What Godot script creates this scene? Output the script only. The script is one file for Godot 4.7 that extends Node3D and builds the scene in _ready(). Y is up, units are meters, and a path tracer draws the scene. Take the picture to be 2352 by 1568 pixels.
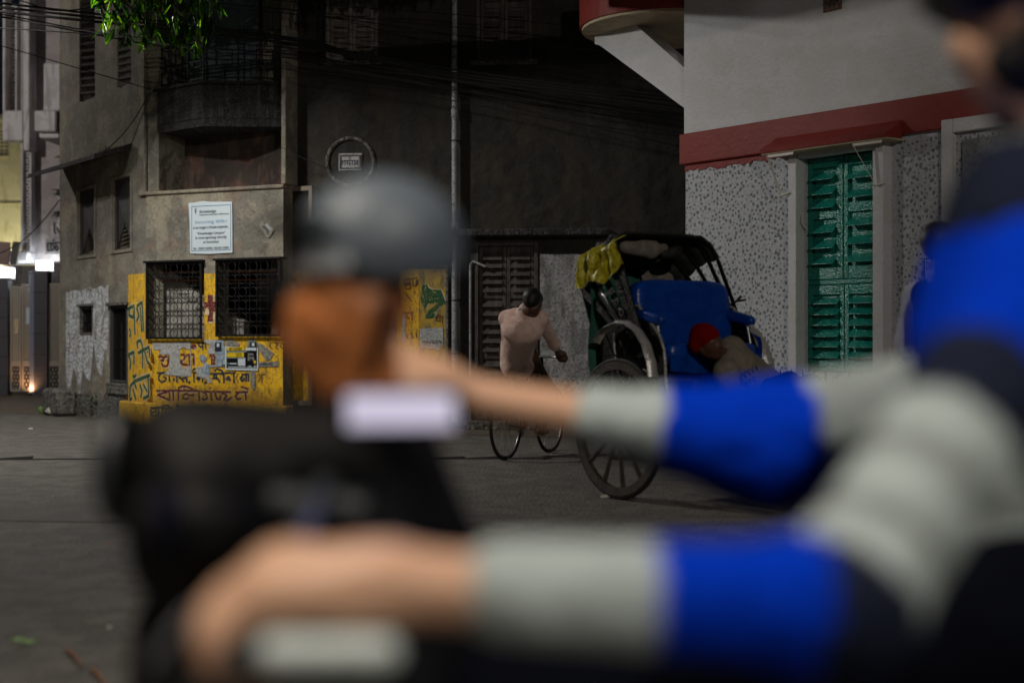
extends Node3D

# ---------------------------------------------------------------- camera numbers: a 50 mm lens 1.15 m above the road
const FPX := 3267.0
const CX := 1176.0
const CY := 784.0
const EYE := Vector3(0, 1.15, 0)

var T := Transform3D()
var M := {}
var noise_bytes := {}
var rng := RandomNumberGenerator.new()
var shared := {}

# a point seen at picture place (x, y) and standing z metres in front of the camera
func at(x, y, z) -> Vector3:
	return Vector3((x - CX) / FPX * z, EYE.y + (CY - y) / FPX * z, -z)

class Wall:
	var o: Vector3
	var d: Vector3
	var n: Vector3
	func _init(from: Vector3, along: Vector3):
		o = from
		d = along.normalized()
		n = d.cross(Vector3.UP)
	func uv(x: float, y: float) -> Vector2:
		var r := Vector3((x - 1176.0) / 3267.0, (784.0 - y) / 3267.0, -1.0)
		var c := Vector3(0, 1.15, 0)
		var p := c + r * ((o - c).dot(n) / r.dot(n))
		return Vector2((p - o).dot(d), p.y)
	func u(x: float) -> float:
		return uv(x, 784.0).x
	func xf() -> Transform3D:
		return Transform3D(Basis(d, Vector3.UP, n), o)
	func pt(uu: float, v: float, w := 0.0) -> Vector3:
		return o + d * uu + Vector3.UP * v + n * w
	func off(w: float) -> Wall:
		return Wall.new(o + n * w, d)

# ---------------------------------------------------------------- naming
func numbered(called: String, parent: Node) -> String:
	if not parent.has_node(called):
		return called
	var key := str(parent.get_instance_id()) + called
	var i: int = shared.get(key, 1)
	while parent.has_node("%s_%03d" % [called, i]):
		i += 1
	shared[key] = i + 1
	return "%s_%03d" % [called, i]

func tag(o: Node, label := "", category := "", group := "", kind := ""):
	if label: o.set_meta("label", label)
	if category: o.set_meta("category", category)
	if group: o.set_meta("group", group)
	if kind: o.set_meta("kind", kind)
	return o

func thing(called: String, label: String, category: String, where := Vector3.ZERO, group := "") -> Node3D:
	var o := Node3D.new()
	o.name = numbered(called, self)
	add_child(o, true)
	o.position = where
	tag(o, label, category, group)
	return o

func origin_of(p: Node) -> Vector3:
	var off := Vector3.ZERO
	while p != self:
		off += p.position
		p = p.get_parent()
	return off

func put(called: String, mesh: Mesh, m: Material, parent: Node = self, xf := Transform3D()) -> MeshInstance3D:
	var o := MeshInstance3D.new()
	o.name = numbered(called, parent)
	o.mesh = mesh
	o.material_override = m
	parent.add_child(o, true)
	o.transform = Transform3D(xf.basis, xf.origin - origin_of(parent))
	return o

func part(called: String, st: SurfaceTool, m: Material, parent: Node = self) -> MeshInstance3D:
	st.generate_normals()
	return put(called, st.commit(), m, parent)

func mb() -> SurfaceTool:
	var st := SurfaceTool.new()
	st.begin(Mesh.PRIMITIVE_TRIANGLES)
	return st

# ---------------------------------------------------------------- shapes (all of them pass through T)
func tri(st: SurfaceTool, a: Vector3, b: Vector3, c: Vector3):
	st.add_vertex(T * a)
	st.add_vertex(T * c)
	st.add_vertex(T * b)

func quad(st: SurfaceTool, a: Vector3, b: Vector3, c: Vector3, d: Vector3):   # anticlockwise seen from outside
	tri(st, a, b, c)
	tri(st, a, c, d)

func box(st: SurfaceTool, c: Vector3, s: Vector3, bev := 0.0, turn := Basis()):
	st.set_smooth_group(-1)
	var h := s * 0.5
	var b: float = minf(bev, minf(h.x, minf(h.y, h.z)) * 0.8)
	var keep := T
	T = T * Transform3D(turn, c)
	if b <= 0.0:
		var p := func(x, y, z): return Vector3(x * h.x, y * h.y, z * h.z)
		quad(st, p.call(-1, -1, 1), p.call(1, -1, 1), p.call(1, 1, 1), p.call(-1, 1, 1))
		quad(st, p.call(1, -1, -1), p.call(-1, -1, -1), p.call(-1, 1, -1), p.call(1, 1, -1))
		quad(st, p.call(1, -1, 1), p.call(1, -1, -1), p.call(1, 1, -1), p.call(1, 1, 1))
		quad(st, p.call(-1, -1, -1), p.call(-1, -1, 1), p.call(-1, 1, 1), p.call(-1, 1, -1))
		quad(st, p.call(-1, 1, 1), p.call(1, 1, 1), p.call(1, 1, -1), p.call(-1, 1, -1))
		quad(st, p.call(-1, -1, -1), p.call(1, -1, -1), p.call(1, -1, 1), p.call(-1, -1, 1))
	else:
		var ax := [Vector3.RIGHT, Vector3.UP, Vector3.BACK]
		var hh := [h.x, h.y, h.z]
		for i in 3:
			var j := (i + 1) % 3
			var k := (i + 2) % 3
			for s1 in [-1.0, 1.0]:
				var q := []
				for e in [[-1, -1], [1, -1], [1, 1], [-1, 1]]:
					q.append(ax[i] * hh[i] * s1 + ax[j] * (hh[j] - b) * e[0] + ax[k] * (hh[k] - b) * e[1])
				if s1 > 0: quad(st, q[0], q[1], q[2], q[3])
				else: quad(st, q[3], q[2], q[1], q[0])
				for s2 in [-1.0, 1.0]:
					var p0: Vector3 = ax[i] * hh[i] * s1 + ax[j] * (hh[j] - b) * s2
					var p1: Vector3 = ax[i] * (hh[i] - b) * s1 + ax[j] * hh[j] * s2
					var z: Vector3 = ax[k] * (hh[k] - b)
					if s1 * s2 > 0: quad(st, p0 - z, p1 - z, p1 + z, p0 + z)
					else: quad(st, p0 + z, p1 + z, p1 - z, p0 - z)
		for sx in [-1.0, 1.0]:
			for sy in [-1.0, 1.0]:
				for sz in [-1.0, 1.0]:
					var a := Vector3(h.x * sx, (h.y - b) * sy, (h.z - b) * sz)
					var bb := Vector3((h.x - b) * sx, h.y * sy, (h.z - b) * sz)
					var cc := Vector3((h.x - b) * sx, (h.y - b) * sy, h.z * sz)
					if sx * sy * sz > 0: tri(st, a, bb, cc)
					else: tri(st, a, cc, bb)
	T = keep

func bar(st: SurfaceTool, a: Vector3, b: Vector3, w: float, h: float, bev := 0.0, side := Vector3.ZERO):   # a square bar from a to b, h across side
	var z := (b - a).normalized()
	var s := side if side != Vector3.ZERO else (Vector3.UP if absf(z.y) < 0.9 else Vector3.RIGHT)
	var x := s.cross(z).normalized()
	box(st, (a + b) * 0.5, Vector3(w, h, a.distance_to(b)), bev, Basis(x, z.cross(x), z))

func tube(st: SurfaceTool, pts: Array, r, sides := 8, closed := false, smooth := true):
	st.set_smooth_group(0 if smooth else -1)
	var n := pts.size()
	var rings := []
	var nrm := Vector3.ZERO
	for i in n:
		var t: Vector3
		if closed: t = (pts[(i + 1) % n] - pts[(i + n - 1) % n]).normalized()
		else: t = (pts[mini(i + 1, n - 1)] - pts[maxi(i - 1, 0)]).normalized()
		if nrm == Vector3.ZERO: nrm = t.cross(Vector3.UP if absf(t.y) < 0.9 else Vector3.RIGHT).normalized()
		nrm = (nrm - t * nrm.dot(t)).normalized()
		var bn := t.cross(nrm)
		var rr: float = r[i] if r is Array else r
		var ring := []
		for k in sides:
			var a := TAU * k / sides
			ring.append(pts[i] + (nrm * cos(a) + bn * sin(a)) * rr)
		rings.append(ring)
	for i in (n if closed else n - 1):
		var a: Array = rings[i]
		var b: Array = rings[(i + 1) % n]
		for k in sides:
			var l := (k + 1) % sides
			quad(st, a[k], a[l], b[l], b[k])
	if not closed:
		for e in [0, n - 1]:
			st.set_smooth_group(-1)
			for k in range(1, sides - 1):
				if e == 0: tri(st, rings[e][0], rings[e][k + 1], rings[e][k])
				else: tri(st, rings[e][0], rings[e][k], rings[e][k + 1])

func circle(c: Vector3, x: Vector3, y: Vector3, r: float, n: int, a0 := 0.0, a1 := TAU) -> Array:
	var p := []
	var full := absf(a1 - a0 - TAU) < 0.001
	for i in (n if full else n + 1):
		var a := a0 + (a1 - a0) * i / n
		p.append(c + (x * cos(a) + y * sin(a)) * r)
	return p

func lathe(st: SurfaceTool, c: Vector3, ax: Vector3, prof: Array, n := 16):   # prof: [radius, height along ax]
	st.set_smooth_group(0)
	var x := ax.cross(Vector3.UP if absf(ax.y) < 0.9 else Vector3.RIGHT).normalized()
	var y := ax.cross(x)
	for i in prof.size() - 1:
		for k in n:
			var a := TAU * k / n
			var b := TAU * (k + 1) / n
			var ra := x * cos(a) + y * sin(a)
			var rb := x * cos(b) + y * sin(b)
			var p: Vector2 = Vector2(prof[i][0], prof[i][1])
			var q: Vector2 = Vector2(prof[i + 1][0], prof[i + 1][1])
			quad(st, c + ax * p.y + ra * p.x, c + ax * p.y + rb * p.x, c + ax * q.y + rb * q.x, c + ax * q.y + ra * q.x)

func prism(st: SurfaceTool, poly: PackedVector2Array, z0: float, z1: float):   # a flat outline in x, y given depth along z
	st.set_smooth_group(-1)
	if Geometry2D.is_polygon_clockwise(poly): poly.reverse()
	var ids := Geometry2D.triangulate_polygon(poly)
	for i in range(0, ids.size(), 3):
		var a := poly[ids[i]]
		var b := poly[ids[i + 1]]
		var c := poly[ids[i + 2]]
		if (b - a).cross(c - a) < 0:
			var s := b
			b = c
			c = s
		tri(st, Vector3(a.x, a.y, z1), Vector3(b.x, b.y, z1), Vector3(c.x, c.y, z1))
		tri(st, Vector3(a.x, a.y, z0), Vector3(c.x, c.y, z0), Vector3(b.x, b.y, z0))
	for i in poly.size():
		var a := poly[i]
		var b := poly[(i + 1) % poly.size()]
		quad(st, Vector3(a.x, a.y, z0), Vector3(b.x, b.y, z0), Vector3(b.x, b.y, z1), Vector3(a.x, a.y, z1))

func grid(st: SurfaceTool, nu: int, nv: int, f: Callable):   # a smooth sheet
	st.set_smooth_group(0)
	for i in nu:
		for j in nv:
			quad(st, f.call(float(i) / nu, float(j) / nv), f.call(float(i + 1) / nu, float(j) / nv), f.call(float(i + 1) / nu, float(j + 1) / nv), f.call(float(i) / nu, float(j + 1) / nv))

func pane(st: SurfaceTool, u0, v0, u1, v1, w0, w1, bev := 0.0):   # a box given by its limits in the frame of a wall
	box(st, Vector3((u0 + u1) * 0.5, (v0 + v1) * 0.5, (w0 + w1) * 0.5), Vector3(absf(u1 - u0), absf(v1 - v0), absf(w1 - w0)), bev)

func pierced(st: SurfaceTool, u0, u1, v0, v1, w0, w1, holes: Array):   # a wall with openings: Rect2 holes in u, v
	var us := [u0, u1]
	var vs := [v0, v1]
	for h in holes:
		us += [h.position.x, h.end.x]
		vs += [h.position.y, h.end.y]
	us.sort()
	vs.sort()
	for i in us.size() - 1:
		if us[i + 1] - us[i] < 0.0005 or us[i] < u0 - 0.0001 or us[i + 1] > u1 + 0.0001: continue
		var from = null
		for j in vs.size():
			var solid := false
			if j < vs.size() - 1 and vs[j] >= v0 - 0.0001 and vs[j + 1] <= v1 + 0.0001:
				var c := Vector2((us[i] + us[i + 1]) * 0.5, (vs[j] + vs[j + 1]) * 0.5)
				solid = true
				for h in holes:
					if h.has_point(c): solid = false
				if vs[j + 1] - vs[j] < 0.0001: solid = from != null
			if solid and from == null: from = vs[j]
			elif not solid and from != null:
				pane(st, us[i], from, us[i + 1], vs[j], w0, w1)
				from = null

func hole(w: Wall, x0, y0, x1, y1) -> Rect2:   # an opening read off the photograph
	var xm = (x0 + x1) * 0.5
	var a: Vector2 = w.uv(xm, y1)
	var b: Vector2 = w.uv(xm, y0)
	var ua := w.u(x0)
	return Rect2(ua, a.y, w.u(x1) - ua, b.y - a.y)

# a painted line of lettering: each stroke a flat ribbon of paint
func strokes(st: SurfaceTool, lines: Array, width: float, w: float):
	var k := 0
	for l in lines:
		var p := PackedVector2Array()
		for q in l: p.append(q)
		var outs: Array
		if p.size() == 1:
			var ring := PackedVector2Array()
			for i in 14: ring.append(p[0] + Vector2.from_angle(TAU * i / 14) * width * 0.75)
			outs = [ring]
		else:
			outs = Geometry2D.offset_polyline(p, width * 0.5, Geometry2D.JOIN_ROUND, Geometry2D.END_BUTT)
		for poly in outs:
			if Geometry2D.is_polygon_clockwise(poly): continue
			k += 1
			var z := w + 0.0002 * (k % 9)
			st.set_smooth_group(-1)
			var ids := Geometry2D.triangulate_polygon(poly)
			for i in range(0, ids.size(), 3):
				tri(st, Vector3(poly[ids[i]].x, poly[ids[i]].y, z), Vector3(poly[ids[i + 1]].x, poly[ids[i + 1]].y, z), Vector3(poly[ids[i + 2]].x, poly[ids[i + 2]].y, z))

# lines drawn in the pixels of an enlarged piece of the photograph, laid on a wall
func traced(w: Wall, x0: float, y0: float, s: float, lines: Array) -> Array:
	var out := []
	for l in lines:
		var o := []
		for i in range(0, l.size(), 2):
			o.append(w.uv((x0 + l[i] * s) / 1.06293, (y0 + l[i + 1] * s) / 1.06293))
		out.append(o)
	return out

func letters(called: String, text: String, m: Material, parent: Node, c: Vector3, width: float, height: float, xf: Transform3D, bold := false, serif := false) -> MeshInstance3D:
	var t := TextMesh.new()
	var f := SystemFont.new()
	f.font_names = PackedStringArray(["Droid Serif" if serif else "Droid Sans"])
	f.font_weight = 700 if bold else 400
	t.font = f
	t.text = text
	t.font_size = 24
	t.pixel_size = 0.01
	t.depth = 0.004
	t.curve_step = 2.0
	var b := t.get_aabb()
	var sx := width / maxf(b.size.x, 0.001)
	var sy := height / 0.24
	return put(called, t, m, parent, xf * Transform3D(Basis.from_scale(Vector3(sx, sy, 0.5)), c - Vector3(b.get_center().x * sx, b.get_center().y * sy, 0)))

# ---------------------------------------------------------------- bodies: tapered bones joined by a smooth minimum, meshed as surface nets
func flesh(bones: Array, cell: float, kk: float, colour = null) -> ArrayMesh:
	var lo := Vector3.INF
	var hi := -Vector3.INF
	for b in bones:
		var r: float = maxf(b[2], b[3]) + kk * 3.0 + cell * 2.0
		for e in 2:
			lo = lo.min(b[e] - Vector3.ONE * r)
			hi = hi.max(b[e] + Vector3.ONE * r)
	var n := Vector3i(((hi - lo) / cell).ceil()) + Vector3i.ONE
	var sx := 1
	var sy := n.x
	var sz := n.x * n.y
	var sum := PackedFloat32Array()
	sum.resize(n.x * n.y * n.z)
	for b in bones:
		var a: Vector3 = b[0]
		var ab: Vector3 = b[1] - b[0]
		var ll := maxf(ab.length_squared(), 0.0000001)
		var ra: float = b[2]
		var rd: float = b[3] - b[2]
		var m: float = maxf(b[2], b[3]) + kk * 3.0
		var from := Vector3i(((a.min(b[1]) - Vector3.ONE * m - lo) / cell).floor()).max(Vector3i.ZERO)
		var to := Vector3i(((a.max(b[1]) + Vector3.ONE * m - lo) / cell).ceil()).min(n - Vector3i.ONE)
		for k in range(from.z, to.z + 1):
			for j in range(from.y, to.y + 1):
				var p := lo + Vector3(from.x, j, k) * cell - a
				var id := from.x + j * sy + k * sz
				for i in range(from.x, to.x + 1):
					var t := clampf(p.dot(ab) / ll, 0.0, 1.0)
					var d := (p - ab * t).length() - ra - rd * t
					if d < kk * 4.0: sum[id] += exp(maxf(-d / kk, -20.0) if d > -kk * 20.0 else 20.0)
					id += 1
					p.x += cell
	var vid := PackedInt32Array()
	vid.resize(sum.size())
	vid.fill(-1)
	var vs := PackedVector3Array()
	var offs := [0, sx, sy, sx + sy, sz, sx + sz, sy + sz, sx + sy + sz]
	var cor := [Vector3(0, 0, 0), Vector3(1, 0, 0), Vector3(0, 1, 0), Vector3(1, 1, 0), Vector3(0, 0, 1), Vector3(1, 0, 1), Vector3(0, 1, 1), Vector3(1, 1, 1)]
	var edges := [[0, 1], [2, 3], [4, 5], [6, 7], [0, 2], [1, 3], [4, 6], [5, 7], [0, 4], [1, 5], [2, 6], [3, 7]]
	for k in n.z - 1:
		for j in n.y - 1:
			var id := j * sy + k * sz
			for i in n.x - 1:
				var c := 0
				if sum[id] > 1.0: c += 1
				if sum[id + sx] > 1.0: c += 1
				if sum[id + sy] > 1.0: c += 1
				if sum[id + sy + sx] > 1.0: c += 1
				if sum[id + sz] > 1.0: c += 1
				if sum[id + sz + sx] > 1.0: c += 1
				if sum[id + sz + sy] > 1.0: c += 1
				if sum[id + sz + sy + sx] > 1.0: c += 1
				if c > 0 and c < 8:
					var p := Vector3.ZERO
					var q := 0
					for e in edges:
						var fa := log(maxf(sum[id + offs[e[0]]], 0.001))
						var fb := log(maxf(sum[id + offs[e[1]]], 0.001))
						if (fa > 0.0) != (fb > 0.0):
							p += cor[e[0]].lerp(cor[e[1]], fa / (fa - fb))
							q += 1
					vid[id] = vs.size()
					vs.append(lo + (Vector3(i, j, k) + p / q) * cell)
				id += 1
	var idx := PackedInt32Array()
	var ns := PackedVector3Array()
	ns.resize(vs.size())
	var st := [sx, sy, sz]
	for k in range(1, n.z - 1):
		for j in range(1, n.y - 1):
			for i in range(1, n.x - 1):
				var id := i + j * sy + k * sz
				var ins := sum[id] > 1.0
				for ax in 3:
					if (sum[id + st[ax]] > 1.0) == ins: continue
					var s1: int = st[(ax + 1) % 3]
					var s2: int = st[(ax + 2) % 3]
					var v := [vid[id], vid[id - s1], vid[id - s1 - s2], vid[id - s2]]
					if v[0] < 0 or v[1] < 0 or v[2] < 0 or v[3] < 0: continue
					var face := (vs[v[2]] - vs[v[0]]).cross(vs[v[1]] - vs[v[3]])
					var out := Vector3.ZERO
					out[ax] = 1.0 if ins else -1.0
					if face.dot(out) < 0.0:
						face = -face
						v.reverse()
					for e in v: ns[e] += face
					idx.append_array(PackedInt32Array([v[0], v[1], v[2], v[0], v[2], v[3]]))
	for i in ns.size(): ns[i] = ns[i].normalized()
	var arr := []
	arr.resize(Mesh.ARRAY_MAX)
	arr[Mesh.ARRAY_VERTEX] = vs
	arr[Mesh.ARRAY_NORMAL] = ns
	arr[Mesh.ARRAY_INDEX] = idx
	if colour != null:
		var cs := PackedColorArray()
		for v in vs:
			var best := 0
			var bd := INF
			var bt := 0.0
			for b in bones.size():
				var ab: Vector3 = bones[b][1] - bones[b][0]
				var t := clampf((v - bones[b][0]).dot(ab) / maxf(ab.length_squared(), 0.0000001), 0.0, 1.0)
				var d: float = (v - bones[b][0] - ab * t).length() - lerpf(bones[b][2], bones[b][3], t)
				if d < bd:
					bd = d
					best = b
					bt = t
			cs.append(colour.call(best, bt, v))
		arr[Mesh.ARRAY_COLOR] = cs
	var mesh := ArrayMesh.new()
	mesh.add_surface_from_arrays(Mesh.PRIMITIVE_TRIANGLES, arr)
	return mesh

func moved(bones: Array, xf: Transform3D) -> Array:
	var out := []
	for b in bones: out.append([xf * b[0], xf * b[1], b[2], b[3]])
	return out

# a head looking along +z: skull, cheeks, jaw, nose, brow, lips, ears
func head_bones(xf: Transform3D, s := 1.0) -> Array:
	var v := func(x, y, z): return Vector3(x, y, z) * s
	var b := [
		[v.call(0, 0.035, -0.025), v.call(0, 0.035, 0.02), 0.079 * s, 0.074 * s],
		[v.call(0, 0.0, 0.025), v.call(0, -0.075, 0.04), 0.066 * s, 0.036 * s],
		[v.call(-0.035, -0.01, 0.045), v.call(0.035, -0.01, 0.045), 0.036 * s, 0.036 * s],
		[v.call(-0.045, -0.055, 0.0), v.call(-0.014, -0.09, 0.058), 0.024 * s, 0.02 * s],
		[v.call(0.045, -0.055, 0.0), v.call(0.014, -0.09, 0.058), 0.024 * s, 0.02 * s],
		[v.call(0, 0.018, 0.088), v.call(0, -0.022, 0.104), 0.009 * s, 0.013 * s],
		[v.call(-0.014, -0.026, 0.092), v.call(0.014, -0.026, 0.092), 0.009 * s, 0.009 * s],
		[v.call(-0.036, 0.028, 0.08), v.call(0.036, 0.028, 0.08), 0.011 * s, 0.011 * s],
		[v.call(-0.018, -0.052, 0.085), v.call(0.018, -0.052, 0.085), 0.008 * s, 0.008 * s],
		[v.call(-0.015, -0.063, 0.083), v.call(0.015, -0.063, 0.083), 0.008 * s, 0.008 * s],
		[v.call(-0.079, 0.012, -0.012), v.call(-0.078, -0.03, -0.002), 0.012 * s, 0.009 * s],
		[v.call(0.079, 0.012, -0.012), v.call(0.078, -0.03, -0.002), 0.012 * s, 0.009 * s],
	]
	return moved(b, xf)

func eyes(parent: Node, xf: Transform3D, s := 1.0):
	for e in [-1, 1]:
		var st := mb()
		T = xf
		lathe(st, Vector3(0.031 * e, 0.006, 0.076) * s, Vector3.BACK, [[0.0, -0.011], [0.01, -0.006], [0.0125, 0.0], [0.01, 0.007], [0.005, 0.0115]], 10)
		var eye := part("eye", st, M.eye_white, parent)
		st = mb()
		lathe(st, Vector3(0.031 * e, 0.006, 0.076) * s, Vector3.BACK, [[0.0055, 0.0108], [0.0045, 0.0124], [0.0, 0.0128]], 10)
		part("pupil", st, M.black_gloss, eye)
		T = Transform3D()

# a right or left hand closed round a bar: c middle of the palm on the bar, ax along the bar to the thumb, back towards the wrist, up towards the knuckles
func grip_bones(c: Vector3, ax: Vector3, back: Vector3, up: Vector3, r: float, s := 1.0) -> Array:
	var out := []
	var wrist := c + (back * 0.082 + up * 0.012) * s
	var lens := [0.9, 1.0, 0.97, 0.8]
	for i in 4:
		var o := ax * (0.033 - 0.0215 * i) * s
		var l: float = lens[i]
		var k := c + o + (up * (r + 0.016) + back * 0.012) * s
		var p1 := c + o * 1.02 - back * (r + 0.014 * l) * s + up * 0.012 * l * s
		var p2 := c + o * 1.02 - back * (r + 0.004) * s - up * (r * 0.8 + 0.008 * l) * s
		var p3 := c + o - up * (r + 0.009) * s + back * (0.012 * l) * s
		out.append([wrist + o * 0.55, k, 0.015 * s, 0.0115 * s])
		out.append([k, p1, 0.0105 * s, 0.0095 * s])
		out.append([p1, p2, 0.0095 * s, 0.0088 * s])
		out.append([p2, p3, 0.0088 * s, 0.0078 * s])
	var tb := c + (back * 0.05 + ax * 0.04) * s
	var t1 := c + ax * 0.052 * s + up * 0.004 * s + back * 0.012 * s
	var t2 := c + ax * 0.047 * s - back * (r + 0.008) * s - up * 0.004 * s
	out.append([wrist, tb, 0.017 * s, 0.0145 * s])
	out.append([tb, t1, 0.0145 * s, 0.0115 * s])
	out.append([t1, t2, 0.0112 * s, 0.0092 * s])
	out.append([wrist + back * 0.03 * s, wrist, 0.022 * s, 0.02 * s])
	return out

# ---------------------------------------------------------------- materials: colours and grain of the stuff itself
func noise_of(s: int, freq: float, w: int, h: int, kind := 0) -> PackedByteArray:
	var key := "%d %f %d %d %d" % [s, freq, w, h, kind]
	if not noise_bytes.has(key):
		var f := FastNoiseLite.new()
		f.seed = s
		f.frequency = freq
		f.noise_type = FastNoiseLite.TYPE_CELLULAR if kind == 1 else FastNoiseLite.TYPE_SIMPLEX_SMOOTH
		f.fractal_octaves = 4 if kind == 0 else 1
		f.fractal_type = FastNoiseLite.FRACTAL_FBM if kind == 0 else FastNoiseLite.FRACTAL_NONE
		var im := f.get_seamless_image(w, h)
		im.convert(Image.FORMAT_L8)
		noise_bytes[key] = im
	return noise_bytes[key].get_data()

# base colour with layers of patches: [seed, frequency, from, to, colour, strength, stretch]; stretch > 1 runs the patch down the wall
func picture(size: int, base: Color, layers: Array) -> ImageTexture:
	var n := size * size
	var r := PackedFloat32Array()
	var g := PackedFloat32Array()
	var b := PackedFloat32Array()
	r.resize(n); g.resize(n); b.resize(n)
	r.fill(base.r); g.fill(base.g); b.fill(base.b)
	for l in layers:
		var st: int = l[6] if l.size() > 6 else 1
		var hh := size / st
		var d := noise_of(l[0], l[1], size, hh)
		if st > 1:
			var im := Image.create_from_data(size, hh, false, Image.FORMAT_L8, d)
			im.resize(size, size, Image.INTERPOLATE_CUBIC)
			d = im.get_data()
		var lo: float = l[2] * 255.0
		var k: float = 1.0 / (l[3] * 255.0 - lo)
		var c: Color = l[4]
		var a: float = l[5]
		for i in n:
			var t := (d[i] - lo) * k
			if t > 0.0:
				t = (t if t < 1.0 else 1.0) * a
				r[i] += (c.r - r[i]) * t
				g[i] += (c.g - g[i]) * t
				b[i] += (c.b - b[i]) * t
	var bytes := PackedByteArray()
	bytes.resize(n * 3)
	for i in n:
		bytes[i * 3] = int(clampf(r[i], 0, 1) * 255.0)
		bytes[i * 3 + 1] = int(clampf(g[i], 0, 1) * 255.0)
		bytes[i * 3 + 2] = int(clampf(b[i], 0, 1) * 255.0)
	return ImageTexture.create_from_image(Image.create_from_data(size, size, false, Image.FORMAT_RGB8, bytes))

func bumps(s: int, freq: float, strength: float, size := 512) -> NoiseTexture2D:
	var t := NoiseTexture2D.new()
	var f := FastNoiseLite.new()
	f.seed = s
	f.frequency = freq
	f.fractal_octaves = 4
	t.noise = f
	t.width = size
	t.height = size
	t.seamless = true
	t.as_normal_map = true
	t.bump_strength = strength
	return t

func mat(called: String, c: Color, rough := 0.8, metal := 0.0) -> StandardMaterial3D:
	var m := StandardMaterial3D.new()
	m.resource_name = called
	m.albedo_color = c
	m.roughness = rough
	m.metallic = metal
	M[called] = m
	return m

func surfaced(called: String, t: Texture2D, per_metre: float, rough := 0.9, bump: Texture2D = null, depth := 0.5, world := true) -> StandardMaterial3D:
	var m := mat(called, Color.WHITE, rough)
	m.albedo_texture = t
	m.uv1_triplanar = true
	m.uv1_world_triplanar = world
	m.uv1_scale = Vector3.ONE * per_metre
	m.uv1_triplanar_sharpness = 4.0
	if bump:
		m.normal_enabled = true
		m.normal_texture = bump
		m.normal_scale = depth
	return m

func C(r: int, g: int, b: int) -> Color:
	return Color8(r, g, b)

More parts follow.
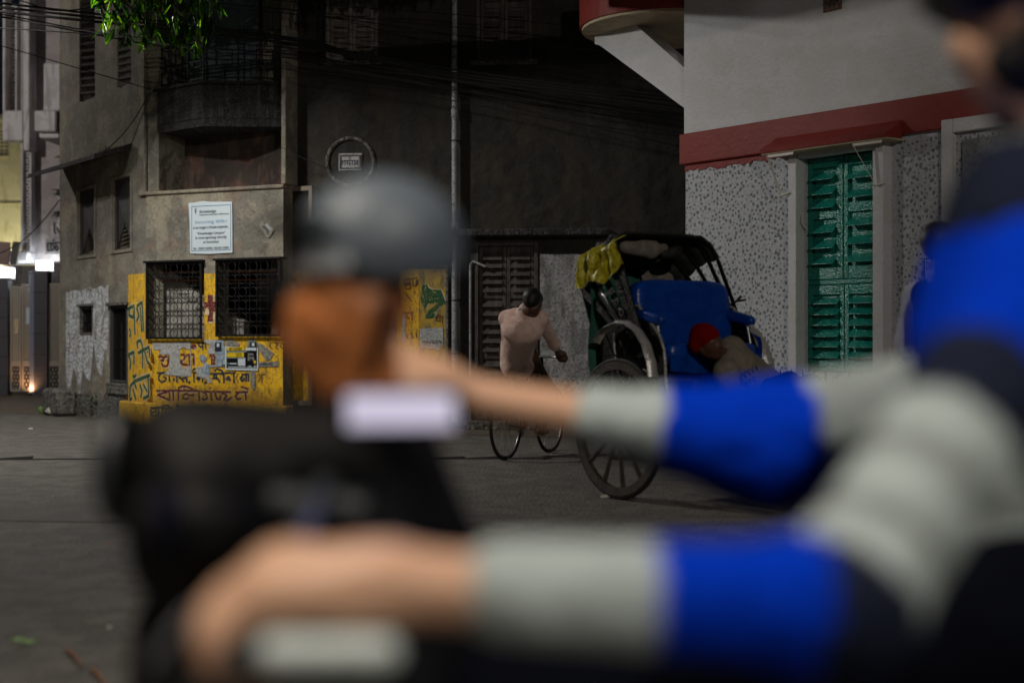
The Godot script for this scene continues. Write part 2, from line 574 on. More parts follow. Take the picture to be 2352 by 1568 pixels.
func make_materials():
	var b_fine := bumps(11, 0.02, 6.0)
	var b_rough := bumps(12, 0.05, 9.0)
	var b_coarse := bumps(13, 0.008, 7.0)
	var speck := [71, 0.11, 0.6, 0.75, C(60, 56, 50), 0.3]
	# old lime plaster of the corner house: ochre showing through grey wash, soot and damp
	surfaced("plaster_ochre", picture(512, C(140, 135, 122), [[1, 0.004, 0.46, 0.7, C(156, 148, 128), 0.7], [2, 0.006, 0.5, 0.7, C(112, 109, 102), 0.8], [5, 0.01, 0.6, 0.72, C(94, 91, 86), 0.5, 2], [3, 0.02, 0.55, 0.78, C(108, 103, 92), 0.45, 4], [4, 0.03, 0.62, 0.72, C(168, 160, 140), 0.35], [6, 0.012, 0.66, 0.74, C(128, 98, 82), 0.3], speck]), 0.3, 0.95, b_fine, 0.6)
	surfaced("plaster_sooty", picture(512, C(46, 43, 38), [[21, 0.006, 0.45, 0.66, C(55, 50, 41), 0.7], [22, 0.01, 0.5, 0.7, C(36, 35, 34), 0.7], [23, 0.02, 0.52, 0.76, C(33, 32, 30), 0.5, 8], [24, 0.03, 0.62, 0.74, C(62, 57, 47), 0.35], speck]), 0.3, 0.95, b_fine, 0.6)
	surfaced("plaster_brown_shaded", picture(512, C(72, 63, 59), [[31, 0.007, 0.45, 0.6, C(108, 74, 66), 0.8], [32, 0.012, 0.5, 0.66, C(66, 58, 54), 0.8], [33, 0.03, 0.56, 0.7, C(122, 104, 92), 0.5, 4], speck]), 0.4, 0.95, b_fine, 0.6)  # brown recess plaster, darkened further to stand for the balcony shadow
	surfaced("plaster_pale", picture(512, C(150, 150, 152), [[41, 0.006, 0.46, 0.6, C(164, 164, 166), 0.8], [42, 0.02, 0.52, 0.68, C(112, 112, 110), 0.7, 4], [43, 0.09, 0.6, 0.7, C(84, 82, 80), 0.6], speck]), 0.45, 0.95, b_fine, 0.7)
	surfaced("whitewash", picture(512, C(206, 212, 220), [[51, 0.007, 0.5, 0.66, C(178, 178, 176), 0.6], [52, 0.03, 0.54, 0.72, C(150, 147, 140), 0.6, 2], [53, 0.04, 0.58, 0.66, C(222, 224, 226), 0.7, 2], [54, 0.02, 0.62, 0.72, C(110, 106, 98), 0.6, 2], speck]), 0.5, 0.95, b_rough, 0.6)
	surfaced("damp_cement", picture(512, C(104, 102, 98), [[61, 0.01, 0.48, 0.62, C(70, 68, 64), 0.8], [62, 0.03, 0.54, 0.68, C(138, 134, 128), 0.7, 4], [63, 0.05, 0.6, 0.7, C(48, 46, 42), 0.7], speck]), 0.5, 0.95, b_rough, 0.8)
	surfaced("black_cement", picture(512, C(48, 47, 47), [[64, 0.01, 0.48, 0.62, C(36, 35, 34), 0.8], [65, 0.03, 0.6, 0.74, C(80, 78, 76), 0.6, 8], [66, 0.06, 0.64, 0.74, C(96, 94, 92), 0.5]]), 0.6, 0.95, b_rough, 0.8)
	var yel := picture(512, C(246, 192, 10), [[81, 0.008, 0.5, 0.66, C(230, 170, 16), 0.7], [82, 0.03, 0.62, 0.74, C(186, 146, 60), 0.65, 2], [83, 0.06, 0.64, 0.72, C(206, 188, 140), 0.7], [84, 0.02, 0.66, 0.76, C(140, 112, 60), 0.5, 4], [85, 0.09, 0.66, 0.74, C(90, 74, 40), 0.6]])
	surfaced("yellow_paint", yel, 0.8, 0.75, b_fine, 0.4)
	surfaced("yellow_faded", picture(512, C(168, 136, 52), [[86, 0.01, 0.46, 0.6, C(186, 152, 48), 0.8], [87, 0.02, 0.52, 0.66, C(112, 100, 74), 0.8, 2], [88, 0.05, 0.6, 0.7, C(150, 140, 116), 0.8]]), 0.8, 0.85, b_fine, 0.4)
	surfaced("maroon_paint", picture(256, C(98, 28, 34), [[91, 0.03, 0.56, 0.7, C(126, 52, 48), 0.7], [92, 0.08, 0.66, 0.74, C(206, 180, 120), 0.8]]), 1.2, 0.8)
	surfaced("navy_paint", picture(256, C(30, 40, 56), [[93, 0.03, 0.56, 0.7, C(54, 62, 70), 0.7], [94, 0.08, 0.68, 0.76, C(190, 168, 110), 0.8]]), 1.2, 0.8)
	surfaced("green_paint", picture(256, C(26, 74, 44), [[95, 0.03, 0.54, 0.68, C(58, 84, 48), 0.8], [96, 0.08, 0.64, 0.74, C(200, 170, 90), 0.8]]), 1.2, 0.8)
	surfaced("cream_paint", picture(256, C(214, 202, 170), [[97, 0.03, 0.54, 0.68, C(190, 168, 110), 0.8]]), 1.2, 0.85)
	surfaced("brown_line", picture(256, C(86, 50, 24), [[98, 0.05, 0.56, 0.7, C(130, 92, 30), 0.7]]), 1.2, 0.85)
	var paper := picture(256, C(196, 200, 202), [[101, 0.02, 0.5, 0.64, C(168, 168, 164), 0.7], [102, 0.12, 0.62, 0.7, C(60, 66, 76), 0.8], [103, 0.04, 0.66, 0.72, C(150, 120, 60), 0.6]])
	surfaced("paper", paper, 2.4, 0.85)
	surfaced("paper_blue", picture(256, C(140, 160, 178), [[104, 0.02, 0.5, 0.64, C(196, 204, 208), 0.8], [105, 0.1, 0.6, 0.7, C(70, 84, 100), 0.8]]), 2.4, 0.85)
	surfaced("paper_grey", picture(256, C(150, 148, 138), [[106, 0.03, 0.5, 0.64, C(112, 108, 98), 0.8], [107, 0.1, 0.6, 0.7, C(60, 60, 60), 0.6]]), 2.4, 0.85)
	mat("print_white", C(206, 218, 226), 0.5)
	mat("print_blue", C(70, 120, 156), 0.5)
	mat("print_sky", C(130, 170, 196), 0.5)
	mat("print_ink", C(30, 38, 52), 0.6)
	mat("print_grey", C(150, 158, 166), 0.6)
	mat("print_black", C(14, 16, 24), 0.4)
	mat("print_yellow", C(226, 196, 30), 0.5)
	mat("print_skin", C(120, 118, 116), 0.6)
	mat("print_green", C(70, 110, 90), 0.6)
	# the white house
	surfaced("white_distemper", picture(512, C(214, 215, 219), [[111, 0.004, 0.45, 0.66, C(206, 206, 208), 0.7], [112, 0.06, 0.6, 0.72, C(204, 204, 207), 0.6], [113, 0.02, 0.62, 0.74, C(196, 193, 186), 0.18, 4], [114, 0.008, 0.6, 0.7, C(202, 200, 196), 0.5]]), 0.4, 0.9, bumps(14, 0.08, 5.0), 0.35)
	surfaced("cream_soffit", picture(256, C(196, 180, 152), [[114, 0.02, 0.5, 0.66, C(180, 162, 134), 0.7]]), 0.5, 0.9, b_fine, 0.3)
	var red := surfaced("red_oxide", picture(256, C(138, 56, 50), [[115, 0.02, 0.5, 0.66, C(128, 50, 45), 0.6]]), 0.9, 0.5, bumps(15, 0.03, 4.0), 0.3)
	red.metallic_specular = 0.3
	surfaced("stucco", picture(512, C(202, 205, 212), [[117, 0.03, 0.5, 0.64, C(176, 178, 184), 0.7], [118, 0.1, 0.6, 0.7, C(150, 152, 158), 0.6]]), 1.1, 0.95, bumps(16, 0.07, 10.0), 0.6)
	surfaced("pebble", picture(256, C(134, 137, 142), [[119, 0.05, 0.5, 0.66, C(114, 117, 122), 0.8]]), 2.0, 0.85)
	surfaced("green_gloss", picture(256, C(20, 136, 122), [[121, 0.02, 0.5, 0.66, C(16, 120, 108), 0.7], [122, 0.08, 0.64, 0.72, C(44, 152, 138), 0.5]]), 1.2, 0.22, bumps(17, 0.06, 9.0), 0.9)
	mat("white_joinery", C(214, 210, 202), 0.55)
	surfaced("terracotta", picture(256, C(130, 92, 76), [[123, 0.04, 0.5, 0.66, C(96, 66, 56), 0.8]]), 1.5, 0.9)
	# louvres and doors of the corner house
	surfaced("grey_wood", picture(256, C(112, 104, 100), [[131, 0.02, 0.5, 0.64, C(84, 78, 74), 0.8], [132, 0.05, 0.56, 0.7, C(136, 128, 122), 0.6, 8]]), 1.0, 0.85, b_fine, 0.4)
	surfaced("dark_wood", picture(256, C(70, 64, 60), [[133, 0.02, 0.5, 0.64, C(52, 47, 44), 0.8], [134, 0.05, 0.56, 0.7, C(92, 84, 78), 0.6, 8]]), 1.0, 0.8, b_fine, 0.4)
	mat("iron", C(38, 37, 38), 0.55, 0.6)
	mat("iron_dark", C(24, 23, 24), 0.6, 0.4)
	mat("iron_grey", C(86, 86, 88), 0.5, 0.6)
	surfaced("pipe_grey", picture(256, C(150, 156, 160), [[135, 0.03, 0.52, 0.66, C(120, 124, 126), 0.7, 8], [136, 0.07, 0.62, 0.7, C(84, 84, 82), 0.7]]), 1.2, 0.5)
	surfaced("room_wall", picture(256, C(164, 160, 154), [[137, 0.02, 0.5, 0.64, C(128, 124, 118), 0.8], speck]), 0.6, 0.95)
	mat("room_dark", C(122, 112, 102), 0.95)
	mat("rust_pipe", C(136, 78, 54), 0.7)
	mat("curtain_green", C(62, 104, 84), 0.9)
	mat("curtain_pale", C(150, 142, 132), 0.9)
	surfaced("blue_wash", picture(256, C(116, 128, 142), [[138, 0.01, 0.48, 0.62, C(90, 102, 118), 0.8], [139, 0.04, 0.58, 0.7, C(140, 146, 150), 0.6]]), 0.6, 0.95, b_fine, 0.5)
	# the neighbours
	surfaced("neighbour_white", picture(256, C(206, 202, 204), [[141, 0.02, 0.5, 0.64, C(182, 178, 178), 0.7], [142, 0.05, 0.6, 0.7, C(160, 156, 154), 0.6, 8]]), 0.4, 0.9, b_fine, 0.3)
	surfaced("neighbour_mauve", picture(256, C(178, 170, 170), [[143, 0.02, 0.5, 0.64, C(160, 152, 152), 0.7]]), 0.4, 0.9, b_fine, 0.3)
	surfaced("pale_yellow", picture(256, C(206, 200, 158), [[144, 0.015, 0.5, 0.62, C(192, 184, 142), 0.8], [145, 0.05, 0.62, 0.74, C(164, 156, 120), 0.5, 4]]), 0.3, 0.9, b_fine, 0.3)
	surfaced("granite", picture(256, C(92, 92, 100), [[146, 0.15, 0.5, 0.64, C(60, 60, 66), 0.9], [147, 0.15, 0.6, 0.7, C(130, 130, 138), 0.8]]), 2.0, 0.4)
	surfaced("granite_pale", picture(256, C(150, 160, 184), [[148, 0.15, 0.5, 0.64, C(126, 134, 156), 0.9]]), 2.0, 0.4)
	mat("gate_paint", C(180, 172, 160), 0.45)
	mat("board_rose", C(150, 124, 120), 0.7)
	mat("concrete_dark", C(96, 94, 92), 0.9)
	# road and ground
	surfaced("asphalt", picture(1024, C(104, 100, 95), [[151, 0.003, 0.46, 0.6, C(114, 109, 101), 0.9], [158, 0.006, 0.58, 0.66, C(78, 75, 72), 0.6], [152, 0.01, 0.5, 0.66, C(84, 82, 79), 0.6], [153, 0.12, 0.52, 0.7, C(120, 116, 110), 0.4], [154, 0.2, 0.6, 0.74, C(76, 74, 71), 0.45], [155, 0.03, 0.64, 0.72, C(120, 110, 98), 0.5]]), 0.35, 0.88, bumps(18, 0.14, 9.0), 0.4)
	surfaced("dust", picture(512, C(98, 88, 76), [[156, 0.01, 0.46, 0.62, C(82, 74, 64), 0.8], [157, 0.12, 0.56, 0.7, C(128, 118, 104), 0.6]]), 0.5, 0.95, b_rough, 0.8)
	mat("tar", C(18, 17, 17), 0.9)
	surfaced("old_asphalt", picture(512, C(88, 85, 81), [[159, 0.008, 0.46, 0.62, C(98, 94, 89), 0.8], [160, 0.12, 0.54, 0.7, C(112, 108, 102), 0.4]]), 0.6, 0.9, bumps(24, 0.12, 8.0), 0.4)
	# plants
	for i in 3:
		var lm := mat(["leaf_green", "leaf_dark", "leaf_light"][i], [C(28, 62, 12), C(18, 42, 10), C(50, 88, 14)][i], 0.24)
		lm.backlight_enabled = true
		lm.backlight = [C(72, 130, 8), C(30, 60, 6), C(110, 160, 12)][i]
		lm.cull_mode = BaseMaterial3D.CULL_DISABLED
	surfaced("bark", picture(256, C(74, 60, 48), [[161, 0.04, 0.5, 0.64, C(48, 40, 34), 0.8, 4]]), 1.5, 0.95, b_rough, 1.0)
	mat("weed", C(52, 74, 36), 0.7).cull_mode = BaseMaterial3D.CULL_DISABLED
	# the rickshaw
	surfaced("black_lacquer", picture(256, C(14, 13, 13), [[171, 0.04, 0.54, 0.66, C(30, 28, 26), 0.7], [172, 0.12, 0.66, 0.74, C(70, 66, 62), 0.6]]), 2.0, 0.45, b_rough, 0.5, false)
	M.black_lacquer.metallic_specular = 0.25
	surfaced("blue_vinyl", picture(256, C(4, 64, 158), [[173, 0.02, 0.5, 0.64, C(4, 54, 140), 0.7], [174, 0.1, 0.66, 0.74, C(20, 80, 170), 0.4]]), 1.5, 0.3, bumps(19, 0.012, 6.0), 0.7, false)
	surfaced("yellow_plastic", picture(256, C(198, 188, 40), [[175, 0.02, 0.5, 0.64, C(180, 166, 36), 0.7], [176, 0.05, 0.62, 0.7, C(120, 106, 40), 0.6]]), 2.0, 0.4, bumps(20, 0.03, 6.0), 0.6, false)
	M.yellow_plastic.cull_mode = BaseMaterial3D.CULL_DISABLED
	surfaced("hood_cloth", picture(256, C(36, 38, 36), [[177, 0.02, 0.5, 0.64, C(24, 26, 25), 0.7], [178, 0.1, 0.62, 0.7, C(60, 60, 56), 0.5]]), 1.5, 0.75, b_coarse, 0.8, false)
	surfaced("green_cloth", picture(256, C(40, 94, 80), [[179, 0.02, 0.5, 0.64, C(32, 78, 68), 0.7]]), 1.5, 0.85, b_coarse, 0.5, false)
	surfaced("grey_cloth", picture(256, C(132, 124, 116), [[180, 0.02, 0.5, 0.64, C(104, 98, 92), 0.7]]), 1.5, 0.9, b_coarse, 0.8, false)
	surfaced("old_wood", picture(256, C(70, 58, 48), [[181, 0.02, 0.5, 0.64, C(46, 40, 34), 0.8, 4], [182, 0.1, 0.62, 0.7, C(104, 94, 82), 0.5]]), 1.8, 0.75, b_rough, 0.6, false)
	surfaced("tin", picture(256, C(196, 196, 194), [[183, 0.03, 0.58, 0.7, C(160, 158, 152), 0.6], [184, 0.09, 0.68, 0.74, C(120, 108, 96), 0.6]]), 2.0, 0.34, b_fine, 0.3, false)
	M.tin.metallic = 0.35
	mat("rubber", C(30, 29, 28), 0.75)
	mat("steel", C(170, 170, 170), 0.3, 0.9)
	mat("reflector_white", C(196, 192, 182), 0.5)
	# people
	mat("skin_brown", C(88, 57, 42), 0.5)
	mat("skin_tan", C(206, 162, 134), 0.48)
	mat("skin_warm", C(190, 116, 64), 0.48)
	mat("hair", C(14, 13, 13), 0.55)
	mat("eye_white", C(210, 204, 196), 0.3)
	mat("black_gloss", C(10, 10, 11), 0.25)
	surfaced("pink_cotton", picture(256, C(244, 212, 200), [[191, 0.02, 0.5, 0.66, C(232, 188, 172), 0.7]]), 2.0, 0.9, bumps(21, 0.012, 10.0), 1.0)
	surfaced("brown_cotton", picture(256, C(96, 78, 58), [[192, 0.03, 0.5, 0.66, C(80, 66, 50), 0.6]]), 2.0, 0.9, b_coarse, 0.8)
	surfaced("grey_cotton", picture(256, C(136, 128, 116), [[193, 0.03, 0.5, 0.66, C(120, 112, 102), 0.6]]), 2.0, 0.9, bumps(22, 0.014, 12.0), 1.0)
	surfaced("navy_cotton", picture(256, C(8, 10, 18), [[194, 0.03, 0.5, 0.66, C(5, 6, 12), 0.6]]), 2.0, 0.9, b_coarse, 0.8)
	surfaced("white_cotton", picture(256, C(196, 196, 200), [[195, 0.03, 0.5, 0.66, C(180, 180, 186), 0.6]]), 2.0, 0.9, b_coarse, 0.8)
	surfaced("red_wool", picture(256, C(128, 12, 13), [[196, 0.1, 0.5, 0.66, C(96, 8, 10), 0.7]]), 3.0, 0.9, b_rough, 0.8)
	surfaced("black_jacket", picture(256, C(20, 21, 24), [[197, 0.03, 0.5, 0.66, C(30, 32, 36), 0.6]]), 2.0, 0.6, b_coarse, 0.6)
	for k in ["pink_cotton", "brown_cotton", "grey_cotton", "navy_cotton", "white_cotton", "red_wool", "black_jacket"]: M[k].metallic_specular = 0.12
	var str := mat("striped_jersey", Color.WHITE, 0.9)
	str.normal_enabled = true
	str.normal_texture = bumps(23, 0.008, 12.0)
	str.normal_scale = 1.2
	str.uv1_triplanar = true
	str.uv1_world_triplanar = true
	str.uv1_scale = Vector3.ONE * 2.5
	str.vertex_color_use_as_albedo = true
	str.metallic_specular = 0.15
	mat("helmet_grey", C(88, 98, 108), 0.5)
	mat("helmet_black", C(12, 12, 14), 0.3)
	mat("visor_stripe", C(206, 214, 220), 0.35)
	mat("bike_black", C(5, 5, 6), 0.6)
	M.bike_black.metallic_specular = 0.3
	mat("bike_grey", C(44, 48, 52), 0.45)
	mat("bike_silver", C(196, 206, 206), 0.35)
	mat("seat_black", C(16, 16, 17), 0.6)
	mat("grip_black", C(18, 18, 18), 0.8)
	mat("litter_green", C(110, 150, 60), 0.6)
	mat("litter_white", C(190, 184, 172), 0.6)
	mat("dry_stick", C(150, 98, 60), 0.85)
	mat("cable", C(8, 8, 8), 0.9)

func lamp_glow(called: String, c: Color, e: float) -> StandardMaterial3D:
	var m := mat(called, C(230, 230, 226), 0.5)
	m.emission_enabled = true
	m.emission = c
	m.emission_energy_multiplier = e
	return m

# ---------------------------------------------------------------- pieces of buildings
# one louvred leaf in the frame of a wall: stiles and rails are the part, every slat a child
func louvre(called: String, parent: Node, w: Wall, u0: float, u1: float, v0: float, v1: float, w0: float, slats: int, frame: Material, slat: Material, tilt: float, label := "", rail := 0.09, turn := 0.0, stile := 0.06, breaks := []):
	var keep := T
	T = w.xf() * Transform3D(Basis.IDENTITY, Vector3(u0, 0, w0)) * Transform3D(Basis(Vector3.UP, turn), Vector3.ZERO)
	var ww := u1 - u0
	var st := mb()
	pane(st, 0, v0, stile, v1, -0.02, 0.02, 0.005)
	pane(st, ww - stile, v0, ww, v1, -0.02, 0.02, 0.005)
	pane(st, stile, v0, ww - stile, v0 + rail * 1.3, -0.018, 0.018, 0.004)
	pane(st, stile, v1 - rail, ww - stile, v1, -0.018, 0.018, 0.004)
	pane(st, stile, v0 + rail * 1.3, ww - stile, v1 - rail, -0.018, -0.014)
	for b in breaks: pane(st, stile, b - rail * 0.5, ww - stile, b + rail * 0.5, -0.017, 0.017, 0.004)
	var leaf := part(called, st, frame, parent)
	if label: leaf.set_meta("label", label)
	var limits := [v0 + rail * 1.3] 
	for b in breaks: limits += [b - rail * 0.5, b + rail * 0.5]
	limits.append(v1 - rail)
	var sp := (v1 - v0) / slats
	var bm := BoxMesh.new()
	st = mb()
	var tt := T
	T = Transform3D()
	box(st, Vector3.ZERO, Vector3(ww - stile * 2.0 - 0.004, sp * 1.18, 0.009), 0.003)
	st.generate_normals()
	var sm := st.commit()
	for i in range(0, limits.size(), 2):
		var n := maxi(1, int(round((limits[i + 1] - limits[i]) / sp)))
		for k in n:
			var v: float = limits[i] + (limits[i + 1] - limits[i]) * (k + 0.5) / n
			var a := tilt + rng.randf_range(-0.07, 0.07)
			put("slat", sm, slat, leaf, tt * Transform3D(Basis(Vector3.RIGHT, -a), Vector3(ww * 0.5, v, 0.012)))
	T = keep
	return leaf

func frame_of(st: SurfaceTool, r: Rect2, t: float, w0: float, w1: float, bev := 0.006):
	pane(st, r.position.x - t, r.position.y - t, r.position.x, r.end.y + t, w0, w1, bev)
	pane(st, r.end.x, r.position.y - t, r.end.x + t, r.end.y + t, w0, w1, bev)
	pane(st, r.position.x, r.end.y, r.end.x, r.end.y + t, w0, w1 - 0.003, bev)
	pane(st, r.position.x, r.position.y - t, r.end.x, r.position.y, w0, w1 - 0.003, bev)

func lit_street_lamp(called: String, label: String, foot: Vector3, head: Vector3, colour: Color, energy: float, bulb := 0.11, aim := Vector3.ZERO):
	var t := thing(called, label, "street lamp", foot, "unseen street lamps")
	var st := mb()
	var top := Vector3(foot.x, head.y + 0.35, foot.z)
	tube(st, [foot, foot + Vector3(0, 0.9, 0), foot + Vector3(0, 0.92, 0), top], [0.085, 0.085, 0.06, 0.045], 10)
	part("pole", st, M.iron_grey, t)
	st = mb()
	var over := Vector3(head.x, top.y + 0.12, head.z)
	tube(st, [top - Vector3(0, 0.06, 0), top.lerp(over, 0.4) + Vector3(0, 0.1, 0), over], 0.028, 8)
	part("arm", st, M.iron_grey, t)
	st = mb()
	lathe(st, head, Vector3.UP, [[0.03, 0.5], [0.07, 0.44], [0.1, 0.26], [0.2, 0.16], [0.205, 0.15], [0.1, 0.245], [0.0, 0.3]], 16)
	part("hood", st, M.iron_grey, t)
	st = mb()
	lathe(st, head, Vector3.UP, [[0.0, -bulb], [bulb * 0.7, -bulb * 0.7], [bulb, 0.0], [bulb * 0.7, bulb * 0.7], [0.0, bulb]], 14)
	part("bulb", st, lamp_glow(called + "_glow", colour, 12.0), t)
	var l: Light3D
	if aim != Vector3.ZERO:   # aimed lamp: a cone holds its light on the riders, off the background
		l = SpotLight3D.new()
		l.spot_angle = 46.0
		l.spot_angle_attenuation = 0.8
		l.spot_range = 60.0
		l.spot_attenuation = 2.0
	else:
		l = OmniLight3D.new()
		l.omni_range = 60.0
		l.omni_attenuation = 2.0
	l.name = "lamp_light"
	l.light_color = colour
	l.light_energy = energy
	l.light_size = bulb
	l.shadow_enabled = true
	t.add_child(l, true)
	l.position = head - foot
	if aim != Vector3.ZERO: l.basis = Basis.looking_at(aim - head, Vector3.RIGHT)

func _ready():
	rng.seed = 7
	# ------------------------------------------------------------ camera, night sky, exposure, street lamps
	var cam := Camera3D.new()
	cam.name = "camera"
	cam.position = EYE
	cam.fov = 26.99
	cam.near = 0.1
	cam.far = 400.0
	var lens := CameraAttributesPhysical.new()
	lens.frustum_focal_length = 50.0
	lens.frustum_focus_distance = 14.6
	lens.frustum_near = 0.1
	lens.frustum_far = 400.0
	lens.exposure_aperture = 1.2
	cam.attributes = lens
	add_child(cam)
	cam.current = true
	var env := Environment.new()
	env.background_mode = Environment.BG_SKY
	var sky := Sky.new()
	var night := ProceduralSkyMaterial.new()
	night.sky_top_color = C(22, 25, 34)
	night.sky_horizon_color = C(28, 32, 42)
	night.ground_horizon_color = C(22, 22, 24)
	night.ground_bottom_color = C(14, 14, 15)
	sky.sky_material = night
	env.sky = sky
	env.background_energy_multiplier = 0.35
	env.tonemap_mode = Environment.TONE_MAPPER_LINEAR
	env.tonemap_exposure = 1.0
	env.sdfgi_enabled = true
	env.ssao_enabled = true
	env.ssil_enabled = true
	var we := WorldEnvironment.new()
	we.name = "world_environment"
	we.environment = env
	add_child(we)
	make_materials()
	lit_street_lamp("unseen_street_lamp", "tall grey street lamp at the left beyond the picture edge, by the leafy tree", Vector3(-7.6, 0, -15.2), Vector3(-6.4, 6.0, -15.6), Color(1.0, 0.985, 0.955), 33.0, 0.18)
	lit_street_lamp("unseen_street_lamp", "street lamp out of view above the near roadside, placed to light the riders", Vector3(-4.0, 0, 0.4), Vector3(-1.7, 4.9, -0.7), Color(1.0, 0.95, 0.88), 15.0, 0.11, Vector3(-0.2, 0.9, -1.7))  # unseen lamp, placed to light the passing riders
	lit_street_lamp("unseen_street_lamp", "street lamp out of view behind the viewer, placed to light the rickshaw front", Vector3(5.5, 0, 5.5), Vector3(3.8, 6.6, 4.8), Color(1.0, 0.96, 0.9), 36.0)  # unseen lamp behind the camera, lights the rickshaw from the front
	lit_street_lamp("unseen_street_lamp", "street lamp out of view up the side street, placed to light the mauve house", Vector3(-14.6, 0, -24.5), Vector3(-13.0, 6.5, -24.0), Color(1.0, 0.97, 0.94), 15.0)  # unseen lamp, placed to light the neighbours and the side wall
	build_ground()
	build_corner_house()
	build_wall_prints()
	build_white_house()
	build_neighbours()
	build_cables()
	build_tree()
	build_rickshaw()
	build_people()
	build_riders()
	build_litter()

# ---------------------------------------------------------------- road and ground
func build_ground():
	var st := mb()
	st.set_smooth_group(-1)
	quad(st, Vector3(-60, 0, 12), Vector3(60, 0, 12), Vector3(60, 0, -90), Vector3(-60, 0, -90))
	tag(part("road", st, M.asphalt), "", "", "", "structure")
	st = mb()
	var edge := [Vector2(-14.5, -24.2), Vector2(-10.0, -23.2), Vector2(-7.2, -22.2), Vector2(-5.9, -20.5), Vector2(-5.0, -19.4), Vector2(-2.7, -18.2), Vector2(2.4, -16.5), Vector2(3.2, -19.0), Vector2(-3, -21.5), Vector2(-6.8, -24), Vector2(-8.0, -34), Vector2(-16, -34)]
	var poly := PackedVector2Array()
	for i in edge.size():
		var a: Vector2 = edge[i]
		var b: Vector2 = edge[(i + 1) % edge.size()]
		for k in 5: poly.append(a.lerp(b, k / 5.0) + (Vector2(rng.randf_range(-0.12, 0.12), rng.randf_range(-0.12, 0.12)) if i < 6 else Vector2.ZERO))
	var ids := Geometry2D.triangulate_polygon(poly)
	for i in range(0, ids.size(), 3):
		var p := []
		for k in 3: p.append(Vector3(poly[ids[i + k]].x, 0.004, poly[ids[i + k]].y))
		if (p[1] - p[0]).cross(p[2] - p[0]).y < 0: p.reverse()
		tri(st, p[0], p[1], p[2])
	tag(part("dirt_verge", st, M.dust), "", "", "", "structure")
	# two old repairs in the road surface
	for c in [[Vector2(-2.2, -9.6), 1.5, 0.7], [Vector2(1.0, -7.6), 1.1, 0.5]]:
		st = mb()
		st.set_smooth_group(-1)
		var rim := []
		for i in 26:
			var a := TAU * i / 26
			rim.append(Vector3(c[0].x + cos(a) * c[1] * rng.randf_range(0.82, 1.12), 0.004, c[0].y + sin(a) * c[2] * rng.randf_range(0.8, 1.15)))
		for i in 26: tri(st, Vector3(c[0].x, 0.004, c[0].y), rim[(i + 1) % 26], rim[i])
		tag(part("road_patch", st, M.old_asphalt), "", "", "", "structure")
	# the uneven dark joint that runs across the road on the left
	st = mb()
	var line := []
	for i in 40:
		var x := -16.0 + i * 0.42
		line.append(Vector3(x, 0.0, -13.55 - 0.025 * (x + 16) - sin(x * 1.3) * 0.03))
	for i in line.size() - 1:
		var w0 := 0.03 + rng.randf() * 0.03
		quad(st, line[i] + Vector3(0, 0.004, w0), line[i + 1] + Vector3(0, 0.004, w0), line[i + 1] + Vector3(0, 0.03 * rng.randf() + 0.008, 0), line[i] + Vector3(0, 0.012, 0))
		quad(st, line[i] + Vector3(0, 0.012, 0), line[i + 1] + Vector3(0, 0.012, 0), line[i + 1] + Vector3(0, 0.004, -0.05), line[i] + Vector3(0, 0.004, -0.05))
	tag(part("road_joint", st, M.tar), "", "", "", "structure")

# ---------------------------------------------------------------- the corner house
var WA: Wall      # ground floor front of the bay, with the two grilles
var WB: Wall      # the long dark front to its right
var WS: Wall      # the side face on the left
var house: Node3D

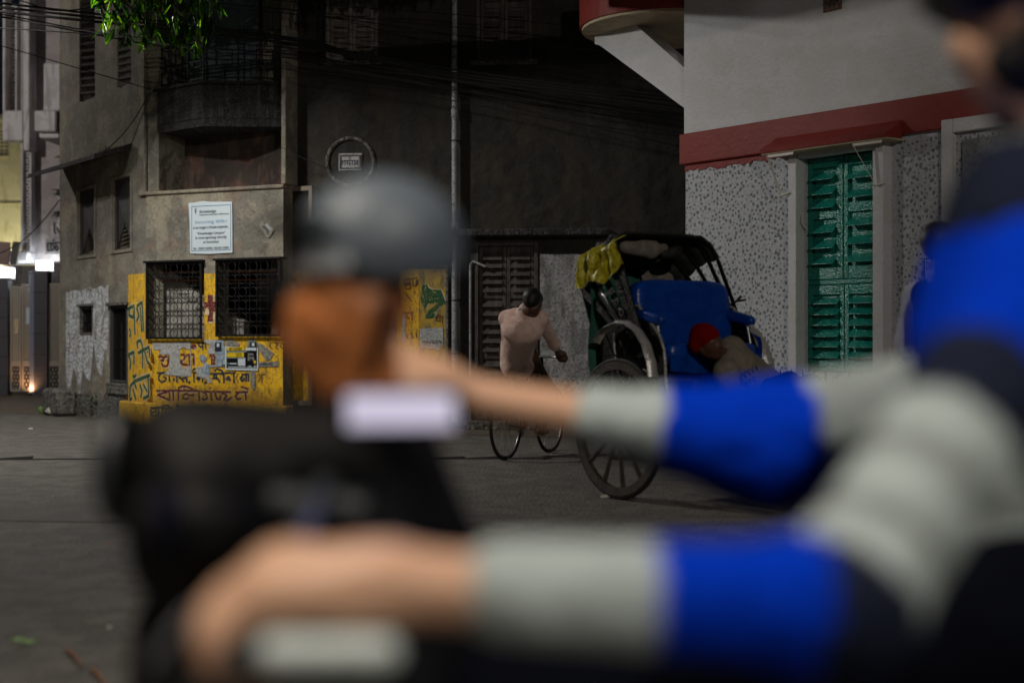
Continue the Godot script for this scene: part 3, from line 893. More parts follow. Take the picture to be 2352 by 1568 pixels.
func build_corner_house():
	var ca := at(335, 784, 19.67); ca.y = 0
	var cb := at(650, 784, 18.7); cb.y = 0
	WA = Wall.new(ca, cb - ca)
	var la := ca.distance_to(cb)
	var b0 := at(650, 784, 18.95); b0.y = 0
	var b1 := at(1570, 784, 18.4); b1.y = 0
	WB = Wall.new(b0, b1 - b0)
	WS = Wall.new(ca, Vector3(0.588, 0, 0.809))
	house = thing("corner_house", "old soot stained corner house with yellow painted lower front and dark upper storey", "house", ca)
	var h := house
	var st: SurfaceTool
	# -------- the bay at the corner: ground floor block
	var g1 := hole(WA, 340, 603, 468, 779)
	var g2 := hole(WA, 500, 597, 649, 773)
	var top: float = WA.uv(480, 441).y
	st = mb()
	T = WA.xf()
	pierced(st, 0.0, la, 0.0, top, -0.22, 0.0, [g1, g2])
	pane(st, -0.02, top, la + 0.02, top + 0.05, -0.6, 0.035, 0.012)
	part("wall", st, M.plaster_ochre, h)
	# plinth in two faces
	var pv: float = WA.uv(400, 926).y
	st = mb()
	pane(st, -0.075, 0.0, la + 0.1, pv, -0.1, 0.075, 0.015)
	part("plinth", st, M.yellow_paint, h)
	# the room behind the grilles, closed, with the underside of a stair
	st = mb()
	var rd := 3.4
	pane(st, -0.3, 0.3, la + 0.3, 0.36, -rd, -0.222)
	pane(st, -0.3, top - 0.02, la + 0.3, top + 0.04, -rd, -0.222)
	pane(st, -0.3, 0.36, la + 0.3, top - 0.02, -rd - 0.08, -rd)
	pane(st, la + 0.25, 0.36, la + 0.3, top - 0.02, -rd, -0.222)
	pane(st, -0.3, 0.36, -0.24, top - 0.02, -rd, -0.222)
	part("room", st, M.room_dark, h)
	st = mb()
	prism(st, PackedVector2Array([Vector2(-0.2, 0.4), Vector2(1.42, 0.4), Vector2(1.42, 1.42), Vector2(0.95, 1.6), Vector2(0.1, 2.2), Vector2(-0.2, 2.2)]), -0.42, -0.3)
	part("stair_wall", st, M.room_wall, h)
	st = mb()
	for i in 7: pane(st, 0.02 + 0.15 * i, 2.03 - 0.11 * i, 0.2 + 0.15 * i, 2.08 - 0.11 * i, -0.5, -0.28, 0.008)
	part("stair_nosing", st, M.room_wall, h)
	st = mb()
	tube(st, [Vector3(0.0, 2.12, -0.26), Vector3(2.3, 2.09, -0.26)], 0.018, 8)
	tube(st, [Vector3(0.1, 2.0, -0.25), Vector3(2.3, 1.97, -0.25)], 0.012, 8)
	part("water_pipe", st, M.rust_pipe, h)
	# wrought grilles of rings and bars in a frame, hung a little proud of the wall
	for gi in 2:
		var g: Rect2 = [g1, g2][gi]
		st = mb()
		var fr := 0.03
		var w0 := 0.045
		frame_of(st, Rect2(g.position + Vector2(fr, fr), g.size - Vector2(fr, fr) * 2), fr, w0 - 0.01, w0 + 0.02, 0.004)
		pane(st, g.position.x - 0.02, g.end.y, g.end.x + 0.02, g.end.y + 0.03, -0.1, w0 + 0.05, 0.006)
		for e in [0, 1]:
			for k in 9:
				var v: float = g.position.y + g.size.y * (k + 0.5) / 9.0
				var uu: float = g.position.x + fr * 0.5 if e == 0 else g.end.x - fr * 0.5
				bar(st, Vector3(uu, v - 0.06, -0.1), Vector3(uu, v + 0.06, w0), 0.008, 0.008)
		var gr := part("window_grille", st, M.iron, h)
		var nx := 5 if gi == 0 else 6
		var ny := 6
		var dx := g.size.x / nx
		var dy := g.size.y / ny
		st = mb()
		tube(st, circle(Vector3.ZERO, Vector3.RIGHT, Vector3.UP, minf(dx, dy) * 0.36, 14), 0.0075, 5, true)
		tube(st, circle(Vector3.ZERO, Vector3.RIGHT, Vector3.UP, 0.001, 3), 0.0005, 3, true)
		T = Transform3D()
		st = mb()
		tube(st, circle(Vector3.ZERO, Vector3.RIGHT, Vector3.UP, minf(dx, dy) * 0.37, 14), 0.006, 5, true)
		st.generate_normals()
		var ring := st.commit()
		st = mb()
		tube(st, circle(Vector3.ZERO, Vector3.RIGHT, Vector3.UP, minf(dx, dy) * 0.2, 10), 0.006, 5, true)
		st.generate_normals()
		var ring_s := st.commit()
		T = WA.xf()
		var rods := mb()
		for i in nx:
			for j in ny:
				var c := Vector3(g.position.x + dx * (i + 0.5), g.position.y + dy * (j + 0.5), w0)
				put("ring", ring, M.iron, gr, T * Transform3D(Basis.IDENTITY, c))
				if i < nx - 1 and j < ny - 1: put("ring", ring_s, M.iron, gr, T * Transform3D(Basis.IDENTITY, c + Vector3(dx * 0.5, dy * 0.5, 0)))
				for e in [[1, 1], [1, -1], [-1, 1], [-1, -1]]:
					var k := Vector3(e[0] * dx, e[1] * dy, 0)
					bar(rods, c + k * 0.26, c + k * 0.4, 0.007, 0.007)
		part("rod", rods, M.iron, gr)
	# yellow paint on the front: below and between the windows
	st = mb()
	var yt: float = WA.uv(484, 628).y
	pierced(st, 0.005, la - 0.004, pv + 0.003, maxf(g1.position.y, g2.position.y), 0.0005, 0.004, [Rect2(g1.position.x - 0.001, g1.position.y, g1.size.x + 0.002, 3), Rect2(g2.position.x - 0.001, g2.position.y, g2.size.x + 0.002, 3)])
	pane(st, g1.end.x + 0.003, maxf(g1.position.y, g2.position.y), g2.position.x - 0.003, yt, 0.0005, 0.004)
	part("yellow_paint", st, M.yellow_paint, h)
	# -------- upper recess of the bay
	T = WA.xf()
	var toph := 7.6
	st = mb()
	pane(st, -0.02, top + 0.05, 0.2, toph, -0.6, -0.015, 0.01)
	pane(st, la - 0.03, top + 0.05, la + 0.04, toph, -0.75, 0.01, 0.01)
	part("pilaster", st, M.plaster_ochre, h)
	st = mb()
	pane(st, 0.2, top + 0.05, la - 0.03, 4.02, -0.75, -0.58)
	part("recess_wall", st, M.plaster_brown_shaded, h)
	st = mb()
	pierced(st, 0.2, la - 0.03, 4.02, toph, -0.75, -0.6, [Rect2(1.42, 4.12, 0.72, 2.3)])
	part("recess_wall", st, M.blue_wash, h)
	# balcony door with curtains
	st = mb()
	frame_of(st, Rect2(1.46, 4.14, 0.64, 2.24), 0.04, -0.66, -0.58, 0.006)
	var bd := part("balcony_door", st, M.grey_wood, h)
	for k in 2:
		st = mb()
		var u0: float = [1.47, 1.78][k]
		grid(st, 28, 1, func(a, b): return Vector3(u0 + a * 0.3, 4.14 + b * 2.2, -0.68 + 0.022 * sin(a * 30.0 + k)))
		part("curtain", st, [M.curtain_pale, M.curtain_green][k], bd)
	st = mb()
	pane(st, 1.3, 4.0, 2.25, 6.6, -1.5, -1.45)
	part("room", st, M.room_dark, h)
	# -------- balcony: canted slab, parapet, iron railing
	T = Transform3D()
	var q0 := at(343, 300, 19.72); var q1 := at(466, 290, 18.95); var q2 := at(652, 297, 19.02)
	var yb := 4.02
	var yt2 := 4.02 + 0.57
	var plan := PackedVector2Array([Vector2(q0.x, -q0.z), Vector2(q1.x, -q1.z), Vector2(q2.x, -q2.z), Vector2(-2.95, 19.75), Vector2(-4.9, 20.3)])
	var slab := mb()
	T = Transform3D(Basis(Vector3.RIGHT, Vector3.FORWARD, Vector3.UP), Vector3.ZERO)
	prism(slab, plan, yb, yb + 0.1)
	T = Transform3D()
	for e in [[q0, q1], [q1, q2]]:
		var a := Vector3(e[0].x, 0, e[0].z)
		var b := Vector3(e[1].x, 0, e[1].z)
		var inn := Vector3.UP.cross((b - a).normalized()) * 0.055
		bar(slab, a + inn + Vector3(0, (yb + 0.102 + yt2) * 0.5, 0), b + inn + Vector3(0, (yb + 0.102 + yt2) * 0.5, 0), 0.11, yt2 - yb - 0.102, 0.012)
		bar(slab, a + inn + Vector3(0, yt2 + 0.02, 0), b + inn + Vector3(0, yt2 + 0.02, 0), 0.15, 0.036, 0.01)
	var bal := part("balcony", slab, M.black_cement, h)
	var yr := yt2 + 0.03
	for e in [[q0, q1, 3], [q1, q2, 2]]:
		var a := Vector3(e[0].x, 0, e[0].z)
		var b := Vector3(e[1].x, 0, e[1].z)
		var inn := Vector3.UP.cross((b - a).normalized()) * 0.06
		a += inn; b += inn
		var p := func(t, v): return a.lerp(b, t) + Vector3(0, yr + v, 0)
		for v in [0.06, 0.3, 0.56, 0.7]:
			st = mb()
			bar(st, p.call(0.0, v), p.call(1.0, v), 0.018, 0.018, 0.003)
			part("rail", st, M.iron_dark, bal)
		for k in e[2] + 1:
			var t: float = float(k) / e[2]
			st = mb()
			bar(st, p.call(t, 0.0), p.call(t, 0.72), 0.02, 0.02, 0.003)
			if k < e[2]:
				var c = t + 0.5 / e[2]
				var d = 0.2 / e[2]
				for s in [[c - d, 0.22, c + d, 0.22], [c - d, 0.44, c + d, 0.44], [c - d, 0.22, c - d, 0.44], [c + d, 0.22, c + d, 0.44], [c, 0.06, c, 0.22], [c, 0.44, c, 0.7]]:
					bar(st, p.call(s[0], s[1]), p.call(s[2], s[3]), 0.014, 0.014)
			part("baluster", st, M.iron_dark, bal)
	# -------- the long front
	var lb := b0_len()
	var w1 := hole(WB, 748, -120, 868, 138)
	var w2 := hole(WB, 1094, -120, 1222, 138)
	var d1 := hole(WB, 741, 582, 866, 1010)
	var d2 := hole(WB, 1090, 560, 1236, 1010)
	d1.position.y = 0.12; d1.size.y = WB.uv(800, 580).y - 0.12
	d2.position.y = 0.12; d2.size.y = WB.uv(1160, 556).y - 0.12
	st = mb()
	T = WB.xf()
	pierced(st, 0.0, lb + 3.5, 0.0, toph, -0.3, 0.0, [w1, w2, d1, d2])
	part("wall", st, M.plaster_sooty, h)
	st = mb()
	pane(st, -0.4, 0.0, lb + 3.5, toph, -0.9, -0.85)
	part("room", st, M.room_dark, h)
	for it in [[w1, 11, "window_shutter", M.grey_wood], [w2, 11, "window_shutter", M.dark_wood], [d1, 22, "door_leaf", M.grey_wood], [d2, 20, "door_leaf", M.dark_wood]]:
		var r: Rect2 = it[0]
		T = WB.xf()
		st = mb()
		var t := 0.05
		frame_of(st, Rect2(r.position + Vector2(t, t), r.size - Vector2(t, t) * 2), t, -0.12, 0.012, 0.006)
		part("door_frame" if it[2] == "door_leaf" else "window_frame", st, it[3], h)
		var m := r.position.x + r.size.x * 0.5
		var br := [r.position.y + r.size.y * 0.5] if it[2] == "window_shutter" else [r.position.y + r.size.y * 0.36, r.position.y + r.size.y * 0.7]
		louvre(it[2], h, WB, r.position.x + t + 0.004, m - 0.003, r.position.y + t + 0.003, r.end.y - t - 0.003, -0.06, it[1], it[3], it[3], 0.75, "", 0.08, 0.0, 0.05, br)
		louvre(it[2], h, WB, m + 0.003, r.end.x - t - 0.004, r.position.y + t + 0.003, r.end.y - t - 0.003, -0.06, it[1], it[3], it[3], 0.75, "", 0.08, 0.0, 0.05, br)
	T = WB.xf()
	# dark post left of the upper window, sills, step
	st = mb()
	var pp := WB.u(741)
	pane(st, pp - 0.05, WB.uv(741, 150).y, pp + 0.025, toph, 0.0, 0.09, 0.008)
	part("post", st, M.iron_dark, h)
	st = mb()
	for r in [w1, w2]: pane(st, r.position.x - 0.08, r.position.y - 0.06, r.end.x + 0.08, r.position.y - 0.002, -0.05, 0.06, 0.008)
	for r in [d1, d2]: pane(st, r.position.x - 0.12, 0.0, r.end.x + 0.12, 0.118, -0.1, 0.22, 0.012)
	part("sill", st, M.damp_cement, h)
	# concrete canopy over the doors
	st = mb()
	var cv: float = WB.uv(1000, 545).y
	pane(st, WB.u(735), cv, WB.u(1400), cv + 0.09, -0.05, 0.24, 0.012)
	part("canopy", st, M.black_cement, h)
	# yellow panels between the doors
	var yp := hole(WB, 886, 614, 1024, 1000)
	st = mb()
	pane(st, yp.position.x, 0.3, yp.position.x + yp.size.x * 0.55, yp.end.y, 0.0005, 0.004)
	part("yellow_paint", st, M.yellow_paint, h)
	st = mb()
	pane(st, 0.03, 0.3, WB.u(732), WB.uv(690, 620).y, 0.0005, 0.004)
	part("yellow_paint", st, M.yellow_paint, h)
	st = mb()
	pane(st, yp.position.x + yp.size.x * 0.55 + 0.002, 0.3, yp.end.x, yp.end.y, 0.0005, 0.004)
	part("yellow_paint", st, M.yellow_faded, h)
	st = mb()
	frame_of(st, Rect2(yp.position.x, 0.3, yp.size.x, yp.size.y + yp.position.y - 0.3), 0.035, 0.0, 0.03, 0.006)
	part("panel_border", st, M.damp_cement, h)
	# pale plaster to the right of the second door
	st = mb()
	var pl := WB.u(1241)
	var poly := PackedVector2Array([Vector2(pl, 0.0), Vector2(lb + 2.5, 0.0), Vector2(lb + 2.5, 1.9)])
	for i in 14: poly.append(Vector2(lerpf(lb + 1.2, pl, i / 13.0), lerpf(2.05, WB.uv(1241, 579).y, i / 13.0) + rng.randf_range(-0.03, 0.03)))
	prism(st, poly, 0.0005, 0.02)
	part("pale_plaster", st, M.plaster_pale, h)
	# round relief with a name plate
	var rc := WB.uv(805, 372)
	st = mb()
	var rr := 0.315
	tube(st, circle(Vector3(rc.x, rc.y, 0.01), Vector3.RIGHT, Vector3.UP, rr, 40), 0.026, 8, true)
	var rel := part("round_relief", st, M.damp_cement, h)
	st = mb()
	pane(st, rc.x - 0.16, rc.y - 0.115, rc.x + 0.16, rc.y + 0.115, 0.0, 0.02, 0.006)
	part("name_plate", st, M.plaster_pale, rel)
	st = mb()
	frame_of(st, Rect2(rc.x - 0.125, rc.y - 0.075, 0.25, 0.15), 0.018, 0.02, 0.034, 0.004)
	part("plate_border", st, M.damp_cement, rel)
	st = mb()
	strokes(st, traced(WB, 680, 0, 0.3443, [[448, 1140, 568, 1140], [456, 1140, 456, 1172], [470, 1140, 478, 1158, 466, 1170], [490, 1140, 490, 1172], [500, 1152, 512, 1160, 502, 1172], [524, 1140, 524, 1174], [538, 1142, 548, 1158, 536, 1172], [560, 1140, 560, 1174]]), 0.012, 0.022)
	part("lettering", st, M.navy_paint, rel)
	# drainpipe with clips
	st = mb()
	var du := WB.u(1046)
	tube(st, [Vector3(du, 0.1, 0.09), Vector3(du, 2.0, 0.09), Vector3(du, toph, 0.09)], 0.037, 12)
	var pipe := part("drainpipe", st, M.pipe_grey, h)
	for y in [111, 325, 560, 690, 812]:
		st = mb()
		var v: float = WB.uv(1046, y).y
		tube(st, circle(Vector3(du, v, 0.09), Vector3.RIGHT, Vector3.BACK, 0.04, 14), 0.008, 6, true)
		bar(st, Vector3(du, v, 0.05), Vector3(du + 0.07, v + 0.01, -0.01), 0.012, 0.02)
		part("pipe_clip", st, M.iron, pipe)
	st = mb()
	for y in [-40, 262, 520]:
		var v: float = WB.uv(1046, y).y
		lathe(st, Vector3(du, v, 0.09), Vector3.UP, [[0.038, -0.06], [0.046, -0.055], [0.046, 0.05], [0.038, 0.055]], 12)
	part("pipe_collar", st, M.pipe_grey, pipe)
	st = mb()
	var d2u := WB.u(1081)
	tube(st, [Vector3(d2u, 0.1, 0.03), Vector3(d2u, 2.16, 0.03), Vector3(d2u + 0.03, 2.2, 0.03), Vector3(d2u + 0.2, 2.13, 0.03)], 0.017, 8)
	part("conduit", st, M.pipe_grey, h)
	build_side_face(toph, pv)

func b0_len() -> float:
	return at(650, 784, 18.95).distance_to(at(1570, 784, 18.4))

func build_side_face(toph: float, pv: float):
	var h := house
	var w := WS
	var su := w.u(148)
	var m1 := hole(w, 178, 434, 217, 586)
	var m2 := hole(w, 258, 409, 300, 573)
	var sm := hole(w, 183, 704, 213, 770)
	var dm := hole(w, 253, 702, 292, 880)
	var u1 := hole(w, 186, -40, 217, 228)
	var u2 := hole(w, 272, -40, 300, 196)
	var st := mb()
	T = w.xf()
	pierced(st, su - 0.02, 0.0, 0.0, toph, -0.25, 0.0, [m1, m2, sm, dm, u1, u2])
	pane(st, su - 0.25, 0.0, su - 0.02, toph, -4.0, 0.0)
	pane(st, -0.19, WA.uv(480, 441).y, 0.03, toph, 0.0, 0.045, 0.01)
	part("wall", st, M.plaster_ochre, h)
	st = mb()
	pane(st, su, 0.1, -0.02, toph, -0.75, -0.7)
	part("room", st, M.room_dark, h)
	st = mb()
	pane(st, w.u(284), 0.0, 0.076, pv, -0.1, 0.076, 0.015)
	part("plinth", st, M.yellow_paint, h)
	# strip of yellow paint with green lettering
	st = mb()
	pane(st, w.u(294), pv + 0.003, -0.004, w.uv(313, 629).y, 0.0005, 0.004)
	part("yellow_paint", st, M.yellow_paint, h)
	# whitewash
	st = mb()
	var wa: float = w.u(151)
	var wb: float = w.u(248)
	var poly := PackedVector2Array()
	var vt: float = w.uv(160, 668).y
	var vt2: float = w.uv(245, 657).y
	for i in 13: poly.append(Vector2(lerpf(wa, wb, i / 12.0), lerpf(vt, vt2, i / 12.0) + rng.randf_range(-0.025, 0.025)))
	var vb: float = w.uv(245, 850).y
	for i in 13: poly.append(Vector2(lerpf(wb, wa, i / 12.0) + rng.randf_range(-0.02, 0.02), 0.55 + 0.25 * sin(i * 2.1) + rng.randf_range(-0.1, 0.1) + (0.3 if i < 6 else 0.0)))
	var pieces := Geometry2D.clip_polygons(poly, PackedVector2Array([sm.position, Vector2(sm.end.x, sm.position.y), sm.end, Vector2(sm.position.x, sm.end.y)]))
	if pieces.size() > 1:   # a patch with an opening: two halves round it
		pieces = []
		var mid := sm.get_center().x
		for s in [[-50.0, mid], [mid, 50.0]]:
			for a in Geometry2D.intersect_polygons(poly, PackedVector2Array([Vector2(s[0], -5), Vector2(s[1], -5), Vector2(s[1], 50), Vector2(s[0], 50)])):
				pieces += Geometry2D.clip_polygons(a, PackedVector2Array([sm.position - Vector2(0.001, 0), Vector2(sm.end.x, sm.position.y), sm.end, Vector2(sm.position.x - 0.001, sm.end.y)]))
	for a in pieces: prism(st, a, 0.0005, 0.005)
	part("whitewash", st, M.whitewash, h)
	# darker cement skirting at the foot
	st = mb()
	poly = PackedVector2Array([Vector2(su - 0.02, 0.0), Vector2(w.u(283), 0.0)])
	for i in 16: poly.append(Vector2(lerpf(w.u(283), su - 0.02, i / 15.0), 0.32 + rng.randf_range(-0.09, 0.12)))
	prism(st, poly, 0.006, 0.02)
	part("cement_skirting", st, M.damp_cement, h)
	# openings of the middle storey with iron lattice
	for r in [m1, m2]:
		st = mb()
		frame_of(st, Rect2(r.position + Vector2(0.03, 0.03), r.size - Vector2(0.06, 0.06)), 0.03, -0.1, -0.03, 0.004)
		var g := part("side_window", st, M.dark_wood, h)
		for k in 18:
			st = mb()
			var v: float = r.position.y + r.size.y * k / 18.0
			var v2: float = minf(v + r.size.x * 1.2, r.end.y)
			bar(st, Vector3(r.position.x, v, -0.06), Vector3(r.position.x + r.size.x * (v2 - v) / (r.size.x * 1.2), v2, -0.05), 0.02, 0.02)
			bar(st, Vector3(r.end.x, v, -0.05), Vector3(r.end.x - r.size.x * (v2 - v) / (r.size.x * 1.2), v2, -0.06), 0.02, 0.02)
			part("lattice_bar", st, M.iron_grey, g)
		st = mb()
		frame_of(st, r, 0.05, 0.0, 0.02, 0.006)
		part("window_surround", st, M.plaster_ochre, h)
	# small window and wire gate low down
	for it in [[sm, "small_window"], [dm, "mesh_gate"]]:
		var r: Rect2 = it[0]
		st = mb()
		frame_of(st, Rect2(r.position + Vector2(0.04, 0.04), r.size - Vector2(0.08, 0.08)), 0.04, -0.09, 0.012, 0.005)
		var g := part(it[1], st, M.damp_cement if it[1] == "small_window" else M.iron_grey, h)
		st = mb()
		var nn := int(r.size.y / 0.05)
		for k in range(-10, nn):
			for s in [0, 1]:
				var va: float = r.position.y + k * 0.05
				var a := Vector2(r.position.x if s == 0 else r.end.x, va)
				var b := Vector2(r.end.x if s == 0 else r.position.x, va + r.size.x)
				var c := Geometry2D.intersect_polyline_with_polygon(PackedVector2Array([a, b]), PackedVector2Array([r.position, Vector2(r.end.x, r.position.y), r.end, Vector2(r.position.x, r.end.y)]))
				for l in c: bar(st, Vector3(l[0].x, l[0].y, -0.03 - 0.006 * s), Vector3(l[1].x, l[1].y, -0.03 - 0.006 * s), 0.006, 0.006)
		part("wire_mesh", st, M.iron, g)
		st = mb()
		for k in 3: pane(st, r.position.x + r.size.x * (0.25 * (k + 1)) - 0.01, r.position.y, r.position.x + r.size.x * (0.25 * (k + 1)) + 0.01, r.end.y, -0.075, -0.055, 0.004)
		pane(st, r.position.x, r.position.y + r.size.y * 0.42, r.end.x, r.position.y + r.size.y * 0.42 + 0.03, -0.06, -0.05, 0.004)
		part("gate_bar", st, M.iron, g)
	st = mb()
	pane(st, dm.position.x - 0.06, dm.end.y, dm.end.x + 0.05, dm.end.y + 0.05, -0.05, 0.06, 0.008)
	part("lintel", st, M.damp_cement, h)
	st = mb()
	pane(st, sm.position.x - 0.05, sm.end.y, sm.end.x + 0.05, sm.end.y + 0.04, -0.05, 0.045, 0.008)
	part("lintel", st, M.damp_cement, h)
	st = mb()
	pane(st, dm.position.x - 0.05, dm.position.y - 0.16, dm.end.x + 0.05, dm.position.y, -0.05, 0.05, 0.01)
	part("threshold", st, M.damp_cement, h)
	# upper louvred leaves, one standing ajar
	louvre("window_shutter", h, w, u1.position.x + 0.02, u1.end.x - 0.02, u1.position.y, u1.end.y, 0.03, 16, M.grey_wood, M.grey_wood, 0.8, "", 0.07, 0.55, 0.04)
	louvre("window_shutter", h, w, u2.position.x + 0.02, u2.end.x - 0.02, u2.position.y, u2.end.y, 0.02, 15, M.grey_wood, M.grey_wood, 0.8, "", 0.07, 0.3, 0.04)
	# sloping sunshade with weeds on it
	T = w.xf()
	st = mb()
	var c0: float = su - 0.1
	var c1: float = w.u(302)
	var v0: float = w.uv(302, 338).y
	T = w.xf() * Transform3D(Basis(Vector3.BACK, Vector3.UP, Vector3.LEFT), Vector3.ZERO)
	prism(st, PackedVector2Array([Vector2(0.0, v0 - 0.02), Vector2(0.55, v0 - 0.2), Vector2(0.55, v0 - 0.14), Vector2(0.0, v0 + 0.06)]), -c1, -c0)
	T = w.xf()
	for k in 0:
		var uu: float = c1 - 0.05
		T = w.xf() * Transform3D(Basis(Vector3.BACK, Vector3.UP, Vector3.LEFT), Vector3(uu, 0, 0))
		prism(st, PackedVector2Array([Vector2(0.0, v0 - 0.021), Vector2(0.4, v0 - 0.15), Vector2(0.06, v0 - 0.4), Vector2(0.0, v0 - 0.4)]), -0.04, 0.04)
	part("sunshade", st, M.black_cement, h)
	T = Transform3D()

# ---------------------------------------------------------------- prints, posters and painted words on the corner house
func sheet_of(called: String, label: String, category: String, w: Wall, outline: Array, m: Material, lift := 0.006, thick := 0.003, group := ""):
	var st := mb()
	T = w.xf()
	prism(st, PackedVector2Array(outline), lift, lift + thick)
	var o := thing(called, label, category, w.pt(outline[0].x, outline[0].y), group)
	part("sheet", st, m, o)
	return o

func build_wall_prints():
	var st: SurfaceTool
	var h := house
	# words painted on the yellow front (traced from the photograph)
	var s := 0.15948
	T = WA.xf()
	var navy := traced(WA, 360, 800, s, [
		[140, 690, 300, 688], [215, 690, 172, 735, 172, 790, 215, 832, 270, 810, 285, 765, 240, 745], [318, 690, 330, 690, 334, 800, 350, 835], [402, 790],
		[430, 690, 620, 690], [445, 700, 448, 838], [470, 745, 520, 780, 560, 832], [598, 695, 602, 838], [520, 780, 595, 770], [640, 838],
		[690, 690, 860, 690], [690, 690, 700, 640, 740, 622], [708, 690, 716, 838], [745, 770, 790, 800, 800, 760, 760, 745], [838, 700, 846, 832], [892, 838],
		[960, 700, 1170, 700], [985, 780, 1060, 760, 1050, 725, 1000, 740], [1040, 770, 1090, 790, 1105, 845], [1020, 660, 1070, 630, 1130, 650, 1165, 700, 1172, 850],
		[1180, 690, 1345, 690], [1200, 790, 1240, 740, 1270, 800, 1215, 790], [1318, 695, 1326, 848],
		[1440, 712, 1555, 712], [1470, 720, 1420, 770, 1450, 820, 1490, 780, 1450, 770], [1510, 718, 1514, 822], [1545, 718, 1549, 822]])
	var maroon := traced(WA, 360, 800, s, [
		[130, 965, 455, 962], [330, 972, 150, 1030, 330, 1105], [338, 965, 344, 1122], [392, 965, 400, 1124],
		[476, 1112, 474, 980, 480, 920, 540, 893, 620, 905, 720, 955], [455, 965, 800, 968], [660, 1045, 600, 1012, 545, 1030, 548, 1082, 600, 1100, 640, 1070], [660, 1045, 700, 1022, 712, 1060], [785, 968, 795, 1122],
		[810, 975, 1000, 985], [835, 985, 900, 1010, 915, 1080, 870, 1112, 832, 1078], [968, 985, 985, 1122],
		[1005, 980, 1280, 985], [1030, 990, 1060, 1090, 1115, 1105, 1120, 1035], [1130, 1010, 1185, 1005, 1215, 1060, 1170, 1090], [1160, 1105, 1240, 1112, 1290, 1060],
		[1430, 905, 1550, 940], [1340, 990, 1540, 985], [1390, 1000, 1345, 1050, 1380, 1100, 1440, 1080], [1500, 990, 1510, 1115], [955, 920, 970, 935]])
	var base := traced(WA.off(0.075), 360, 800, s, [
		[40, 1225, 210, 1222], [80, 1235, 130, 1245, 130, 1290, 60, 1300, 40, 1275, 70, 1235], [165, 1222, 168, 1362], [40, 1320, 90, 1362, 160, 1330],
		[220, 1235, 380, 1232], [222, 1235, 228, 1370], [222, 1230, 240, 1195, 300, 1190, 345, 1215], [300, 1245, 265, 1300, 290, 1365, 370, 1370, 375, 1310, 320, 1300],
		[430, 1215, 545, 1205], [430, 1190, 480, 1180], [500, 1215, 460, 1260, 530, 1280, 480, 1330, 540, 1370], [585, 1275], [560, 1330, 600, 1310],
		[640, 1232, 1000, 1232], [720, 1240, 650, 1300, 725, 1360], [728, 1235, 732, 1370], [785, 1235, 790, 1370], [830, 1240, 880, 1270, 850, 1330, 820, 1300], [905, 1240, 912, 1370], [985, 1235, 992, 1370], [870, 1215, 930, 1195, 985, 1225],
		[1090, 1235, 1230, 1235], [1110, 1240, 1160, 1300, 1120, 1330], [1200, 1235, 1204, 1350]])
	var red := traced(WA, 360, 800, s, [
		[165, 455, 200, 435, 245, 455, 245, 500, 200, 500], [245, 455, 300, 430], [215, 540, 240, 585, 300, 585, 325, 530, 300, 490], [320, 440, 325, 520],
		[508, 420, 545, 408, 580, 440, 545, 500, 500, 510, 540, 560, 620, 570], [590, 418, 640, 410, 645, 585], [650, 410, 715, 410], [705, 412, 712, 575],
		[800, 470, 830, 440], [830, 500], [865, 500], [885, 450, 850, 470], [950, 430, 1010, 420, 1040, 470], [985, 440, 990, 570], [1030, 480, 1000, 540, 1040, 560], [680, 290], [728, 285], [705, 268], [705, 302]])
	var navy2 := traced(WA, 360, 800, s, [[755, 238, 905, 236], [780, 240, 785, 275, 840, 285, 845, 245], [800, 300, 850, 285, 845, 345], [890, 240, 893, 330], [575, 330, 590, 290, 640, 265]])
	for it in [[navy, 0.028, M.navy_paint, 0.0], [maroon, 0.03, M.maroon_paint, 1.0], [base, 0.024, M.navy_paint, 0.0], [red, 0.034, M.maroon_paint, 1.0], [navy2, 0.022, M.navy_paint, 0.0]]:
		var w0: float = 0.0768 if it[0] == base else 0.0065
		if it[3] > 0.0:
			st = mb()
			var sh := []
			for l in it[0]:
				var k := []
				for p in l: k.append(p + Vector2(0.008, -0.012))
				sh.append(k)
			strokes(st, sh, it[1] * 1.15, w0 - 0.0022)
			part("lettering_outline", st, M.cream_paint, h)
		st = mb()
		strokes(st, it[0], it[1], w0)
		part("lettering", st, it[2], h)
	st = mb()
	strokes(st, traced(WA, 360, 800, s, [[1395, 700, 1355, 760, 1395, 845], [1690, 690, 1730, 750, 1700, 830], [1730, 715, 1800, 715], [1750, 720, 1755, 830], [1880, 225, 2110, 228], [1890, 240, 1870, 290, 1910, 320], [1960, 235, 2000, 260, 1960, 300, 2010, 325], [2060, 240, 2040, 290, 2090, 320]]), 0.014, 0.0065)
	part("lettering", st, M.brown_line, h)
	# maroon cross on the strip between the windows
	st = mb()
	var cc := WA.uv(483, 706)
	pane(st, cc.x - 0.045, cc.y - 0.19, cc.x + 0.045, cc.y + 0.17, 0.006, 0.0068)
	pane(st, cc.x - 0.1, cc.y - 0.055, cc.x - 0.0455, cc.y + 0.075, 0.006, 0.0068)
	pane(st, cc.x + 0.0455, cc.y - 0.055, cc.x + 0.09, cc.y + 0.075, 0.006, 0.0068)
	part("painted_cross", st, M.maroon_paint, h)
	st = mb()
	pane(st, cc.x + 0.0465, cc.y + 0.08, cc.x + 0.075, cc.y + 0.17, 0.0055, 0.0066)
	pane(st, cc.x + 0.0465, cc.y - 0.21, cc.x + 0.08, cc.y - 0.06, 0.0055, 0.0066)
	pane(st, cc.x - 0.03, cc.y - 0.212, cc.x + 0.046, cc.y - 0.1925, 0.0055, 0.0066)
	pane(st, cc.x - 0.085, cc.y - 0.1, cc.x - 0.02, cc.y - 0.04, 0.0072, 0.008)
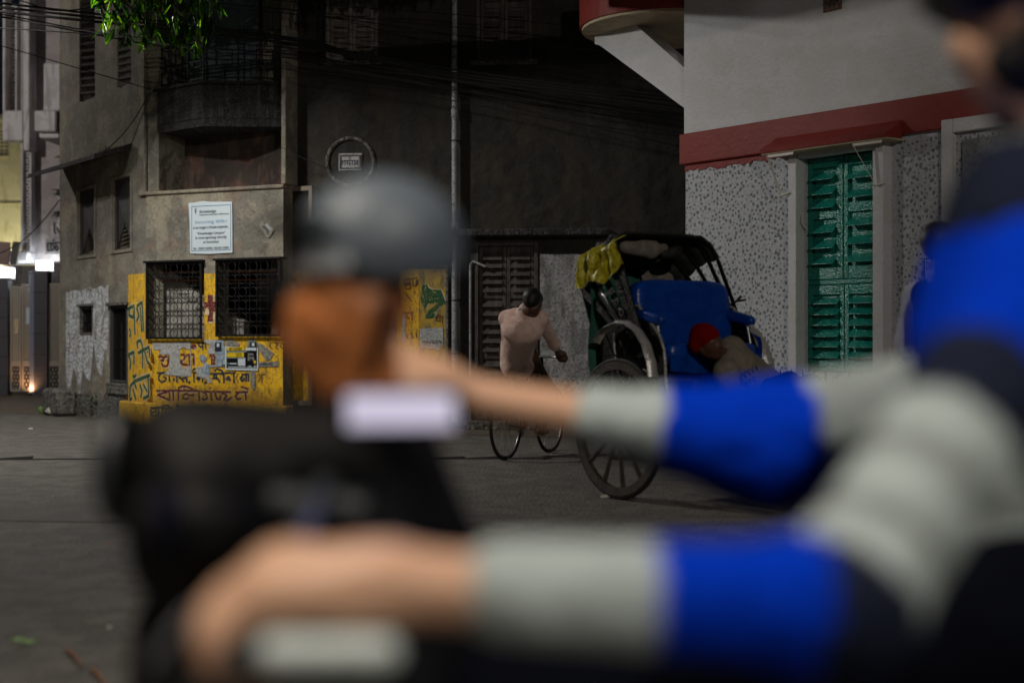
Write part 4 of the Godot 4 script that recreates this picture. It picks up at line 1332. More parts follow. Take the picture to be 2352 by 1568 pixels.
	prism(st, PackedVector2Array([Vector2(cc.x - 0.085, cc.y - 0.039), Vector2(cc.x - 0.02, cc.y - 0.039), Vector2(cc.x - 0.05, cc.y + 0.01)]), 0.0072, 0.008)
	part("cross_outline", st, M.cream_paint, h)
	# green words on the side strip
	T = WS.xf()
	var k := 0.2487
	var green := traced(WS, 290, 650, k, [
		[88, 420, 150, 385, 160, 670], [105, 420, 100, 480, 140, 500, 150, 440], [105, 610, 120, 670, 105, 690], [180, 390, 235, 350], [175, 400, 200, 480, 175, 540], [212, 400, 228, 640], [232, 370, 244, 630],
		[92, 870, 150, 840, 150, 960], [100, 880, 120, 930, 110, 1010], [185, 800, 180, 740, 215, 725, 235, 780, 235, 1000], [190, 850, 300, 790], [255, 830, 280, 930, 300, 960], [300, 800, 305, 890], [140, 1060, 150, 1090, 175, 1060],
		[150, 1130, 310, 1065], [110, 1330, 112, 1180, 150, 1130, 175, 1200], [140, 1200, 170, 1310], [205, 1160, 230, 1220, 215, 1290], [290, 1090, 295, 1270, 240, 1300], [240, 1150, 280, 1230], [115, 1320, 130, 1290]])
	st = mb()
	strokes(st, green, 0.085, 0.0055)
	part("lettering_outline", st, M.cream_paint, h)
	st = mb()
	strokes(st, green, 0.05, 0.008)
	part("lettering", st, M.green_paint, h)
	# words on the yellow panel between the doors
	T = WB.xf()
	var s3 := 0.15949
	var seven := []
	for p in [[700, 400], [775, 405], [790, 450], [850, 480], [985, 482], [1060, 690], [960, 745], [905, 820], [880, 920], [730, 925], [790, 800], [935, 690], [790, 690], [745, 800], [665, 640]]:
		seven.append(WB.uv((920 + p[0] * s3) / 1.06293, (630 + p[1] * s3) / 1.06293))
	st = mb()
	var sh := PackedVector2Array()
	for p in seven: sh.append(p + Vector2(0.012, 0.004))
	prism(st, sh, 0.0045, 0.0055)
	part("lettering_outline", st, M.cream_paint, h)
	st = mb()
	prism(st, PackedVector2Array(seven), 0.006, 0.0075)
	part("lettering", st, M.green_paint, h)
	st = mb()
	strokes(st, traced(WB, 920, 630, s3, [[400, 335, 625, 300], [420, 345, 420, 430, 490, 400, 470, 370, 430, 400, 440, 470, 500, 470], [430, 530, 530, 660], [505, 340, 510, 480], [545, 330, 550, 410, 600, 430, 600, 340], [575, 520], [620, 320, 622, 420],
		[250, 300, 300, 290, 340, 330], [340, 330, 410, 245], [200, 210, 240, 310], [320, 330, 300, 420], [890, 905, 1025, 900], [915, 910, 910, 960, 950, 960], [965, 905, 968, 980], [1000, 905, 1005, 990], [900, 890, 950, 870, 1000, 895],
		[380, 840, 560, 830], [460, 850, 440, 900, 500, 930], [530, 850, 540, 950], [450, 1160, 480, 1250], [520, 1140, 560, 1220, 520, 1220], [600, 1140, 610, 1220]]), 0.017, 0.006)
	part("lettering", st, M.brown_line, h)
	st = mb()
	strokes(st, traced(WB, 680, 520, 0.3443, [[75, 690, 200, 680], [100, 700, 95, 740, 140, 735, 120, 705], [160, 690, 165, 745], [190, 690, 205, 740], [60, 790, 90, 780, 75, 830, 100, 850], [110, 790, 200, 780], [140, 790, 130, 830, 165, 830]]), 0.02, 0.006)
	part("lettering", st, M.brown_line, h)
	# -------- the notice of the school: a nailed tin sheet with printed lines
	var ka := WA.uv(434, 465); var kb := WA.uv(534, 463); var kc := WA.uv(535, 580); var kd := WA.uv(438, 582)
	var mid := (ka.x + kb.x) * 0.5
	var kn = sheet_of("school_notice", "white printed notice reading Knowledge with blue border, nailed above the grilles", "notice", WA, [ka + Vector2(0, -0.01), ka + Vector2(0.25, 0.008), Vector2(mid, ka.y - 0.006), kb, kb + Vector2(0.004, -0.3), kc, Vector2(mid, kc.y - 0.008), kd, kd + Vector2(-0.008, 0.4)], M.print_white, 0.012, 0.006)
	var L := kd.x + 0.022
	var R := kc.x - 0.025
	var W := R - L
	var y0 := ka.y - 0.055
	var y1 := kc.y + 0.035
	st = mb()
	T = WA.xf()
	for e in [[L, y0 - 0.01, R, y0], [L, y1, R, y1 + 0.009], [L, y1 + 0.009, L + 0.009, y0 - 0.01], [R - 0.009, y1 + 0.009, R, y0 - 0.01]]: pane(st, e[0], e[1], e[2], e[3], 0.0182, 0.0192)
	part("border", st, M.print_blue, kn)
	st = mb()
	var ly := y0 - 0.03
	prism(st, PackedVector2Array([Vector2(L + 0.05, ly - 0.005), Vector2(L + 0.07, ly - 0.035), Vector2(L + 0.09, ly - 0.005), Vector2(L + 0.08, ly - 0.05), Vector2(L + 0.071, ly - 0.085), Vector2(L + 0.06, ly - 0.05)]), 0.0182, 0.0195)
	strokes(st, [[Vector2(L + 0.07, ly - 0.006)]], 0.014, 0.0185)
	part("emblem", st, M.print_ink, kn)
	var H := y0 - y1
	var rows := [["Knowledge", 0.14, 0.42, 0.085, 0.42, M.print_ink, true], ["Experience the Best Edification", 0.205, 0.58, 0.045, 0.74, M.print_ink, true], ["Securing 90%+", 0.37, 0.5, 0.1, 0.82, M.print_sky, true], ["is no longer a Dream anymore..", 0.49, 0.5, 0.085, 0.9, M.print_ink, true], ["\"Knowledge Campus\"", 0.62, 0.5, 0.075, 0.72, M.print_ink, true], ["is now opening shortly", 0.715, 0.5, 0.078, 0.79, M.print_ink, true], ["at Gariahat", 0.805, 0.5, 0.075, 0.4, M.print_ink, true], ["Ph : 70591 03898 / 96743 14305", 0.945, 0.5, 0.07, 0.9, M.print_ink, true]]
	for r in rows: letters("lettering", r[0], r[5], kn, Vector3(L + W * r[2], y0 - H * r[1], 0.0195), W * r[4], H * r[3], WA.xf(), r[6])
	# folded flyer hanging askew at the right
	var f := []
	for p in [[595, 517], [604, 505], [631, 527], [620, 545], [614, 545]]: f.append(WA.uv(p[0], p[1]))
	var fl = sheet_of("flyer", "small grey flyer hanging askew to the right of the school notice", "flyer", WA, [f[0], f[1], f[2], f[3], f[4]], M.paper_grey, 0.012, 0.004)
	var fx := WA.xf() * Transform3D(Basis(Vector3.BACK, -0.72), Vector3(WA.uv(615, 522).x, WA.uv(615, 522).y, 0.0175))
	letters("lettering", "RING", M.print_white, fl, Vector3(0.015, 0.02, 0), 0.11, 0.05, fx, true)
	letters("lettering", "CENTRE", M.print_ink, fl, Vector3(0.0, -0.03, 0), 0.12, 0.03, fx, true)
	# torn bills below the grilles
	var bills := [
		["torn_bill", "large speckled white bill torn into a T over the red words", M.paper, [[78, 228], [300, 232], [660, 205], [672, 738], [560, 745], [255, 712], [330, 640], [336, 520], [350, 420], [300, 410], [170, 400], [210, 345], [80, 330]], [[470, 345], [500, 360], [500, 560], [560, 620], [655, 600], [655, 340], [560, 300]]],
		["torn_bill", "narrow pale torn bill with blue ring print, right of the torn white bill", M.paper, [[860, 190], [1045, 180], [1050, 400], [940, 400], [930, 330], [960, 260], [900, 230]], []],
		["torn_bill", "blue grey lined scrap of bill over the navy words", M.paper_blue, [[820, 400], [920, 460], [870, 520], [950, 560], [955, 740], [840, 700], [830, 600], [880, 560], [800, 470]], []],
		["torn_bill", "small crumpled grey scrap of bill left of the blue grey scrap", M.paper, [[740, 610], [830, 595], [838, 690], [960, 745], [980, 840], [940, 850], [920, 790], [760, 735]], []],
		["portrait_bill", "bill with a woman's portrait, left of the black and yellow bill", M.paper_blue, [[1052, 190], [1120, 180], [1180, 210], [1205, 590], [955, 600], [960, 575], [1060, 570]], []],
		["torn_bill", "greenish torn bill above the black and yellow bill", M.paper_grey, [[1185, 185], [1260, 175], [1420, 240], [1410, 280], [1212, 282]], []],
		["portrait_bill", "folded pale bill with a long haired portrait, right of the black and yellow bill", M.paper_grey, [[1540, 170], [1640, 165], [1690, 235], [1760, 250], [1940, 390], [1880, 490], [1820, 505], [1700, 330], [1690, 290], [1530, 285]], []],
		["torn_bill", "faded grey strip with a line of letters, right of the black and yellow bill", M.paper_grey, [[1702, 525], [2010, 515], [2015, 590], [1704, 600]], []],
		["torn_bill", "long pale paper drip hanging under the black and yellow bill", M.paper_grey, [[1570, 665], [1650, 660], [1655, 900], [1640, 960], [1590, 900]], []],
	]
	var n := 0
	for b in bills:
		var o := []
		for p in b[3]: o.append(WA.uv((360 + p[0] * s) / 1.06293, (800 + p[1] * s) / 1.06293))
		var polys := [PackedVector2Array(o)]
		if b[4]:
			var q := PackedVector2Array()
			for p in b[4]: q.append(WA.uv((360 + p[0] * s) / 1.06293, (800 + p[1] * s) / 1.06293))
			var mx: float = q[1].x
			var got := []
			for half in [[-9.0, mx], [mx, 9.0]]:
				for a in Geometry2D.intersect_polygons(polys[0], PackedVector2Array([Vector2(half[0], -9), Vector2(half[1], -9), Vector2(half[1], 9), Vector2(half[0], 9)])):
					got += Geometry2D.clip_polygons(a, q)
			polys = got
		T = WA.xf()
		st = mb()
		for a in polys: prism(st, a, 0.0105 + 0.0012 * (n % 5), 0.0122 + 0.0012 * (n % 5))
		var bt := thing(b[0], b[1], "poster", WA.pt(o[0].x, o[0].y), "bills pasted under the grilles")
		part("sheet", st, b[2], bt)
		var zz := 0.0128 + 0.0012 * (n % 5)
		if b[0] == "portrait_bill":   # a plain head and shoulders, and lines of type
			var c := WA.uv((360 + (1090 if n == 4 else 1625) * s) / 1.06293, (800 + (250 if n == 4 else 240) * s) / 1.06293)
			st = mb()
			strokes(st, [[c + Vector2(0, 0.022), c + Vector2(0.0, -0.1)]], 0.11, zz)
			part("print_hair", st, M.print_ink, bt)
			st = mb()
			strokes(st, [[c + Vector2(0, 0.01), c + Vector2(0, -0.035)]], 0.042, zz + 0.002)
			part("print_face", st, M.print_white, bt)
		if n == 1:
			var c := WA.uv((360 + 990 * s) / 1.06293, (800 + 270 * s) / 1.06293)
			st = mb()
			strokes(st, [Array(circle(Vector3(c.x, c.y, 0), Vector3.RIGHT, Vector3.UP, 0.03, 18)).map(func(p): return Vector2(p.x, p.y))], 0.006, zz)
			part("print_ring", st, M.print_blue, bt)
		if n == 4:
			var c := WA.uv((360 + 1172 * s) / 1.06293, (800 + 570 * s) / 1.06293)
			letters("lettering", "GAR", M.print_ink, bt, Vector3(c.x, c.y, zz + 0.002), 0.055, 0.035, WA.xf(), true)
		if n == 7:
			var c := WA.uv((360 + 1860 * s) / 1.06293, (800 + 555 * s) / 1.06293)
			letters("lettering", "GARIAHAT", M.print_ink, bt, Vector3(c.x - 0.03, c.y, zz), 0.2, 0.05, WA.xf(), true)
		n += 1
	# the black and yellow bill of the art school
	var pa := WA.uv(518, 795); var pb := WA.uv(594, 800); var pc := WA.uv(594, 851); var pd := WA.uv(519, 849)
	var art = sheet_of("art_school_bill", "black and yellow bill of an art academy with a man's grey portrait", "poster", WA, [pa, pb, pc, pd], M.print_white, 0.018, 0.003, "bills pasted under the grilles")
	var aw := pb.x - pa.x
	var ah := pa.y - pd.y
	T = WA.xf()
	var P := func(x, y): return Vector2(pa.x + aw * x, pa.y - ah * y)
	var fill := func(called, m, x0, yy0, x1, yy1, z):
		var t := mb()
		var a: Vector2 = P.call(x0, yy1)
		var b: Vector2 = P.call(x1, yy0)
		pane(t, a.x, a.y, b.x, b.y, 0.0212 + z * 0.001, 0.0218 + z * 0.001)
		part(called, t, m, art)
	fill.call("print_field", M.print_black, 0.05, 0.05, 0.97, 0.93, 0)
	fill.call("print_band", M.print_yellow, 0.06, 0.04, 0.6, 0.18, 1)
	fill.call("print_band", M.print_white, 0.62, 0.06, 0.95, 0.18, 1)
	fill.call("print_band", M.print_yellow, 0.06, 0.27, 0.58, 0.46, 1)
	fill.call("print_band", M.print_white, 0.4, 0.52, 0.62, 0.82, 1)
	fill.call("print_line", M.print_white, 0.08, 0.215, 0.66, 0.238, 1)
	fill.call("print_line", M.print_white, 0.07, 0.486, 0.64, 0.502, 1)
	fill.call("print_line", M.print_white, 0.1, 0.86, 0.63, 0.885, 1)
	fill.call("print_line", M.print_grey, 0.08, 0.9, 0.63, 0.915, 1)
	for e in 4: fill.call("print_line", M.print_black, 0.33, 0.295 + 0.04 * e, 0.52, 0.308 + 0.04 * e, 2)
	fill.call("print_line", M.print_white, 0.15, 0.71, 0.36, 0.76, 1)
	fill.call("print_patch", M.print_green, 0.07, 0.69, 0.13, 0.78, 1)
	fill.call("print_patch", M.print_yellow, 0.88, 0.6, 0.94, 0.72, 3)
	letters("lettering", "ART ACADEMY", M.print_black, art, Vector3(P.call(0.33, 0.11).x, P.call(0.33, 0.11).y, 0.0235), aw * 0.4, ah * 0.16, WA.xf(), true)
	st = mb()
	var fc: Vector2 = P.call(0.8, 0.45)
	strokes(st, [[fc + Vector2(0, ah * 0.16), fc + Vector2(-0.004, -ah * 0.16)]], aw * 0.2, 0.0222)
	part("print_face", st, M.print_skin, art)
	st = mb()
	strokes(st, [[fc + Vector2(-0.03, ah * 0.2), fc + Vector2(0.0, ah * 0.27), fc + Vector2(0.045, ah * 0.16), fc + Vector2(0.05, -ah * 0.02)], [fc + Vector2(-0.03, ah * 0.04), fc + Vector2(0.035, ah * 0.05)], [fc + Vector2(-0.018, -ah * 0.12), fc + Vector2(0.02, -ah * 0.12)]], 0.016, 0.0255)
	part("print_hair", st, M.print_black, art)
	st = mb()
	prism(st, PackedVector2Array([P.call(0.64, 0.93), P.call(0.7, 0.84), P.call(0.77, 0.8), P.call(0.86, 0.9), P.call(0.9, 0.78), P.call(0.96, 0.84), P.call(0.96, 0.93)]), 0.0245, 0.025)
	part("print_shirt", st, M.print_grey, art)
	# bills on the yellow panel between the doors
	var more := [["torn_bill", "pale torn bill at the top left of the yellow panel between the doors", [[120, 165], [180, 170], [250, 310], [290, 400], [290, 615], [130, 610]], M.paper_grey], ["number_bill", "pinkish bill with a telephone number at the foot of the yellow panel", [[660, 1080], [1015, 1065], [1015, 1330], [960, 1400], [660, 1370]], M.paper], ["torn_bill", "white strip of bill hanging low on the yellow panel", [[385, 860], [440, 860], [435, 1300], [370, 1290]], M.paper], ["torn_bill", "arched grey bill at the left edge of the yellow panel", [[95, 940], [160, 880], [290, 860], [290, 1290], [110, 1250]], M.paper_grey]]
	for b in more:
		var o := []
		for p in b[2]: o.append(WB.uv((920 + p[0] * s3) / 1.06293, (630 + p[1] * s3) / 1.06293))
		var bt = sheet_of(b[0], b[1], "poster", WB, o, b[3], 0.009, 0.002, "bills on the yellow panel")
		if b[0] == "number_bill":
			var c := WB.uv((920 + 840 * s3) / 1.06293, (630 + 1285 * s3) / 1.06293)
			letters("lettering", "98304 62979", M.print_ink, bt, Vector3(c.x, c.y, 0.0115), 0.26, 0.06, WB.xf(), true)
			st = mb()
			T = WB.xf()
			for e in 5: pane(st, c.x - 0.12, c.y + 0.06 + 0.027 * e, c.x + 0.06 + 0.01 * (e % 3), c.y + 0.07 + 0.027 * e, 0.0112, 0.0118)
			part("print_line", st, M.print_grey, bt)
	var tb := []
	for p in [[60, 610], [60, 540], [90, 500], [180, 470], [260, 450], [250, 500], [180, 530], [110, 545], [100, 630]]: tb.append(WB.uv((680 + p[0] * 0.3443) / 1.06293, (520 + p[1] * 0.3443) / 1.06293))
	sheet_of("torn_bill", "scraped grey remains of a bill on dull yellow wall beside a door", "poster", WB, tb, M.paper_grey, 0.009, 0.002)
	T = Transform3D()

# ---------------------------------------------------------------- the white house on the right
var WH: Wall

func build_white_house():
	var o := at(1571, 784, 16.2); o.y = 0
	WH = Wall.new(o, Vector3(0.619, 0, 0.785))
	var w := WH
	var h := thing("white_house", "white house with red string course, pebble dashed lower wall and green louvred window", "house", o)
	var st: SurfaceTool
	var v_top: float = w.uv(1571, 309).y
	var v_bot: float = w.uv(1571, 379).y
	var ua: float = w.off(-0.06).u(1856)
	var ub: float = w.off(0.12).u(2004)
	var va: float = w.uv(1930, 856).y
	var vb: float = w.uv(1930, 354).y
	var win := Rect2(ua, va, ub - ua, vb - va)
	T = w.xf()
	st = mb()
	pane(st, 0.0, v_bot, 6.5, 8.0, -0.25, 0.0, 0.006)
	pane(st, 0.0, 0.0, 0.25, 8.0, -8.0, -0.25)
	part("wall", st, M.white_distemper, h)
	st = mb()
	pierced(st, 0.02, 6.5, 0.0, v_bot - 0.001, -0.25, -0.01, [win])
	var lower := part("pebble_dash_wall", st, M.stucco, h)
	# pebbles thrown into the wet render: the 300 nearest the window singly, the rest as one
	var shapes := []
	for k in 4:
		var t2 := mb()
		T = Transform3D()
		var rr := [0.0, 0.8, 1.0, 0.72, 0.0]
		var wob := rng.randf_range(0.75, 1.2)
		lathe(t2, Vector3.ZERO, Vector3.BACK, [[0.0, 0.5], [0.62 * wob, 0.32], [1.0, 0.0], [0.7, -0.4]], 7)
		t2.generate_normals()
		shapes.append(t2.commit())
	T = w.xf()
	var spots := []
	for e in 14000:
		var p := Vector2(rng.randf_range(0.03, 4.4), rng.randf_range(0.15, v_bot - 0.06))
		if p.x > ua - 0.22 and p.x < ub + 0.2: continue
		spots.append(p)
	var taken := {}
	var good := []
	for p in spots:
		var cell := Vector2i(int(p.x / 0.046), int(p.y / 0.046))
		var ok := true
		for i in range(-1, 2):
			for j in range(-1, 2):
				var q = taken.get(cell + Vector2i(i, j))
				if q != null and q.distance_to(p) < 0.043: ok = false
		if ok:
			taken[cell] = p
			good.append(p)
	good.sort_custom(func(a, b): return absf(a.x - 0.9) + absf(a.y - 2.2) * 0.5 < absf(b.x - 0.9) + absf(b.y - 2.2) * 0.5)
	var mm := MultiMesh.new()
	mm.transform_format = MultiMesh.TRANSFORM_3D
	mm.mesh = shapes[1]
	mm.instance_count = maxi(0, good.size() - 300)
	for i in good.size():
		var sc := rng.randf_range(0.009, 0.021)
		var xf := T * Transform3D(Basis(Vector3.BACK, rng.randf() * TAU) * Basis.from_scale(Vector3(sc * rng.randf_range(0.9, 1.5), sc, sc * rng.randf_range(0.4, 0.8))), Vector3(good[i].x, good[i].y, -0.01))
		if i < 300: put("pebble", shapes[i % 4], M.pebble, lower, xf)
		else: mm.set_instance_transform(i - 300, Transform3D(xf.basis, xf.origin))
	var mi := MultiMeshInstance3D.new()
	mi.name = "pebbles"
	mi.multimesh = mm
	mi.material_override = M.pebble
	lower.add_child(mi, true)
	mi.position = -origin_of(lower)
	tag(mi, "", "", "", "stuff")
	# red string course and the run of red paint under it
	st = mb()
	pane(st, -0.03, v_bot, 6.5, v_top, 0.001, 0.05, 0.012)
	var band := part("string_course", st, M.red_oxide, h)
	st = mb()
	var poly := PackedVector2Array([Vector2(0.02, v_bot - 0.001), Vector2(ua - 0.2, v_bot - 0.001)])
	for i in 40: poly.append(Vector2(lerpf(ua - 0.2, 0.02, i / 39.0), v_bot - 0.07 + rng.randf_range(-0.025, 0.025)))
	prism(st, poly, -0.009, 0.003)
	part("paint_run", st, M.red_oxide, band)
	# sunshade above the window
	var wo := w.off(0.3)
	var sa: float = wo.u(1746)
	var sb: float = wo.u(2036)
	var lip: float = wo.uv(1890, 337).y
	st = mb()
	T = w.xf() * Transform3D(Basis(Vector3.BACK, Vector3.UP, Vector3.LEFT), Vector3.ZERO)
	prism(st, PackedVector2Array([Vector2(0.052, lip + 0.02), Vector2(0.3, lip + 0.015), Vector2(0.306, lip + 0.05), Vector2(0.28, lip + 0.075), Vector2(0.14, lip + 0.14), Vector2(0.052, lip + 0.2)]), -sb, -sa)
	var shade := part("sunshade", st, M.red_oxide, h)
	T = w.xf()
	st = mb()
	pane(st, sa + 0.004, lip, sb - 0.004, lip + 0.019, 0.002, 0.288, 0.004)
	part("soffit", st, M.cream_soffit, shade)
	for k in 2:
		st = mb()
		var uu: float = [ua - 0.19, ub + 0.06][k]
		var out: float = [-0.12, -0.3][k]
		bar(st, Vector3(uu + out * 0.6, lip - 0.012, 0.27), Vector3(uu, lip - 0.42, 0.14), 0.03, 0.006, 0.002)
		bar(st, Vector3(uu + out * 0.6, lip - 0.012, 0.27), Vector3(uu + out * 0.6 + 0.35, lip - 0.012, 0.27), 0.006, 0.04, 0.002)
		bar(st, Vector3(uu, lip - 0.42, 0.145), Vector3(uu + 0.1, lip - 0.4, 0.125), 0.03, 0.02, 0.002)
		part("strut", st, M.white_joinery, shade)
	# window surround: jambs standing proud, with deep reveals, head and sill
	st = mb()
	var jw: float = w.off(0.12).u(1826) - w.off(0.12).u(1806)
	pane(st, ua - jw, va - 0.05, ua - 0.002, v_bot - 0.002, -0.12, 0.12, 0.008)
	pane(st, ub + 0.002, va - 0.05, ub + jw * 1.15, v_bot - 0.002, -0.12, 0.12, 0.008)
	pane(st, ua - 0.002, vb, ub + 0.002, v_bot - 0.004, -0.12, 0.1, 0.006)
	part("window_surround", st, M.white_distemper, h)
	st = mb()
	pane(st, ua - jw - 0.06, va - 0.16, ub + jw * 1.15 + 0.06, va - 0.052, -0.12, 0.2, 0.012)
	part("sill", st, M.white_distemper, h)
	st = mb()
	pane(st, ua - 0.2, va - 0.2, ub + 0.2, vb + 0.1, -0.9, -0.85)
	part("room", st, M.room_dark, h)
	# green louvres: two pairs of leaves, one above the other
	var mv: float = w.uv(1930, 646).y
	var um: float = w.u(1927)
	T = w.xf()
	st = mb()
	pane(st, ua, mv - 0.025, ub, mv + 0.025, -0.11, -0.062, 0.006)
	pane(st, um - 0.018, mv + 0.025, um + 0.018, vb, -0.1, -0.045, 0.006)
	part("window_frame", st, M.green_gloss, h)
	var bq: float = w.uv(1930, 487).y
	var up := [[ua + 0.005, um - 0.02, mv + 0.03, vb - 0.01, [bq]], [um + 0.02, ub - 0.005, mv + 0.03, vb - 0.01, [bq + 0.05]], [ua + 0.005, (ua + ub) * 0.5 - 0.004, va + 0.005, mv - 0.03, []], [(ua + ub) * 0.5 + 0.004, ub - 0.005, va + 0.005, mv - 0.03, []]]
	for e in up: louvre("window_shutter", h, w, e[0], e[1], e[2], e[3], -0.075, 8 if e[4] else 8, M.green_gloss, M.green_gloss, 0.85, "", 0.1, 0.0, 0.055, e[4])
	# hook that holds the leaf
	st = mb()
	var hk := w.uv(1836, 505)
	tube(st, [Vector3(ua - 0.003, hk.y + 0.05, 0.02), Vector3(ua + 0.02, hk.y + 0.02, 0.06), Vector3(ua + 0.02, hk.y - 0.04, 0.06), Vector3(ua + 0.04, hk.y - 0.1, 0.01)], 0.012, 6)
	part("window_hook", st, M.white_joinery, h)
	# pilaster and plain panel to the right
	var pa: float = w.u(2172)
	st = mb()
	pane(st, pa, 0.0, pa + 0.12, v_bot + 0.08, -0.01, 0.07, 0.008)
	pane(st, pa + 0.12, v_bot - 0.05, 6.4, v_bot + 0.08, -0.01, 0.062, 0.008)
	part("pilaster", st, M.white_distemper, h)
	st = mb()
	pane(st, pa + 0.2, 0.2, pa + 1.3, v_bot - 0.12, -0.009, 0.03, 0.01)
	part("panel", st, M.plaster_pale, h)
	# name plates
	for k in 2:
		var r: Rect2 = [hole(w, 2127, 592, 2176, 650), hole(w, 2112, 655, 2150, 704)][k]
		st = mb()
		pane(st, r.position.x, r.position.y, r.end.x, r.end.y, -0.01, 0.028, 0.004)
		var pl := part("name_plate", st, M.white_distemper, h)
		st = mb()
		frame_of(st, Rect2(r.position + Vector2(0.012, 0.012), r.size - Vector2(0.024, 0.024)), 0.012, 0.0, 0.034, 0.002)
		part("plate_border", st, M.print_ink, pl)
		if k == 0:
			letters("lettering", "Dr. A", M.print_ink, pl, Vector3(r.get_center().x - 0.02, r.get_center().y + 0.05, 0.03), r.size.x * 0.62, 0.11, w.xf(), true, true)
			letters("lettering", "40.002", M.print_ink, pl, Vector3(r.get_center().x, r.get_center().y - 0.08, 0.03), r.size.x * 0.7, 0.07, w.xf(), true)
	# terracotta ventilator
	var jr := hole(w, 1893, -26, 1935, 25)
	st = mb()
	pane(st, jr.position.x, jr.position.y, jr.end.x, jr.end.y, 0.0, 0.01)
	var jal := part("ventilator", st, M.terracotta, h)
	for k in 6:
		st = mb()
		var cx: float = jr.position.x if k < 3 else jr.end.x
		var r: float = jr.size.x * (0.3 + 0.24 * (k % 3))
		var arc := circle(Vector3(cx, jr.position.y + 0.01, 0.014), Vector3.RIGHT if k < 3 else Vector3.LEFT, Vector3.UP, r, 8, 0.0, PI / 2)
		tube(st, arc.filter(func(p): return p.x >= jr.position.x - 0.001 and p.x <= jr.end.x + 0.001), 0.011, 5)
		part("ventilator_rib", st, M.room_dark, jal)
	# round cornered balcony on the side, carried by a brace
	var plan := PackedVector2Array()
	for i in 41:
		var a := lerpf(-2.54, 2.54, i / 40.0)
		plan.append(Vector2(0.9 + cos(a) * 1.09, 0.65 + sin(a) * 1.09))
	for i in plan.size(): plan[i].y = -plan[i].y
	var inner := Geometry2D.offset_polygon(plan, -0.03)[0]
	# x leads away from the side wall, y runs back along it, z is up
	var bx := Transform3D(Basis(-w.d, w.n, Vector3.UP), o)
	T = bx
	st = mb()
	prism(st, plan, 4.96, 5.5)
	var balc := part("balcony", st, M.red_oxide, h)
	st = mb()
	prism(st, inner, 4.925, 4.959)
	part("soffit", st, M.cream_soffit, balc)
	st = mb()
	T = Transform3D(Basis(-w.d, Vector3.UP, -w.n), o)
	prism(st, PackedVector2Array([Vector2(0.0, 3.77), Vector2(0.0, 4.22), Vector2(0.9, 4.924), Vector2(1.64, 4.924), Vector2(1.64, 4.82), Vector2(1.55, 4.79)]), 0.1, 0.34)
	part("brace", st, M.white_distemper, balc)
	# unseen slab above the picture, placed to shade the upper front wall
	T = w.xf()
	st = mb()
	T = w.xf() * Transform3D(Basis(Vector3.RIGHT, Vector3.FORWARD, Vector3.UP), Vector3.ZERO)
	prism(st, PackedVector2Array([Vector2(0.02, 0.0), Vector2(-1.2, -1.1), Vector2(-1.2, -3.2), Vector2(6.4, -3.2), Vector2(6.4, 0.0)]), 5.13, 5.26)
	part("unseen_shade_slab", st, M.white_distemper, h)
	T = Transform3D()
	# low spiked fence in front of the window
	var fw := w.off(0.55)
	T = fw.xf()
	var f0: float = fw.u(1795)
	var ft: float = fw.uv(1880, 853).y
	var fence := thing("spiked_fence", "low black iron fence with spiked and curled tops under the green window", "fence", fw.pt(f0, 0))
	st = mb()
	for v in [0.12, ft - 0.13]: pane(st, f0 - 0.1, v, f0 + 2.9, v + 0.02, -0.012, 0.012, 0.003)
	part("rail", st, M.iron, fence)
	for i in 20:
		var uu := f0 + 0.145 * i
		st = mb()
		bar(st, Vector3(uu, 0.0, 0.013), Vector3(uu, ft - 0.06, 0.013), 0.014, 0.014)
		lathe(st, Vector3(uu, ft - 0.06, 0.013), Vector3.UP, [[0.006, 0.0], [0.016, 0.015], [0.0, 0.085]], 6)
		part("picket", st, M.iron, fence)
		st = mb()
		tube(st, circle(Vector3(uu - 0.034, ft - 0.085, 0.013), Vector3.RIGHT, Vector3.UP, 0.03, 8, -0.3, PI * 0.95), 0.006, 5)
		part("curl", st, M.iron, fence)
	T = Transform3D()

